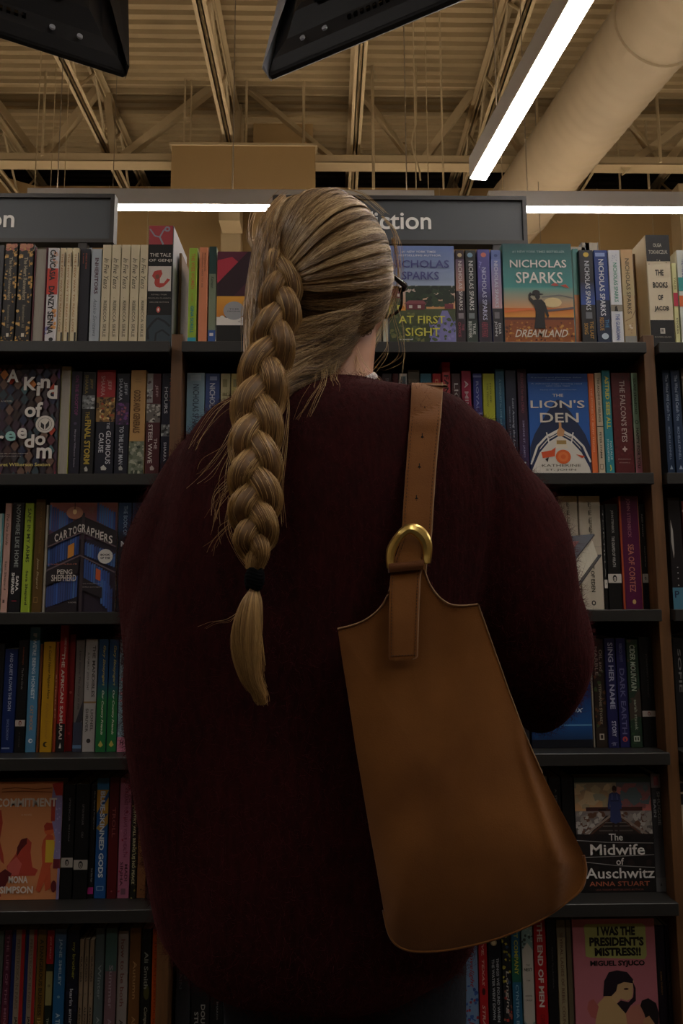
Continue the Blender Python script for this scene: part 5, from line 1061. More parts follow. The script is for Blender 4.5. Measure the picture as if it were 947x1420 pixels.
book(5, 798, 914, 1274, '#b8707c', [
    ('p', [(.15, .13), (.14, .06), (.17, .04), (.85, .04), (.89, .06), (.89, .3), (.86, .33), (.2, .31), (.15, .3)], '#a8ac68'), ('h', 'I WAS THE', .06, .135, .3, .76, '#151212', {'b': .05}), ('h', 'PRESIDENT\'S', .145, .22, .2, .86, '#151212', {'b': .05}), ('h', 'MISTRESS!!', .23, .3, .26, .82, '#151212', {'b': .05}), ('h', 'MIGUEL SYJUCO', .335, .39, .2, .86, '#1a1214', {'b': .04}),
    ('p', [(.36, .62), (.44, .58), (.5, .6), (.5, .68), (.6, .74), (.66, .8), (.68, .92), (.66, 1), (.1, 1), (.22, .9), (.24, .8), (.22, .72), (.3, .66)], '#c0a070'), ('p', [(.5, .52), (.6, .5), (.72, .5), (.7, .57), (.7, .6), (.68, .64), (.62, .66), (.55, .64), (.5, .68), (.44, .64)], '#c4a478'),
    ('p', [(.34, .62), (.36, .5), (.42, .43), (.52, .415), (.64, .43), (.71, .49), (.7, .52), (.6, .51), (.52, .53), (.5, .58), (.44, .62)], '#1f1420'), ('p', [(.7, .5), (.735, .56), (.73, .66), (.66, .7), (.6, .76), (.56, .73), (.5, .68), (.55, .655), (.64, .67), (.7, .63), (.71, .57)], '#1f1420'), ('e', .565, .62, .008, .03, '#3a2020'),
    ('p', [(.6, .76), (.68, .7), (.8, .68), (.84, .72), (.84, .84), (.76, .92), (.62, .88)], '#b87868'), ('p', [(.8, .66), (.88, .64), (.97, .68), (1.0, .76), (.99, .84), (.93, .88), (.85, .84), (.82, .76), (.78, .7)], '#1c1418'), ('p', [(.16, .66), (.22, .64), (.28, .7), (.24, .8), (.18, .78), (.14, .72)], '#b0605c'), ('p', [(.82, .8), (.88, .78), (.94, .84), (.92, .92), (.8, .96), (.78, .88)], '#b88a64'), ('p', [(.2, .96), (.5, .9), (.62, 1), (.18, 1)], '#7aa098')],
     'front facing pink cover of an embracing couple', face=True, thick=.03, ym=m6)
book(5, 915, 927.5, 1283, '#171019', [('t', 'DARK THEORY', .4, .6, .3, .45, '#8a6a34')], 'dark aubergine spine right of the pink cover', ym=m6)
book(5, 928.3, 942, 1283, '#171019', [('t', 'THE SPEAR', .4, .6, .3, .45, '#8a6a34')], 'dark aubergine spine against the right upright', ym=m6)

# ---- books the shopper almost hides: plain spines that carry on behind her edges
fc = ['#2f3a52', '#5a3a34', '#3d4a40', '#6b6455', '#23252b', '#6a2c34', '#8a8270', '#31505a']
Rf = random.Random(3)
fr = [(0, 388, 438, 472), (0, 505, 530, 472), (1, 352, 398, 654), (1, 500, 529, 540), (2, 218, 232, 845), (2, 252, 312, 845), (2, 690, 744, 835), (3, 187, 219, 1040), (3, 250, 300, 1040), (3, 690, 736, 1034), (4, 248, 300, 1243), (4, 700, 752, 1238), (5, 350, 420, 1410), (5, 590, 634, 1410)]
for (r_, a_, b_, y_) in fr:
    x = a_
    while x < b_ - 9:
        wd = Rf.uniform(11, 18); x2 = min(b_, x + wd)
        yt = [347, 518, 699, 886, 1082, 1290][r_] + Rf.uniform(-4, 6)
        book(r_, x, x2 - .8, yt, Rf.choice(fc), [], 'plain paperback hidden behind the shopper in the middle of the shelves', ym=y_, group='paperbacks hidden behind the shopper')
        x = x2

# ---- the shelves carry on past the picture edges
for r_ in range(6):
    y_ = [474, 655, 845, 1040, 1243, 1410][r_]; e_ = [-25, -20, -13, -15, -15, -10][r_]
    x = e_ - 150
    while x < e_ - 12:
        wd = Rf.uniform(12, 19); yt = [346, 516, 699, 886, 1082, 1290][r_] + Rf.uniform(-6, 6); c_ = Rf.choice(fc)
        book(r_, x, x + wd - .8, yt, c_, [('r', .08, .1, 0, 1, '#c9c0a8'), ('r', .2, .6, .38, .62, '#b8ae98'), ('r', .92, .94, .3, .7, '#c9c0a8')], 'plain banded paperback out of frame past the left picture edge', ym=y_, group='paperbacks past the left picture edge')
        x += wd
    x = [968, 953, 954, 958, 944, 945][r_]
    while x < 1080:
        wd = Rf.uniform(12, 19); yt = [346, 516, 699, 886, 1082, 1290][r_] + Rf.uniform(-6, 6)
        book(r_, x, x + wd - .8, yt, Rf.choice(fc), [('r', .08, .1, 0, 1, '#c9c0a8'), ('r', .2, .6, .38, .62, '#b8ae98')], 'plain banded paperback out of frame past the right picture edge', ym=y_, group='paperbacks past the right picture edge')
        x += wd

# ================================================================= THE SHOPPER
def cr(pts, n, closed=False):
    """Catmull-Rom resample of an (N,k) list to n points"""
    P = np.array(pts, float); N = len(P)
    out = []
    m = N if closed else N - 1
    for i in range(n):
        u = i / (n if closed else n - 1) * m; k = min(int(u), m - 1); t = u - k
        g = (lambda j: P[j % N]) if closed else (lambda j: P[min(max(j, 0), N - 1)])
        p0, p1, p2, p3 = g(k - 1), g(k), g(k + 1), g(k + 2)
        out.append(0.5 * ((2 * p1) + (-p0 + p2) * t + (2 * p0 - 5 * p1 + 4 * p2 - p3) * t * t + (-p0 + 3 * p1 - 3 * p2 + p3) * t ** 3))
    return np.array(out)


def loft(rings, closed_caps=True):
    """rings (R,K,3)"""
    R_, K, _ = rings.shape; v = rings.reshape(-1, 3).tolist(); f = []
    for i in range(R_ - 1):
        for k in range(K):
            k2 = (k + 1) % K; f.append((i * K + k, i * K + k2, (i + 1) * K + k2, (i + 1) * K + k))
    if closed_caps:
        f.append(tuple(range(K - 1, -1, -1))); f.append(tuple((R_ - 1) * K + k for k in range(K)))
    return v, f


def remeshed(name, parts, voxel, smooth_it=6, fac=0.6, sub=0):
    """join closed shells, voxel-remesh them into one skin"""
    V = []; Fc = []
    for v, f in parts:
        n = len(V); V += [tuple(p) for p in v]; Fc += [tuple(n + i for i in q) for q in f]
    me = bpy.data.meshes.new(name); me.from_pydata(V, [], Fc)
    bm = bmesh.new(); bm.from_mesh(me); bmesh.ops.recalc_face_normals(bm, faces=bm.faces); bm.to_mesh(me); bm.free()
    o = bpy.data.objects.new('tmp', me); COL.objects.link(o)
    md = o.modifiers.new('r', 'REMESH'); md.mode = 'VOXEL'; md.voxel_size = voxel
    if smooth_it:
        ms = o.modifiers.new('s', 'SMOOTH'); ms.iterations = smooth_it; ms.factor = fac
    dg = bpy.context.evaluated_depsgraph_get(); dg.update()
    out = bpy.data.meshes.new_from_object(o.evaluated_get(dg)); out.name = name
    bpy.data.objects.remove(o); bpy.data.meshes.remove(me)
    keep_biggest(out)
    out.polygons.foreach_set('use_smooth', np.ones(len(out.polygons), dtype=bool))
    return out


def keep_biggest(me):
    bm = bmesh.new(); bm.from_mesh(me); seen = set(); best = []
    bm.verts.ensure_lookup_table()
    for v0 in bm.verts:
        if v0.index in seen: continue
        st = [v0]; seen.add(v0.index); isl = []
        while st:
            x = st.pop(); isl.append(x)
            for e in x.link_edges:
                y = e.other_vert(x)
                if y.index not in seen: seen.add(y.index); st.append(y)
        if len(isl) > len(best): best = isl
    bs = set(x.index for x in best)
    bmesh.ops.delete(bm, geom=[x for x in bm.verts if x.index not in bs], context='VERTS')
    bm.to_mesh(me); bm.free()


YP = 0.97
person = empty('person', (0.0, YP, 0.0), 'person with a long blonde braid and burgundy sweater, seen from behind, browsing the shelves', 'person')
PO = np.array([0.0, YP, 0.0])
M_skin = mat('skin', '#c08e70', 0.5, noise_amt=0.06, noise_scale=60, bump=0.05)
M_jean = mat('dark_indigo_denim', '#0e1521', 0.85, noise_amt=0.25, noise_scale=200, bump=0.3)
M_tee = mat('white_cotton', '#cfc9c4', 0.9, noise_amt=0.05, noise_scale=100)
M_shoe = mat('black_leather_shoe', '#17161a', 0.4)


def pl(o_parts):   # shift to the person's own origin
    return [([tuple(np.array(p) - PO) for p in v], f) for v, f in o_parts]


# ---- head (turned to the right, looking away at the shelves)
HC = at(456, 400, 0.985)                      # centre of the skull
HA = math.radians(38)
Fd = Vector((math.sin(HA), math.cos(HA), -0.03)).normalized(); Rd = Vector((math.cos(HA), -math.sin(HA), 0)); Ud = Rd.cross(Fd).normalized()


def hp(r, f_, u): return HC + Rd * r + Fd * f_ + Ud * u


def gauss(x, s): return math.exp(-(x / s) ** 2)


v = []; f = []; NU, NV = 56, 44
for j in range(NV + 1):
    ph = PI * j / NV - PI / 2
    for i in range(NU):
        th_ = 2 * PI * i / NU
        dr, df, du = math.cos(ph) * math.sin(th_), math.cos(ph) * math.cos(th_), math.sin(ph)
        r = 0.074 * dr; ff_ = 0.094 * df; u = 0.112 * du
        front = max(0.0, df)
        if u < 0:                                   # jaw narrows towards the chin
            k = -u / 0.112; r *= 1 - 0.36 * k * k * (0.4 + front * .6); ff_ = ff_ * (1 - 0.05 * k) if df > 0 else ff_ * (1 - 0.42 * k)
        if df > 0:
            ff_ += front * (0.026 * gauss(r, .013) * gauss(u + 0.022, .02) + 0.012 * gauss(r, .009) * gauss(u - 0.0, .03))   # nose
            ff_ += 0.008 * gauss(r, .022) * gauss(u + 0.055, .009) * front + 0.007 * gauss(r, .02) * gauss(u + 0.069, .008) * front  # lips
            ff_ -= 0.004 * gauss(r, .024) * gauss(u + 0.062, .0025) * front
            ff_ += 0.012 * gauss(r, .022) * gauss(u + 0.092, .014) * front      # chin
            ff_ += 0.006 * gauss(abs(r) - .03, .018) * gauss(u - 0.03, .01) * front  # brows
            ff_ -= 0.011 * gauss(abs(r) - .031, .014) * gauss(u - 0.008, .012) * front  # sockets
            ff_ += 0.004 * gauss(abs(r) - .042, .02) * gauss(u + .028, .02) * front  # cheeks
        v.append(hp(r, ff_, u))
for j in range(NV):
    for i in range(NU):
        i2 = (i + 1) % NU; f.append((j * NU + i, j * NU + i2, (j + 1) * NU + i2, (j + 1) * NU + i))
head_part = (v, f)
# ears
ears = []
for sgn in (1, -1):
    vv = []; ff2 = []
    for j in range(9):
        ph = PI * j / 8
        for i in range(12):
            t_ = 2 * PI * i / 12
            vv.append(hp(sgn * (0.074 + 0.006 * math.cos(t_) * math.sin(ph) + 0.004), -0.004 + 0.015 * math.sin(ph) * math.sin(t_), -0.008 + 0.031 * math.cos(ph)))
    for j in range(8):
        for i in range(12): ff2.append((j * 12 + i, j * 12 + (i + 1) % 12, (j + 1) * 12 + (i + 1) % 12, (j + 1) * 12 + i))
    ears.append((vv, ff2))

# ---- body skeleton
sh_l, sh_r = at(335, 640, .985), at(615, 640, .985)
neck0, neck1 = at(466, 575, .98), at(472, 470, .995)
pel = Vector((0.02, .99, .86)); sp1 = Vector((0.0, .985, 1.02)); sp2 = Vector((0.0, .985, 1.2)); ch = Vector((0.0, .985, 1.31))
el_l, wr_l = at(262, 910, 1.0), at(330, 800, 1.25)
el_r, wr_r = at(738, 940, 1.0), at(724, 815, 1.24)
hip_l, hip_r = Vector((-.05, .99, .84)), Vector((.09, .99, .84))
kn_l, kn_r = Vector((-.055, .985, .46)), Vector((.095, .985, .46))
an_l, an_r = Vector((-.065, 1.0, .09)), Vector((.105, 1.0, .09))


def limb(pts, rad, n=None, K=20, ux0=(1, 0, 0.05)):
    """tapered limb: rings along a smooth path with rounded ends; rad = (side, depth) per joint"""
    R_ = [r if hasattr(r, '__len__') else (r, r) for r in rad]
    P = cr([tuple(p) + tuple(r) for p, r in zip(pts, R_)], n or 6 * len(pts)); n = len(P); rings = []; ux = np.array(ux0, float)
    def frame(i, ux):
        t_ = P[min(i + 1, n - 1), :3] - P[max(i - 1, 0), :3]; t_ = t_ / np.linalg.norm(t_)
        ux = ux - t_ * ux.dot(t_); ux = ux / np.linalg.norm(ux); return t_, ux, np.cross(t_, ux)
    t_, ux, uy = frame(0, ux)
    for q in (1.0, .9, .6): rings.append([P[0, :3] - t_ * P[0, 4] * q + (ux * P[0, 3] * math.cos(2 * PI * k / K) + uy * P[0, 4] * math.sin(2 * PI * k / K)) * max(.05, math.sqrt(1 - q * q)) for k in range(K)])
    for i in range(n):
        t_, ux, uy = frame(i, ux)
        rings.append([P[i, :3] + ux * P[i, 3] * math.cos(2 * PI * k / K) + uy * P[i, 4] * math.sin(2 * PI * k / K) for k in range(K)])
    for q in (.6, .9, 1.0): rings.append([P[-1, :3] + t_ * P[-1, 4] * q + (ux * P[-1, 3] * math.cos(2 * PI * k / K) + uy * P[-1, 4] * math.sin(2 * PI * k / K)) * max(.05, math.sqrt(1 - q * q)) for k in range(K)])
    return loft(np.array(rings))


def mid(a, b, t): return a + (b - a) * t


toe_l, toe_r = an_l + Vector((-.02, .14, -.055)), an_r + Vector((.03, .14, -.055))
body_parts = [limb([pel + Vector((0, 0, -.05)), sp1, sp2, ch, mid(ch, neck0, .55), mid(ch, neck0, .85)], [(.135, .1), (.125, .085), (.14, .09), (.135, .085), (.1, .07), (.07, .06)], K=32),
              limb([mid(ch, neck0, .6), neck0, mid(neck0, neck1, .5), neck1, neck1 + Vector((.0, .01, .05))], [.06, .052, .048, .05, .05], K=28),
              limb([mid(ch, sh_l, .3), sh_l, mid(sh_l, el_l, .5), el_l], [.06, .05, .042, .036]), limb([el_l, mid(el_l, wr_l, .4), wr_l], [.036, .036, (.026, .021)]),
              limb([mid(ch, sh_r, .3), sh_r, mid(sh_r, el_r, .5), el_r], [.06, .05, .042, .036]), limb([el_r, mid(el_r, wr_r, .4), wr_r], [.036, .036, (.026, .021)])]
for h_, k_, a_, t_ in ((hip_l, kn_l, an_l, toe_l), (hip_r, kn_r, an_r, toe_r)):
    body_parts.append(limb([h_, mid(h_, k_, .5), k_, mid(k_, a_, .35), a_], [.074, .066, .052, .05, .034]))
    body_parts.append(limb([a_ + Vector((0, -.02, -.05)), mid(a_, t_, .5) + Vector((0, 0, -.02)), t_], [.03, .032, .022]))
body_parts += [head_part] + ears


def hand(wr, el, palm_n, curl, thumb_side):
    """five unequal curled fingers growing out of a palm"""
    d = (wr - el).normalized(); n = (palm_n - d * palm_n.dot(d)).normalized(); s_ = d.cross(n) * thumb_side
    parts = []
    pj = [wr - d * .01, wr + d * .03, wr + d * .065]
    parts.append(limb(pj, [(.027, .018), (.038, .014), (.04, .012)], 10, 18, tuple(s_)))
    for k, (off, ln) in enumerate(((.03, .072), (.011, .08), (-.009, .075), (-.028, .058))):
        p = wr + d * .068 + s_ * off; js = [p - d * .02, p]; dd = d.copy()
        rad_ = [.009, .0092]
        for q, (seg, c) in enumerate(((.45, curl), (.3, curl * 1.2), (.25, curl * .8))):
            M = Matrix.Rotation(c, 3, s_ * (1 if s_.cross(dd).dot(n) > 0 else -1)); dd = M @ dd
            p = p + dd * ln * seg; js.append(p.copy()); rad_.append((.0085, .0078, .0065)[q])
        parts.append(limb(js, rad_, 14, 12, tuple(s_)))
    p = wr + d * .015 + s_ * .026; td = (d * .6 + s_ * .75 + n * .35).normalized()
    js = [p - td * .012, p, p + td * .033, p + td * .033 + (td * .7 + d * .5 + n * .3).normalized() * .028]
    parts.append(limb(js, [.012, .0115, .0095, .0078], 12, 12, tuple(n)))
    return parts


body_parts += hand(wr_r, el_r, Vector((.3, .2, .9)), .45, -1)
body_parts += hand(wr_l, el_l, Vector((.8, .2, .3)), .5, 1)
bme = remeshed('body', pl(body_parts), 0.0042, 3, 0.5)
body = link('body', bme, M_skin, person)
print('body', len(bme.polygons))
# eyes, brows, lips
for sgn in (1, -1):
    c = hp(sgn * .031, .067, .008)
    bm = bmesh.new(); bmesh.ops.create_uvsphere(bm, u_segments=16, v_segments=10, radius=.0115); me = bpy.data.meshes.new('eye'); bm.to_mesh(me); bm.free()
    o = link('eye', me, mat('eye_white', '#d8d3cc', .2), person); o.location = c - Vector(PO)
    MB().tube([Vector((0, 0, 0)) + Fd * .0105, Fd * .0118], .0052, 14).build('iris', mat('iris_brown', '#4a3320', .2), o)
    MB().tube([hp(sgn * (.018 + .012 * q), .096 * math.sqrt(1 - ((.018 + .012 * q) / .074) ** 2 - .07) + .004, .028 + .004 * q - .003 * q * q) - Vector(PO) for q in range(4)], [.002, .003, .003, .0015], 6).build('eyebrow', mat('brow_hair', '#5a4430', .8), person)
MB().tube([hp(-.022, .074, -.062) - Vector(PO), hp(-.01, .085, -.059) - Vector(PO), hp(0, .087, -.061) - Vector(PO), hp(.01, .085, -.059) - Vector(PO), hp(.022, .074, -.062) - Vector(PO)], [.001, .004, .0045, .004, .001], 8).build('lips', mat('lip_skin', '#a8605a', .45), person, smooth=True)

# ---- jeans and shoes
jm = remeshed('jeans', pl([limb([pel + Vector((0, 0, -.06)), pel + Vector((0, 0, .04)), pel + Vector((0, 0, .14))], [(.15, .115), (.15, .115), (.135, .1)], K=32)] +
    [limb([h_ + Vector((0, 0, .02)), mid(h_, k_, .5), k_, mid(k_, a_, .5), a_ + Vector((0, 0, .02))], [.086, .08, .068, .064, .058]) for h_, k_, a_ in ((hip_l, kn_l, an_l), (hip_r, kn_r, an_r))]), 0.007, 4)
link('jeans', jm, M_jean, person)
for an, sx_ in ((an_l, -1), (an_r, 1)):
    c = Vector((an.x + .01 * sx_, an.y + .05, 0)) - Vector(PO)
    prof = [(-.075, .034, .075), (-.06, .038, .09), (-.02, .04, .085), (.03, .043, .065), (.08, .048, .05), (.12, .045, .042), (.15, .034, .034), (.165, .015, .022)]
    rings = []
    for (y, wd, ht) in prof:
        rings.append([[c.x + wd * math.cos(2 * PI * k / 16), c.y + y, max(0.002, ht * (.5 + .5 * math.sin(2 * PI * k / 16)) if math.sin(2 * PI * k / 16) > -.6 else .002)] for k in range(16)])
    v_, f_ = loft(np.array(rings)); me = bpy.data.meshes.new('shoe'); me.from_pydata(v_, [], f_); me.polygons.foreach_set('use_smooth', [True] * len(f_))
    link('shoe', me, M_shoe, person)

# ---- sweater: torso and two sleeves grown into one knitted skin
prof = [(531, 408, 521, .058, .985), (540, 384, 548, .066, .98), (549, 350, 592, .076, .975), (557, 322, 632, .085, .972), (575, 291, 658, .1, .97), (605, 268, 672, .115, .968), (650, 247, 680, .127, .965), (720, 226, 682, .137, .962), (800, 200, 676, .14, .962), (870, 183, 668, .14, .962),
        (950, 181, 664, .14, .962), (1030, 187, 664, .138, .962), (1110, 198, 665, .136, .962), (1190, 209, 665, .134, .962), (1260, 221, 664, .132, .962), (1292, 236, 656, .126, .962), (1318, 256, 640, .118, .962), (1338, 296, 612, .106, .962), (1352, 358, 580, .09, .962), (1362, 410, 530, .07, .962)]
Pp = cr(prof, 90); K = 72; rings = []
for (py, l, r, ry, yc) in Pp:
    a, b = at(l, py, YP), at(r, py, YP); cx, rx, z = (a.x + b.x) / 2, (b.x - a.x) / 2, (a.z + b.z) / 2
    ring = []
    for k in range(K):
        t_ = 2 * PI * k / K; cs, sn = math.cos(t_), math.sin(t_); e = 0.86
        x = math.copysign(abs(cs) ** e, cs) * rx; y = math.copysign(abs(sn) ** e, sn) * ry
        ring.append((cx + x, yc + y, z))
    rings.append(ring)
torso = loft(np.array(rings))


def sleeve(path, n=40, K=36):
    """path rows: px, py, Y, radius in px-plane (m), radius in depth"""
    P = cr(path, n); C_ = np.array([at(p[0], p[1], p[2]) for p in P]); rings = []
    for i in range(n):
        t_ = C_[min(i + 1, n - 1)] - C_[max(i - 1, 0)]; t_ /= np.linalg.norm(t_)
        if i < 1: ux = np.array([0.8, 0, .3])
        ux = ux - t_ * ux.dot(t_); ux /= np.linalg.norm(ux); uy = np.cross(t_, ux)
        rings.append([C_[i] + ux * P[i][3] * math.cos(2 * PI * k / K) + uy * P[i][4] * math.sin(2 * PI * k / K) for k in range(K)])
    return loft(np.array(rings))


sl_r = sleeve([(588, 606, .985, .052, .052), (615, 622, .985, .066, .065), (643, 660, .985, .081, .08), (673, 728, .985, .094, .09), (696, 800, .985, .102, .095), (716, 860, .985, .097, .095), (733, 905, .99, .082, .085), (741, 938, 1.02, .066, .065), (742, 945, 1.08, .06, .056), (736, 925, 1.14, .052, .05), (728, 880, 1.19, .045, .045), (724, 830, 1.225, .036, .036)])
sl_l = sleeve([(330, 615, .985, .05, .055), (305, 660, .985, .07, .075), (282, 730, .985, .085, .09), (262, 800, .985, .088, .095), (256, 880, .985, .080, .09), (262, 930, 1.0, .07, .08), (275, 930, 1.08, .06, .06), (300, 880, 1.16, .05, .05), (325, 815, 1.235, .038, .038)])
sme = remeshed('sweater', pl([torso, sl_r, sl_l]), 0.0052, 8, 0.7)
# hanging folds: displace along the normals
V = np.empty(len(sme.vertices) * 3, dtype=np.float32); sme.vertices.foreach_get('co', V); V = V.reshape(-1, 3)
Nn = np.empty(len(sme.vertices) * 3, dtype=np.float32); sme.vertex_normals.foreach_get('vector', Nn) if hasattr(sme, 'vertex_normals') else None; Nn = Nn.reshape(-1, 3)
dis = np.zeros(len(V), dtype=np.float32)
ztop = at(473, 545, YP).z
for i, p in enumerate(V):
    hfac = min(1.0, max(0.0, (ztop - p[2]) / 0.16))
    q = Vector((p[0] * 9 + 3.1, p[1] * 4, p[2] * 1.5)); n1 = noise.noise(q)
    q = Vector((p[0] * 22 + 1.7, p[1] * 10, p[2] * 3.2)); n2 = noise.noise(q)
    q = Vector((p[0] * 5 + p[2] * 3, p[1] * 6, p[2] * 6 - p[0] * 4)); n3 = noise.noise(q)
    dis[i] = hfac * (0.009 * n1 + 0.0042 * n2 + 0.006 * n3)
    if p[0] > 0.17:       # diagonal drape lines down the right sleeve
        dis[i] += 0.005 * math.sin((p[0] * 60 - p[2] * 18) + 3 * n3) * min(1, (p[0] - .17) / .05)
V2 = V + Nn * dis[:, None]
sme.vertices.foreach_set('co', V2.ravel().astype(np.float32)); sme.update()
M_swt = bpy.data.materials.new('burgundy_mohair_knit'); M_swt.use_nodes = True
nt = M_swt.node_tree; b_ = nt.nodes['Principled BSDF']
b_.inputs['Roughness'].default_value = 0.95; b_.inputs['Specular IOR Level'].default_value = 0.1
b_.inputs['Sheen Weight'].default_value = 0.12; b_.inputs['Sheen Roughness'].default_value = 0.45; b_.inputs['Sheen Tint'].default_value = (0.5, 0.12, 0.12, 1)
tc = nt.nodes.new('ShaderNodeTexCoord'); mp = nt.nodes.new('ShaderNodeMapping'); mp.inputs['Scale'].default_value = (1, 1, .35)
n1 = nt.nodes.new('ShaderNodeTexNoise'); n1.inputs['Scale'].default_value = 140; n1.inputs['Detail'].default_value = 5
n2 = nt.nodes.new('ShaderNodeTexNoise'); n2.inputs['Scale'].default_value = 11; n2.inputs['Detail'].default_value = 4
r1 = nt.nodes.new('ShaderNodeValToRGB'); r1.color_ramp.elements[0].position = .3; r1.color_ramp.elements[1].position = .75
r1.color_ramp.elements[0].color = (*lin('#1b0809'), 1); r1.color_ramp.elements[1].color = (*lin('#391314'), 1)
mx = nt.nodes.new('ShaderNodeMath'); mx.operation = 'MULTIPLY_ADD'; mx.inputs[1].default_value = .6
nt.links.new(tc.outputs['Object'], mp.inputs[0]); nt.links.new(mp.outputs[0], n1.inputs['Vector']); nt.links.new(tc.outputs['Object'], n2.inputs['Vector'])
ml = nt.nodes.new('ShaderNodeMath'); ml.operation = 'MULTIPLY'; ml.inputs[1].default_value = .45
nt.links.new(n1.outputs['Fac'], mx.inputs[0]); nt.links.new(n2.outputs['Fac'], ml.inputs[0]); nt.links.new(ml.outputs[0], mx.inputs[2])
nt.links.new(mx.outputs[0], r1.inputs[0]); nt.links.new(r1.outputs[0], b_.inputs['Base Color'])
bp = nt.nodes.new('ShaderNodeBump'); bp.inputs['Strength'].default_value = .5; bp.inputs['Distance'].default_value = .003
nt.links.new(n1.outputs['Fac'], bp.inputs['Height']); nt.links.new(bp.outputs[0], b_.inputs['Normal'])
sweater = link('sweater', sme, M_swt, person)
print('sweater', len(sme.polygons))
# ribbed neckline and the white tee under it
def neck_ring(px0, px1, pyl, pyr, pym, ry, y, rad, name, m, turns=1):
    a, b = at(px0, pyl, y), at(px1, pyr, y); c = (a + b) / 2; hx = (b - a) / 2; pts = []
    dz_ = at((px0 + px1) / 2, pym, y - ry).z - c.z
    N = 40
    for k in range(N + 1):
        t_ = 2 * PI * k / N
        pts.append(c + hx * math.cos(t_) + Vector((0, ry * math.sin(t_), -dz_ * math.sin(t_) * .9)) - Vector(PO))
    return MB().tube(pts, rad, 10).build(name, m, person, smooth=True)


neck_ring(402, 524, 541, 531, 549, .056, .985, .0085, 'neckband', M_swt)
neck_ring(424, 517, 536, 523, 539, .05, .985, .007, 'tee_collar', M_tee)

# ---- mohair halo
me = sme
co = V2; tri = []
nf = len(me.polygons); lv = np.empty(len(me.loops), dtype=np.int32); me.loops.foreach_get('vertex_index', lv)
ls = np.empty(nf, dtype=np.int32); me.polygons.foreach_get('loop_start', ls)
ar = np.empty(nf, dtype=np.float32); me.polygons.foreach_get('area', ar)
NF = 36000
pick = rng.choice(nf, NF, p=ar / ar.sum())
q = lv[ls[pick][:, None] + np.arange(4)[None, :]] if len(me.loops) == nf * 4 else lv[ls[pick][:, None] + np.arange(3)[None, :]]
wts = rng.dirichlet(np.ones(q.shape[1]), NF)
p0_ = (co[q] * wts[:, :, None]).sum(1); nn = Nn[q].mean(1); nn /= np.linalg.norm(nn, axis=1, keepdims=True) + 1e-9
tang = rng.normal(size=(NF, 3)); tang -= nn * (tang * nn).sum(1, keepdims=True); tang /= np.linalg.norm(tang, axis=1, keepdims=True)
ln = rng.uniform(.004, .012, NF)[:, None]
t2 = rng.normal(size=(NF, 3)) * .4
Pth = np.stack([p0_ - nn * .001, p0_ + nn * ln * .35 + tang * ln * .3, p0_ + nn * ln * .55 + (tang + t2 * .6) * ln * .75, p0_ + nn * ln * .7 + (tang + t2) * ln * 1.1], 1)
rd = np.tile(np.array([.00018, .00014, .00009, .00003]), (NF, 1))
cc = np.array(lin('#4a1b1e'))[None] * rng.uniform(.55, 1.25, (NF, 1))
fz = link('mohair_fuzz', strands('mohair_fuzz', Pth, rd, cc, 3), FUZZ, person); fz['kind'] = 'stuff'

# ---------------------------------------------------------------- hair
HE = np.array(at(449, 386, 0.985)); RX, RY, RZ = 0.0945, 0.110, 0.1135
HR = np.array([RX, RY, RZ])


def edir(px, py):
    """direction (unit ellipsoid space) of the head-shell point seen at a pixel"""
    o = (np.array([0, 0, CAM_H]) - HE) / HR; d = ray(px, py) / HR
    a = d @ d; b = 2 * o @ d; c = o @ o - 1; D = b * b - 4 * a * c
    t = (-b - math.sqrt(D)) / (2 * a) if D > 0 else -b / (2 * a)
    v = o + d * t; return v / np.linalg.norm(v)


def e2w(v): return HE + v * HR


bp_py = np.array([335, 360, 400, 450, 500, 550, 600, 650, 700, 750, 785])
bp_px = np.array([385, 387, 391, 386, 371, 360, 355, 354, 354, 354, 353])
bp_y = np.array([.900, .893, .880, .868, .856, .842, .820, .803, .795, .792, .792])
bp_a = np.array([8, 12, 16, 18, 19.5, 20, 19, 19, 18.5, 15, 6]) * 1.0


def braid_c(py): return np.array(at(np.interp(py, bp_py, bp_px), py, np.interp(py, bp_py, bp_y)))


TONES = np.array([lin(c) for c in ('#3a2c1d', '#6a5033', '#9c7a4d', '#cda76d', '#eed39e')])


ASH = np.array([lin(c) for c in ('#2e241b', '#634e39', '#9a7d58', '#cbad7c', '#f3deb4')])


def tone(t, pal=None):
    pal = TONES if pal is None else pal
    t = np.clip(t, 0, 1) * 4; i = np.minimum(t.astype(int), 3); f_ = (t - i)[:, None]
    return pal[i] * (1 - f_) + pal[i + 1] * f_


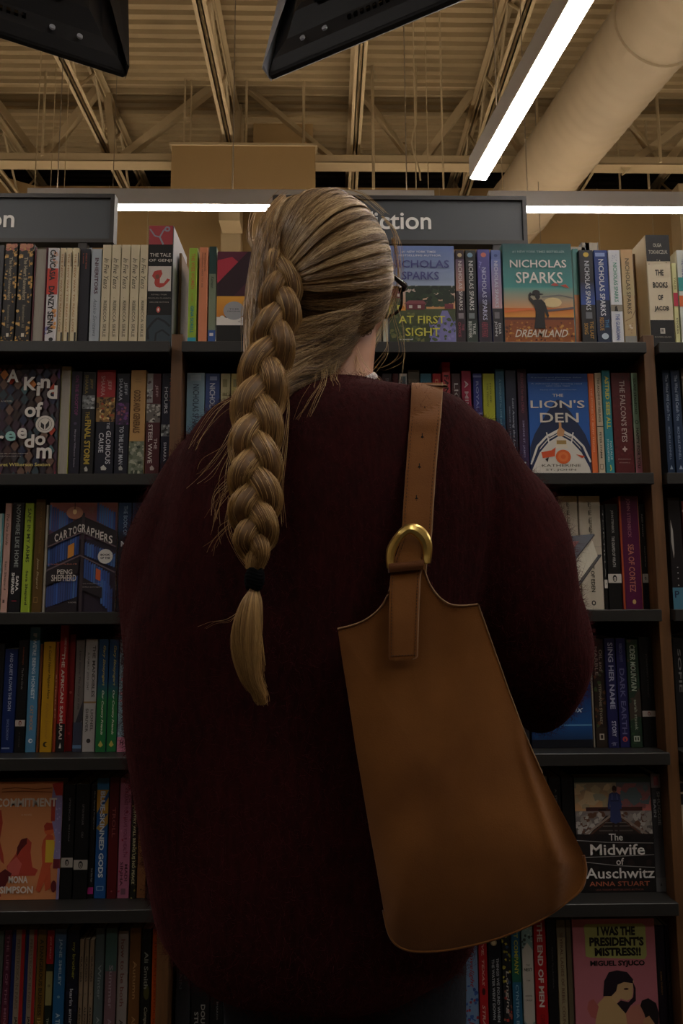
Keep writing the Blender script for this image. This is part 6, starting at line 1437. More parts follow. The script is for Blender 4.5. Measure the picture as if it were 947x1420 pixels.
def sweep(roots, targs, n, M=16, lift=0.0, bulge=0.004, mess=0.003, t_lo=.2, t_hi=.8, seed=0, rad=0.00028, name='hair_lock', over=0.0, clump=36):
    """fibres lying over the head shell from root pixels to target pixels (each a polyline of pixels)"""
    R_ = np.random.default_rng(seed)
    ra, ta = cr(roots, 60), cr(targs, 60)
    u = np.sort(R_.uniform(0, 1, n)); cl = (u * clump).astype(int)
    ctone = R_.uniform(0, 1, clump + 1); coff = R_.normal(0, 1, clump + 1)
    P = np.zeros((n, M, 3)); s = np.linspace(0, 1, M)
    rd = np.array([edir(*p) for p in ra]); td = np.array([edir(*p) for p in ta])
    def pick(A, x):
        x = np.clip(x, 0, 1) * 59; i = np.minimum(x.astype(int), 58); f_ = (x - i)[:, None]; return A[i] * (1 - f_) + A[i + 1] * f_
    A = pick(rd, u + R_.normal(0, .012, n)); B = pick(td, u + R_.normal(0, .02, n))
    A /= np.linalg.norm(A, axis=1, keepdims=True); B /= np.linalg.norm(B, axis=1, keepdims=True)
    om = np.arccos(np.clip((A * B).sum(1), -1, 1))[:, None]
    ph = R_.uniform(0, 6.28, n)
    for k, sk in enumerate(s):
        v = (np.sin((1 - sk) * om) * A + np.sin(sk * om) * B) / np.sin(om)
        h = 1 + lift * 10 * math.sin(PI * min(1, sk * 1.02)) ** .7 * .1 / .1
        amp = math.sin(PI * sk)
        rr = 1 + lift / .1 * (.25 + .75 * amp) + (bulge / .1) * amp * (0.5 + .5 * coff[cl]) + (mess / .1) * R_.uniform(-1, .6, n) * .35 + over * sk
        v = v * rr[:, None]
        P[:, k] = e2w(v)
        tw = np.cross(B - A, v); tw /= np.linalg.norm(tw, axis=1, keepdims=True) + 1e-9
        P[:, k] += tw * (mess * amp * np.sin(ph + sk * 5 + coff[cl] * 2))[:, None]
    t = t_lo + (t_hi - t_lo) * np.clip(.5 * ctone[cl] + .5 * R_.beta(.8, .8, n), 0, 1)
    col = np.repeat(tone(t, ASH)[:, None, :], M, 1)
    rr = np.tile(np.interp(s, [0, .1, .9, 1], [.7, 1, 1, .7]) * rad, (n, 1)) * R_.uniform(.7, 1.3, (n, 1))
    o = link(name, strands(name, P - PO, rr, col, 3), HAIR, hair)
    o['kind'] = 'stuff'
    return o


# the scalp cap under the fibres
M_cap = mat('hair_underlayer', '#3d2e20', 0.6, noise_amt=0.35, noise_scale=120, bump=0.3, stretch=(1, 1, .3))
v = []; f = []; NU, NV = 64, 40
fd = np.array(Fd)
for j in range(NV + 1):
    ph = PI * j / NV - PI / 2
    for i in range(NU):
        th_ = 2 * PI * i / NU; d = np.array([math.cos(ph) * math.sin(th_), math.cos(ph) * math.cos(th_), math.sin(ph)])
        v.append(tuple(e2w(d * .955) - PO))
def in_hair(d):
    a = d @ fd
    return not ((a > .55 and d[2] < .55) or (a > -.2 and d[2] < -.28) or d[2] < -.93)
for j in range(NV):
    for i in range(NU):
        i2 = (i + 1) % NU; th_ = 2 * PI * (i + .5) / NU; ph = PI * (j + .5) / NV - PI / 2
        if in_hair(np.array([math.cos(ph) * math.sin(th_), math.cos(ph) * math.cos(th_), math.sin(ph)])): f.append((j * NU + i, j * NU + i2, (j + 1) * NU + i2, (j + 1) * NU + i))
me = bpy.data.meshes.new('hair'); me.from_pydata(v, [], f); me.polygons.foreach_set('use_smooth', [True] * len(f))
hair = link('hair', me, M_cap, person)

T0 = [(382, 338), (388, 352)]
# whole-head underlayer, dark
sweep([(372, 292), (420, 266), (480, 264), (530, 290), (552, 340), (550, 395), (528, 435), (505, 475), (475, 500), (440, 512)], [(384, 338), (386, 342), (389, 350), (392, 360), (394, 380), (394, 400), (392, 430), (388, 460), (382, 490), (378, 510)], 5200, seed=1, t_lo=0.0, t_hi=.55, bulge=.003, lift=.001, name='hair_layer', clump=120)
sweep([(384, 280), (362, 310), (346, 350), (342, 400), (344, 450), (352, 500)], [(384, 338), (383, 344), (383, 360), (382, 390), (378, 430), (374, 480)], 2300, seed=2, t_lo=.15, t_hi=.75, bulge=.006, lift=.002, name='hair_layer', clump=50)
# hair drawn forward over the crown to the braid root
sweep([(392, 272), (420, 264), (455, 262), (480, 266)], [(378, 334), (382, 336), (388, 340), (392, 346)], 2400, seed=3, t_lo=.15, t_hi=.95, bulge=.0035, lift=.003, name='crown_lock', clump=26)
sweep([(478, 264), (505, 272), (530, 288), (545, 312)], [(392, 352), (394, 362), (397, 374), (402, 388)], 3200, seed=4, t_lo=.15, t_hi=1.0, bulge=.004, lift=.006, name='swept_lock', clump=30, rad=.0003)
# twisted lock from the right temple
sweep([(548, 318), (554, 340), (555, 365), (548, 386)], [(404, 382), (405, 388), (404, 394), (400, 400)], 2600, seed=5, t_lo=.15, t_hi=.95, bulge=.005, lift=.008, name='temple_lock', clump=20, rad=.0003)
# lower side hair
sweep([(553, 372), (549, 395), (536, 422), (520, 448), (504, 470)], [(400, 404), (402, 420), (402, 440), (398, 460), (395, 480)], 2600, seed=6, t_lo=.1, t_hi=.8, bulge=.004, lift=.003, mess=.006, name='side_layer', clump=40)
sweep([(524, 432), (510, 458), (495, 480), (475, 492), (455, 500)], [(398, 470), (396, 488), (392, 500), (388, 515), (384, 530)], 1100, seed=7, t_lo=.1, t_hi=.8, bulge=.004, lift=.003, mess=.010, name='nape_layer', clump=40)

def drape(guides, n, seed, t_lo, t_hi, name, pal=None, rad=.00028, mess=.0025, M=26, under=True, clump=24, feather=.4):
    """fibres interpolated between guide curves (px, py, Y); a backing sheet lies just beneath"""
    R_ = np.random.default_rng(seed)
    G = np.array([[at(*p) for p in cr(g, M)] for g in guides])          # (g, M, 3)
    u = R_.uniform(0, 1, n); cl = (u * clump).astype(int); ct = R_.uniform(0, 1, clump + 1); co_ = R_.normal(0, 1, clump + 1)
    x = u * (len(G) - 1); i = np.minimum(x.astype(int), len(G) - 2); f_ = (x - i)[:, None, None]
    P = G[i] * (1 - f_) + G[i + 1] * f_
    sf_ = R_.uniform(0, feather, n)[:, None]; st_ = sf_ + (1 - sf_) * np.linspace(0, 1, M)[None]; st_ = np.clip(st_, 0, 1) * (M - 1)
    k0 = np.minimum(st_.astype(int), M - 2); fk = (st_ - k0)[:, :, None]; ar_ = np.arange(n)[:, None]
    P = P[ar_, k0] * (1 - fk) + P[ar_, k0 + 1] * fk
    s = np.linspace(0, 1, M); P[:, :, 1] += (.010 * np.clip(1 - s / .18, 0, 1) ** 2)[None]; ph = R_.uniform(0, 6.28, n)
    P[:, :, 1] -= (R_.uniform(0, 1, n) * .006 + .003 * co_[cl])[:, None] * np.sin(PI * np.clip(s, .05, .95))[None]
    w_ = mess * np.sin(ph[:, None] + s[None] * 6 + co_[cl][:, None]) * np.sin(PI * s)[None]
    P[:, :, 2] += w_; P[:, :, 0] += w_ * .7
    fs_ = (np.clip(1 - s / .55, 0, 1) ** 1.2)[None]
    P[:, :, 1] += R_.normal(.004, .010, n)[:, None] * fs_; P[:, :, 2] += R_.normal(0, .005, n)[:, None] * fs_
    t = t_lo + (t_hi - t_lo) * (.5 * ct[cl] + .5 * R_.uniform(0, 1, n))
    rr = np.tile(np.interp(s, [0, .1, .85, 1], [.8, 1, 1, .4]) * rad, (n, 1))
    o = link(name, strands(name, P - PO, rr, tone(t, ASH if pal is None else pal), 3), HAIR, hair); o['kind'] = 'stuff'
    if under:
        B_ = G.copy(); B_[:, :, 1] += .005; v = (B_ - PO).reshape(-1, 3).tolist(); f = []
        for a in range(len(G) - 1):
            for b in range(M - 1): f.append((a * M + b, a * M + b + 1, (a + 1) * M + b + 1, (a + 1) * M + b))
        me = bpy.data.meshes.new('hair_backing'); me.from_pydata(v, [], f); me.polygons.foreach_set('use_smooth', [True] * len(f)); link('hair_backing', me, M_cap, hair)


drape([[(518, 428, .975), (498, 452, .94), (455, 468, .895), (410, 472, .875), (388, 478, .868)], [(511, 446, .975), (490, 474, .94), (455, 492, .90), (408, 497, .878), (385, 504, .866)], [(502, 464, .975), (482, 492, .945), (450, 512, .905), (408, 520, .878), (382, 530, .858)], [(490, 474, .97), (464, 506, .94), (440, 528, .905), (408, 540, .877), (380, 555, .85)], [(450, 490, .95), (430, 520, .925), (415, 540, .9), (398, 556, .873), (376, 578, .84)]],
      3600, 21, .05, .75, 'nape_hair', mess=.004, clump=40)
drape([[(549, 385, .985), (505, 425, .915), (452, 442, .882), (404, 448, .872)], [(540, 405, .98), (492, 446, .915), (448, 462, .884), (402, 470, .868)], [(522, 425, .975), (482, 464, .915), (440, 484, .888), (400, 494, .862)], [(506, 444, .97), (470, 482, .915), (436, 502, .892), (396, 520, .858)], [(488, 468, .965), (456, 505, .92), (428, 525, .9), (388, 548, .855)]],
      2200, 23, .15, .95, 'loose_nape_hair', mess=.007, under=False, clump=34)
drape([[(396, 272, .96), (366, 304, .945), (352, 362, .935), (345, 425, .915), (343, 490, .885), (338, 548, .86)], [(398, 276, .94), (372, 315, .915), (360, 370, .905), (353, 430, .89), (349, 490, .872), (346, 545, .856)], [(402, 284, .92), (380, 325, .905), (370, 378, .893), (364, 435, .882), (360, 495, .868), (356, 545, .852)], [(405, 292, .91), (388, 330, .902), (380, 385, .89), (376, 440, .88), (372, 500, .866), (368, 545, .85)]],
      3000, 22, .1, .95, 'side_hair', TONES, mess=.009, clump=22, feather=.15)


# ---- the plait: three strands, each a bundle of fibres
def plait(seed, phase, nfib=520, M=120):
    R_ = np.random.default_rng(seed)
    pys = np.linspace(340, 788, M)
    ph = np.cumsum(np.r_[0, np.diff(pys) * 2 * PI / np.interp(pys[1:], [340, 520, 650, 785], [118, 165, 142, 120])]) + phase
    C_ = np.array([braid_c(p) for p in pys]); A_ = np.interp(pys, bp_py, bp_a) * .00088
    bump_ = 1 + .12 * np.sin(ph * 1.0 + phase * 3)
    X = C_ + np.stack([A_ * np.sin(ph), -A_ * .62 * np.sin(2 * ph), 0 * ph], 1)
    r = A_ * .80 * np.clip((pys - 330) / 25, .4, 1)
    T = np.gradient(X, axis=0); T /= np.linalg.norm(T, axis=1, keepdims=True)
    ux = np.cross(T, np.array([0, -1.0, 0])); ux /= np.linalg.norm(ux, axis=1, keepdims=True); uy = np.cross(T, ux)
    ang = R_.uniform(0, 2 * PI, nfib); rad_ = np.sqrt(R_.uniform(.45, 1, nfib)); tw = R_.normal(0, .35, nfib)
    P = np.zeros((nfib, M, 3)); jit = R_.normal(0, 1, (nfib, 3)) * .0006
    wph = R_.uniform(0, 6.28, nfib)
    for k in range(M):
        a = ang + tw * (k / M) * 6 + .5 * math.sin(ph[k])
        rr = r[k] * rad_ * (1 + .05 * np.sin(wph + k * .25))
        P[:, k] = X[k] + (np.cos(a) * rr * 1.05)[:, None] * ux[k] + (np.sin(a) * rr * .82)[:, None] * uy[k] + jit
    return X, r, P, ang, rad_


bdy = []
plaits = link('plait', None, None, hair) if False else None
for q in range(3):
    X, r, P, ang, rad_ = plait(50 + q, q * 2 * PI / 3 + .9)
    mb = MB().tube([tuple(x - PO) for x in X], list(r * .88), 14)
    st = mb.build('braid_strand', mat('braid_core', '#6e5130', 0.6, noise_amt=.3, noise_scale=150, stretch=(1, 1, .3)), hair, smooth=True)
    R_ = np.random.default_rng(70 + q); cl = ((ang / (2 * PI)) * 16).astype(int) % 16; ct = R_.uniform(0, 1, 16)
    t = np.clip(.36 + .58 * (.6 * ct[cl] + .4 * R_.uniform(0, 1, len(ang))), 0, 1)
    rr = np.tile(np.full(P.shape[1], .00030), (len(P), 1)) * R_.uniform(.7, 1.25, (len(P), 1))
    fb = link('fibre', strands('fibre', P - PO, rr, tone(t), 3), HAIR, st); fb['kind'] = 'stuff'

# tie and tail
pt = at(353, 803, .79); pt0, pt1 = at(354, 793, .79), at(352, 813, .79)
mb = MB()
for k in range(6):
    c = pt0.lerp(pt1, k / 5) - Vector(PO); N_ = 18
    rk_ = 1 + .28 * math.sin(PI * k / 5)
    mb.tube([c + Vector((.0062 * rk_ * math.cos(2 * PI * i / N_ + k), .0058 * rk_ * math.sin(2 * PI * i / N_ + k), .0018 * math.sin(i * .7 + k * 2))) for i in range(N_ + 1)], .0034, 8, cap=False)
mb.build('hair_tie', mat('black_elastic', '#050507', .95, spec=.1, bump=.3, noise_scale=300), hair, smooth=True)
R_ = np.random.default_rng(9)
nfib, M = 1500, 34
tp = cr([(353, 790, .79, 5), (352, 815, .79, 6), (348, 835, .785, 14), (344, 870, .783, 20), (344, 905, .785, 19), (349, 940, .79, 14), (359, 962, .795, 8), (363, 976, .797, 2)], M)
a = R_.uniform(0, 2 * PI, nfib); rr0 = np.sqrt(R_.uniform(0, 1, nfib)); P = np.zeros((nfib, M, 3)); endk = 1 - .42 * R_.uniform(0, 1, nfib) ** 2
offs = R_.normal(0, 1, (nfib, 2))
for k in range(M):
    kk = np.clip((k / (M - 1)) * endk, 0, 1) * (M - 1); i = np.minimum(kk.astype(int), M - 2); f_ = (kk - i)[:, None]; c = tp[i] * (1 - f_) + tp[i + 1] * f_
    w_ = c[:, 3] * .00076 * (1 + .16 * np.sin(a * 3 + k * .22))
    base = np.array([at(x, y, z) for x, y, z in c[:, :3]])
    P[:, k, 0] = base[:, 0] + np.cos(a) * rr0 * w_ + offs[:, 0] * .0022 * (k / M) ** 3
    P[:, k, 1] = base[:, 1] + np.sin(a) * rr0 * w_ * .7
    P[:, k, 2] = base[:, 2] + offs[:, 1] * .001 * (k / M)
cl = ((a / (2 * PI)) * 22).astype(int); ct = R_.uniform(0, 1, 23)
t = .35 + .5 * (.5 * ct[cl] + .5 * R_.uniform(0, 1, nfib))
o = link('tail', strands('tail', P - PO, np.tile(np.linspace(.0003, .0002, M), (nfib, 1)), tone(t), 3), HAIR, hair); o['kind'] = 'stuff'

# fly-away strands
fly = []
def fl(path, n=1, spread=3.0, seed=0, yy=.9):
    R2_ = np.random.default_rng(seed)
    for q in range(n):
        j = R2_.normal(0, spread, (len(path), 2)); j[0] *= .4
        j = np.cumsum(j, 0) * .5
        pts = [(p[0] + j[i][0], p[1] + j[i][1], (p[2] if len(p) > 2 else yy)) for i, p in enumerate(path)]
        c = cr(pts, 26); fly.append(np.array([at(x, y, z) for x, y, z in c]))
fl([(372, 500, .86), (345, 540, .85), (305, 565, .83), (280, 600, .83), (268, 622, .83)], 6, 7, 1)
fl([(360, 540, .84), (335, 575, .82), (310, 620, .81), (285, 650, .81), (272, 665, .81)], 7, 8, 2)
fl([(350, 560, .83), (330, 600, .81), (315, 650, .8), (318, 690, .8)], 7, 8, 3)
fl([(345, 620, .82), (325, 660, .8), (305, 690, .8), (300, 720, .8)], 12, 10, 4)
fl([(395, 520, .86), (402, 560, .84), (397, 620, .82), (393, 680, .81), (396, 730, .81)], 5, 4, 5)
fl([(318, 690, .81), (316, 730, .8), (330, 765, .79), (345, 785, .79)], 5, 4, 6)
fl([(330, 850, .78), (318, 862, .78), (300, 866, .78), (285, 872, .79)], 3, 4, 7)
fl([(540, 400, 1.02), (548, 440, 1.02), (560, 470, 1.02), (562, 495, 1.02), (535, 508, 1.0), (520, 500, 1.0)], 3, 4, 8)
fl([(532, 440, 1.02), (540, 480, 1.0), (525, 505, .99), (512, 520, .98), (508, 545, .97)], 4, 4, 9)
fl([(545, 410, 1.02), (560, 450, 1.02), (563, 500, 1.02), (556, 540, 1.0), (550, 560, .98)], 2, 4, 10)
fl([(430, 480, .9), (445, 520, .89), (430, 560, .86), (415, 590, .85)], 12, 9, 11)
fl([(470, 490, .92), (460, 520, .9), (470, 545, .88), (460, 575, .86)], 10, 9, 12)
fl([(490, 480, .95), (500, 510, .94), (520, 535, .92), (530, 560, .91)], 8, 8, 13)
fl([(360, 360, .93), (348, 330, .95), (352, 300, .97), (365, 285, .98)], 10, 5, 14)
fl([(352, 400, .93), (338, 430, .93), (340, 480, .92), (335, 520, .9), (325, 560, .87)], 10, 7, 15)
fl([(530, 300, .98), (548, 320, .98), (552, 350, .98), (549, 385, 1.0), (540, 420, 1.0)], 12, 5, 16)
fl([(420, 275, .98), (460, 262, .98), (500, 268, .98), (535, 295, .98)], 14, 3, 17)
fl([(350, 700, .8), (322, 720, .8), (300, 740, .8), (290, 760, .8)], 7, 9, 18)
fl([(545, 330, .98), (552, 380, 1.0), (540, 430, 1.0), (520, 470, .99), (505, 495, .97)], 22, 6, 19)
FL = np.array(fly); R_ = np.random.default_rng(5)
o = link('flyaway_hair', strands('flyaway_hair', FL - PO, np.tile(np.linspace(.00022, .00012, 26), (len(FL), 1)), tone(R_.uniform(.5, 1, len(FL))), 3), HAIR, hair); o['kind'] = 'stuff'

# ---------------------------------------------------------------- glasses and earring
M_gl = mat('black_acetate', '#15120f', 0.25, coat=.4)
gls = empty('eyeglasses', hp(0, .1, .005), 'black framed eyeglasses worn by the shopper, one hinge showing past the hair', 'glasses')
GO = Vector(gls.location)
for sgn in (1, -1):
    ring = []
    for k in range(33):
        t_ = 2 * PI * k / 32; e = .6
        r_ = .0255 * math.copysign(abs(math.cos(t_)) ** e, math.cos(t_)); u_ = .021 * math.copysign(abs(math.sin(t_)) ** e, math.sin(t_))
        ring.append(hp(sgn * (.034) + r_, .101 - .18 * (abs(sgn * .034 + r_)) ** 1.3, .006 + u_) - GO)
    MB().tube(ring, .0022, 8, cap=False).build('rim', M_gl, gls, smooth=True)
    m_lens = bpy.data.materials.get('clear_lens')
    if not m_lens:
        m_lens = mat('clear_lens', '#ffffff', 0.02); m_lens.node_tree.nodes['Principled BSDF'].inputs['Transmission Weight'].default_value = 1; m_lens.node_tree.nodes['Principled BSDF'].inputs['IOR'].default_value = 1.1
    me = bpy.data.meshes.new('lens'); vv = [tuple(p) for p in ring[:-1]]; me.from_pydata(vv, [], [tuple(range(32))]); link('lens', me, m_lens, gls)
    MB().tube([hp(sgn * .058, .094, .017) - GO, hp(sgn * .066, .092, .017) - GO, hp(sgn * .075, .08, .015) - GO, hp(sgn * .081, .03, .012) - GO, hp(sgn * .083, -.004, .01) - GO, hp(sgn * .08, -.022, -.012) - GO], [.0035, .0042, .0042, .003, .0026, .003], 8).build('temple_arm', M_gl, gls, smooth=True)
MB().tube([hp(-.009, .1, .01) - GO, hp(0, .104, .013) - GO, hp(.009, .1, .01) - GO], .0024, 8).build('bridge', M_gl, gls, smooth=True)
ec = at(509, 459, .955)
er = empty('hoop_earring', ec, 'small silver hoop earring at the right ear', 'earring')
MB().tube([Vector((.0062 * math.cos(2 * PI * k / 24), .002 * math.sin(2 * PI * k / 24), .0062 * math.sin(2 * PI * k / 24))) for k in range(25)], .0008, 8, cap=False).build('hoop', mat('silver', '#d8d8dc', .2, metal=1.0), er, smooth=True)
MB().tube([Vector((-.001, 0, .006)), Vector((-.003, .016, .012))], .0006, 6).build('ear_wire', mat('silver', '#d8d8dc', .2, metal=1.0), er)

# ---------------------------------------------------------------- open book in her hands
bk = empty('book', (0, 0, 0), 'hardcover book tilted open-side down in the hands of the shopper, past the right sleeve', 'book')
n_ = Vector((-.38, -.35, .85)).normalized(); b2 = Vector((-.70, .71, -.02)); b2 = (b2 - n_ * b2.dot(n_)).normalized(); a2 = b2.cross(n_).normalized()
if a2.z > 0: a2 = -a2
c0 = at(820, 742, 1.30); bk.location = c0
def pp(a_, b_, t_): return a2 * a_ + b2 * b_ - n_ * t_
def obox(A0, A1, B0, B1, T0_, T1_):
    v = [pp(x, y, z) for z in (T0_, T1_) for (x, y) in ((A0, B0), (A1, B0), (A1, B1), (A0, B1))]
    return v, [(3, 2, 1, 0), (4, 5, 6, 7), (0, 1, 5, 4), (1, 2, 6, 5), (2, 3, 7, 6), (3, 0, 4, 7)]
def oo(name, spec, m):
    v, f = obox(*spec); me = bpy.data.meshes.new(name); me.from_pydata([tuple(x) for x in v], [], f)
    bm = bmesh.new(); bm.from_mesh(me); bmesh.ops.recalc_face_normals(bm, faces=bm.faces); bm.to_mesh(me); bm.free()
    return link(name, me, m, bk)
LA, LB, TH = .105, .15, .042
M_hc = mat('charcoal_jacket', '#3a3d45', .5)
oo('front_board', (-.004, LA, -.004, LB, 0, .0026), M_hc)
oo('back_board', (-.004, LA, -.004, LB, TH, TH + .0026), mat('charcoal_board', '#2a2b30', .6))
oo('spine', (LA, LA + .0026, -.004, LB, 0, TH + .0026), M_hc)
oo('page_block', (.001, LA, .001, LB - .004, .0026, TH), mat('cream_pages', '#cfcab8', .85, noise_amt=.06, noise_scale=200))
oo('jacket_picture', (.02, LA - .01, .015, LB, -.0003, .0), mat('jacket_red', '#7a3a34', .5))

# ---------------------------------------------------------------- suede bucket bag
def suede(name, c, c2):
    m = mat(name, c, 0.85, noise_amt=.12, noise_scale=9, color2=c2, sheen=.15, spec=.2)
    nt = m.node_tree; b = nt.nodes['Principled BSDF']; n = nt.nodes.new('ShaderNodeTexNoise'); n.inputs['Scale'].default_value = 700; n.inputs['Detail'].default_value = 3
    tc = nt.nodes.new('ShaderNodeTexCoord'); nt.links.new(tc.outputs['Object'], n.inputs['Vector'])
    bp = nt.nodes.new('ShaderNodeBump'); bp.inputs['Strength'].default_value = .25; bp.inputs['Distance'].default_value = .001
    nt.links.new(n.outputs['Fac'], bp.inputs['Height']); nt.links.new(bp.outputs[0], b.inputs['Normal'])
    return m


M_su = suede('tan_suede', '#6a3f17', '#7f5021')
M_ed = mat('pale_cut_edge', '#8a6644', .7)
M_kp = suede('dark_suede_keeper', '#5a3418', '#6a4020')
M_th = mat('brown_thread', '#4a2c14', .8)
M_au = mat('polished_gold', '#f6d680', 0.32, metal=1.0)
bag = empty('shoulder_bag', at(600, 1300, .79), 'tan suede bucket bag with gold buckle hanging on the right shoulder of the shopper', 'bag')
BO = Vector(bag.location)
out = [(468, 872, 1), (492, 866, 0), (512, 856, 0), (530, 839, 0), (541, 815, 0), (545, 790, 1), (588, 790, 1), (596, 810, 0), (608, 827, 0), (624, 838, 0), (642, 840, 0), (663, 838, 1)]
right = [(663, 838), (676, 874), (694, 925), (712, 975), (730, 1022), (752, 1072), (775, 1118), (797, 1160), (809, 1186), (812, 1208), (806, 1232), (786, 1250), (758, 1270), (722, 1288), (685, 1302), (650, 1311), (618, 1317), (585, 1319), (562, 1316), (547, 1307), (538, 1290), (532, 1262), (522, 1205), (512, 1150), (502, 1090), (492, 1030), (484, 975), (476, 925), (468, 872)]
top = [(a, b) for a, b, _ in out]
OUT = np.vstack([cr(top[:6], 22)[:-1], cr(top[5:7], 10)[:-1], cr(top[6:], 22)[:-1], cr(right, 130)[:-1]])
NO = len(OUT); cen = np.array([606, 1085.]); NR = 26
YBG = .787
YBG0 = YBG


def bagY(px, py, k, side):
    """side -1 = the face towards the camera"""
    s_ = 1 - k ** 3.2
    low = min(1, max(0, (py - 850) / 450))
    if side < 0:
        d = .012 * s_ * (.25 + .75 * low) + .020 * s_ * low
        # the side gusset falls away right of the crease
        cx = np.interp(py, [950, 1040, 1130, 1200, 1260], [712, 724, 752, 776, 770])
        g = max(0.0, px - cx) * .0016
        g2 = math.exp(-((px - cx) / 7.0) ** 2) * .004 * min(1, max(0, (py - 980) / 80))
        w1 = .0035 * noise.noise(Vector((px / 70, py / 120, 1.3))) + .0012 * noise.noise(Vector((px / 25, py / 60, 4.3)))
        # dent below the strap tab and along the top
        w2 = -.004 * math.exp(-((px - 620) / 22) ** 2 - ((py - 900) / 60) ** 2)
        return YBG - d + g * s_ - g2 + w1 * s_ - w2
    return YBG + .004 + .045 * s_ * (.3 + .7 * low)


v = []; f = []
for side in (-1, 1):
    n0 = len(v)
    for j in range(NR + 1):
        k = j / NR; k = 1 - (1 - k) ** 1.35
        for i in range(NO):
            p = cen + (OUT[i] - cen) * k; v.append(tuple(at(p[0], p[1], bagY(p[0], p[1], k, side)) - BO))
    for j in range(NR):
        for i in range(NO):
            i2 = (i + 1) % NO; q = (n0 + j * NO + i, n0 + j * NO + i2, n0 + (j + 1) * NO + i2, n0 + (j + 1) * NO + i)
            f.append(q if side > 0 else q[::-1])
NB = (NR + 1) * NO
for i in range(NO):
    i2 = (i + 1) % NO; f.append((NR * NO + i, NR * NO + i2, NB + NR * NO + i2, NB + NR * NO + i))
me = bpy.data.meshes.new('bag_body'); me.from_pydata(v, [], f)
bm = bmesh.new(); bm.from_mesh(me); bmesh.ops.remove_doubles(bm, verts=bm.verts, dist=1e-5); bmesh.ops.recalc_face_normals(bm, faces=bm.faces); bm.to_mesh(me); bm.free()
me.polygons.foreach_set('use_smooth', [True] * len(me.polygons))
link('bag_body', me, M_su, bag)


def edge_tube(pts, r, name, m, dy=-.0005):
    return MB().tube([at(p[0], p[1], YBG + dy) - BO for p in pts], r, 6).build(name, m, bag, smooth=True)


edge_tube(list(cr(top[:6], 22)), .0011, 'cut_edge', M_ed)
edge_tube(list(cr(top[6:], 22)), .0011, 'cut_edge', M_ed)
edge_tube(list(cr([right[i] for i in range(8, 22)], 60)), .0017, 'base_piping', suede('piping_suede', '#7a4c22', '#8a5a2c'), .001)
edge_tube(list(cr(right[:6], 20)), .0007, 'side_edge', M_ed)


def ribbon(rows, th, name, m, n=60, conform=False):
    R_ = cr(rows, n); v = []; f = []
    def cy(px, py, Y):
        if not conform or py > 735: return Y
        h_ = [on_sweater(px + a_, py + b_, Y) for a_ in (-3, 0, 3) for b_ in (-3, 0, 4)]
        return min(h_)
    for (py, xl, xr, Y, tl) in R_:
        for k in range(7):
            q = k / 6; e = .0006 if k in (0, 6) else 0
            v.append(tuple(at(xl + (xr - xl) * q, py + tl * (q - .5), cy(xl + (xr - xl) * q, py, Y) + e) - BO))
    nn_ = len(v)
    for (py, xl, xr, Y, tl) in R_:
        for k in range(7):
            q = k / 6; v.append(tuple(at(xl + (xr - xl) * q, py + tl * (q - .5), cy(xl + (xr - xl) * q, py, Y) + e) + Vector((0, th, 0)) - BO))
    for i in range(n - 1):
        for k in range(6):
            a = i * 7 + k; f.append((a, a + 1, a + 8, a + 7)); f.append((nn_ + a, nn_ + a + 7, nn_ + a + 8, nn_ + a + 1))
        a = i * 7; f.append((a, a + 7, nn_ + a + 7, nn_ + a)); a = i * 7 + 6; f.append((a, nn_ + a, nn_ + a + 7, a + 7))
    for i in (0, n - 1):
        for k in range(6): a = i * 7 + k; f.append((a, a + 1, nn_ + a + 1, nn_ + a))
    me = bpy.data.meshes.new(name); me.from_pydata(v, [], f)
    bm = bmesh.new(); bm.from_mesh(me); bmesh.ops.recalc_face_normals(bm, faces=bm.faces); bm.to_mesh(me); bm.free()
    return link(name, me, m, bag)


from mathutils.bvhtree import BVHTree
_bvh = BVHTree.FromPolygons([tuple(x + PO) for x in V2], [tuple(pp_.vertices) for pp_ in sme.polygons])


def on_sweater(px, py, lo):
    o_ = Vector((0, 0, CAM_H)); d_ = Vector(ray(px, py)).normalized(); h_ = _bvh.ray_cast(o_, d_)
    return (h_[0].y if h_[0] else 9.0) if lo is None else min(lo, (h_[0].y - .004) if h_[0] else lo)


def top_z(x, y):
    h_ = _bvh.ray_cast(Vector((x, y, 2.5)), Vector((0, 0, -1))); return h_[0].z if h_[0] else None


strap = [(546, 571, 613.5, .955, 0), (556, 570.5, 613, .895, 0), (575, 569, 611, .862, 0), (605, 566.5, 608, .845, 0), (650, 563, 604, .828, 0), (700, 559.5, 600.5, .813, 0), (745, 557, 597.5, .803, 0), (775, 554, 592, .798, 0), (800, 548, 590, .794, 0), (840, 546, 588, .79, 0)]
strap = [(r[0], r[1], r[2], min(on_sweater((r[1] * (1 - q) + r[2] * q), r[0] + 1, r[3]) for q in (0, .25, .5, .75, 1)), 0) for r in strap if r[0] > 570]
x_mid = at(592, 548, .95).x; xw = (at(613, 548, .95).x - at(571, 548, .95).x) / 2
over = []
for yy in np.linspace(.90, 1.04, 15):
    zz = [top_z(x_mid + xw * q, yy) for q in (-1, -.5, 0, .5, 1)]; zz = [z for z in zz if z is not None]
    if zz: over.append((yy, max(zz) + .004))
print('strap crest', over[::4])
def px_of(p):
    r_ = np.array(p) - np.array([0, 0, CAM_H]); d_ = r_ @ FWD; return 473.5 + F_PX * (r_ @ RIGHT) / d_, 710 - F_PX * (r_ @ UP) / d_
crest = max(over, key=lambda t_: (t_[1] - CAM_H) / t_[0])
head_rows = []
for (yy, zz) in over:
    if yy <= crest[0] + 1e-6:
        py_ = px_of((x_mid, yy, zz))[1]
        if py_ < strap[0][0] - 6: head_rows.append((py_, 571, 613.5, yy, 0))
head_rows.sort(key=lambda r: r[0])
hr = []
for r in head_rows:
    if not hr or r[0] > hr[-1][0] + 2: hr.append(r)
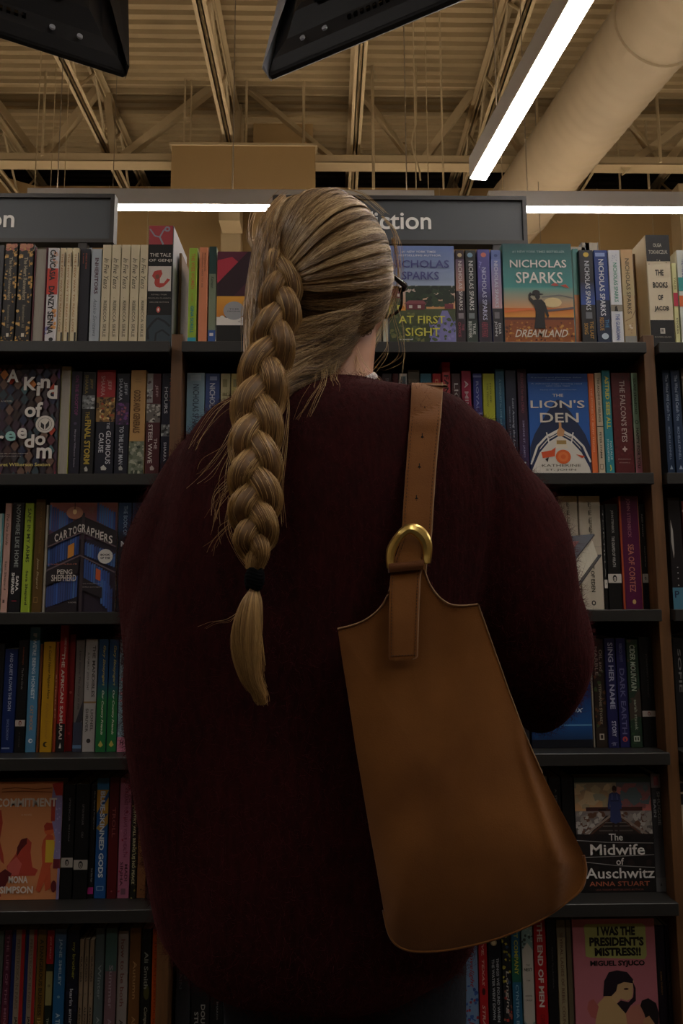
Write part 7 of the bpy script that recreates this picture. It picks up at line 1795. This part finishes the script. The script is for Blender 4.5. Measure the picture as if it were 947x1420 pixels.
strap = hr + strap
print('strap rows', strap[:4])
ribbon(strap, .003, 'strap', M_su, 110, True)
# the strap goes on over the shoulder and down the front
v = []; f = []
fr_ = [(yy, zz) for yy, zz in over if yy >= crest[0] - .012] + [(1.075, over[-1][1] - .03), (1.095, over[-1][1] - .08), (1.105, over[-1][1] - .15)]
F_ = cr(fr_, 30)
for (Y, z) in F_:
    for (x_, d_) in ((-xw, 0), (xw, 0), (xw, 1), (-xw, 1)): v.append(tuple(Vector((x_mid + x_ * .96, Y, z - .002 - .003 * d_)) - BO))
for i in range(29):
    for k in range(4): a = i * 4; f.append((a + k, a + (k + 1) % 4, a + 4 + (k + 1) % 4, a + 4 + k))
me = bpy.data.meshes.new('strap_front'); me.from_pydata(v, [], f); link('strap_front', me, M_su, bag)
tab = [(742, 560, 592, .7955, 0), (760, 553, 590, .7915, 0), (780, 546, 586, .7865, 0), (800, 541.5, 582.5, .782, 0), (830, 540, 581, .776, 0), (870, 539.5, 579.5, .770, 0), (905, 539.5, 578.5, .767, -1), (911, 540, 578, .7668, -2), (914, 541.5, 576, .7666, -3), (915.5, 544, 572, .7666, -3)]
ribbon(tab, .0032, 'strap_tab', M_su, 70)
# pale cut edges
for rows, o_ in ((strap, 0), (tab, 0)):
    R_ = cr(rows, 50)
    MB().tube([at(p[2], p[0] + p[4] * .5, p[3] + .0012) - BO for p in R_], .0009, 6).build('cut_edge', M_ed, bag)
# stitches
mb = MB()
for rows, y1 in ((strap, 740), (tab, 912)):
    R_ = cr(rows, 400)
    for sx_ in (1, 2):
        last = 0
        for p in R_:
            if p[0] < rows[0][0] + 4 or p[0] > y1 - 2: continue
            if p[0] - last > 4.2:
                last = p[0]; x = p[sx_] + (3.2 if sx_ == 1 else -3.2)
                mb.tube([at(x, p[0], p[3] - .0004) - BO, at(x, p[0] + 2.4, p[3] - .0004) - BO], .0005, 5)
for k in range(8): mb.tube([at(544 + k * 4.2, 909.5 - k * .2, .7663) - BO, at(546.4 + k * 4.2, 909.4 - k * .2, .7663) - BO], .0005, 5)
for pts in (cr(top[:6], 44), cr(top[6:], 44)):
    for i in range(2, 41, 2):
        a_, b_2 = pts[i], pts[i] + (pts[i + 1] - pts[i]) * .55
        mb.tube([at(a_[0], a_[1] + 4.5, bagY(a_[0], a_[1] + 4, .97, -1) - .0016) - BO, at(b_2[0], b_2[1] + 4.5, bagY(b_2[0], b_2[1] + 4, .97, -1) - .0016) - BO], .0004, 5)
st = mb.build('stitching', M_th, bag); st['kind'] = 'stuff'
# punched holes
hole_m = mat('punched_hole', '#120a05', .9)
for (x, y) in ((589, 569), (585.5, 606.5), (581.5, 648), (577.5, 692)):
    Yh = np.interp(y, [r[0] for r in strap], [r[3] for r in strap])
    c = at(x, y, Yh - .0003)
    MB().tube([c - BO, c + Vector((0, .0008, 0)) - BO], .0017, 12).tube([at(x, y + 1, Yh - .0004) - BO, at(x, y + 5.5, Yh - .0004) - BO], .0005, 6).tube([at(x, y - 1, Yh - .0004) - BO, at(x, y - 5.5, Yh - .0004) - BO], .0005, 6).build('strap_hole', hole_m, bag)
# horseshoe buckle: flat sculpted gold band
bc = cr([(541.5, 788), (541, 775), (543, 762), (549, 750), (558, 739), (567, 733.5), (577, 735.5), (586, 743), (591.5, 754), (592.5, 768), (592, 781)], 60)
bw = np.interp(np.linspace(0, 1, 60), [0, .2, .35, .5, .65, .8, 1], [5.2, 7.0, 6.4, 7.0, 9.0, 7.6, 5.4])
v = []; f = []; nn_ = 60
for i in range(nn_):
    t_ = bc[min(i + 1, nn_ - 1)] - bc[max(i - 1, 0)]; t_ /= np.linalg.norm(t_); nv = np.array([-t_[1], t_[0]])
    q_ = i / (nn_ - 1); Yb_ = .785 + .004 * (q_ - .5)
    twist = .0022 * math.sin(q_ * 9.0) + .0012 * math.sin(q_ * 23)
    for (o_, dy) in ((-1, 0), (-.72, -.0034), (0.05, -.0042 + twist * .3), (.72, -.0026), (1, 0.0004), (1, .003), (-1, .003)):
        p = bc[i] + nv * bw[i] * o_; v.append(tuple(at(p[0], p[1], Yb_ + dy + twist * o_ * .5) - BO))
for i in range(nn_ - 1):
    for k in range(7): k2 = (k + 1) % 7; f.append((i * 7 + k, i * 7 + k2, (i + 1) * 7 + k2, (i + 1) * 7 + k))
f.append(tuple(range(7))); f.append(tuple((nn_ - 1) * 7 + k for k in range(6, -1, -1)))
me = bpy.data.meshes.new('buckle'); me.from_pydata(v, [], f)
bm = bmesh.new(); bm.from_mesh(me); bmesh.ops.recalc_face_normals(bm, faces=bm.faces); bm.to_mesh(me); bm.free()
link('buckle', me, M_au, bag)
MB().tube([at(541, 786, .789) - BO, at(593, 780, .789) - BO], .0016, 8).build('buckle_bar', M_au, bag)
# keeper loop
kr = [(779, 539.5, 588, .7775, -5), (783, 539, 588, .7765, -5), (787, 539.3, 587.5, .7765, -5), (791.5, 540, 586.5, .7778, -5)]
ribbon(kr, .016, 'keeper_loop', M_kp, 10)
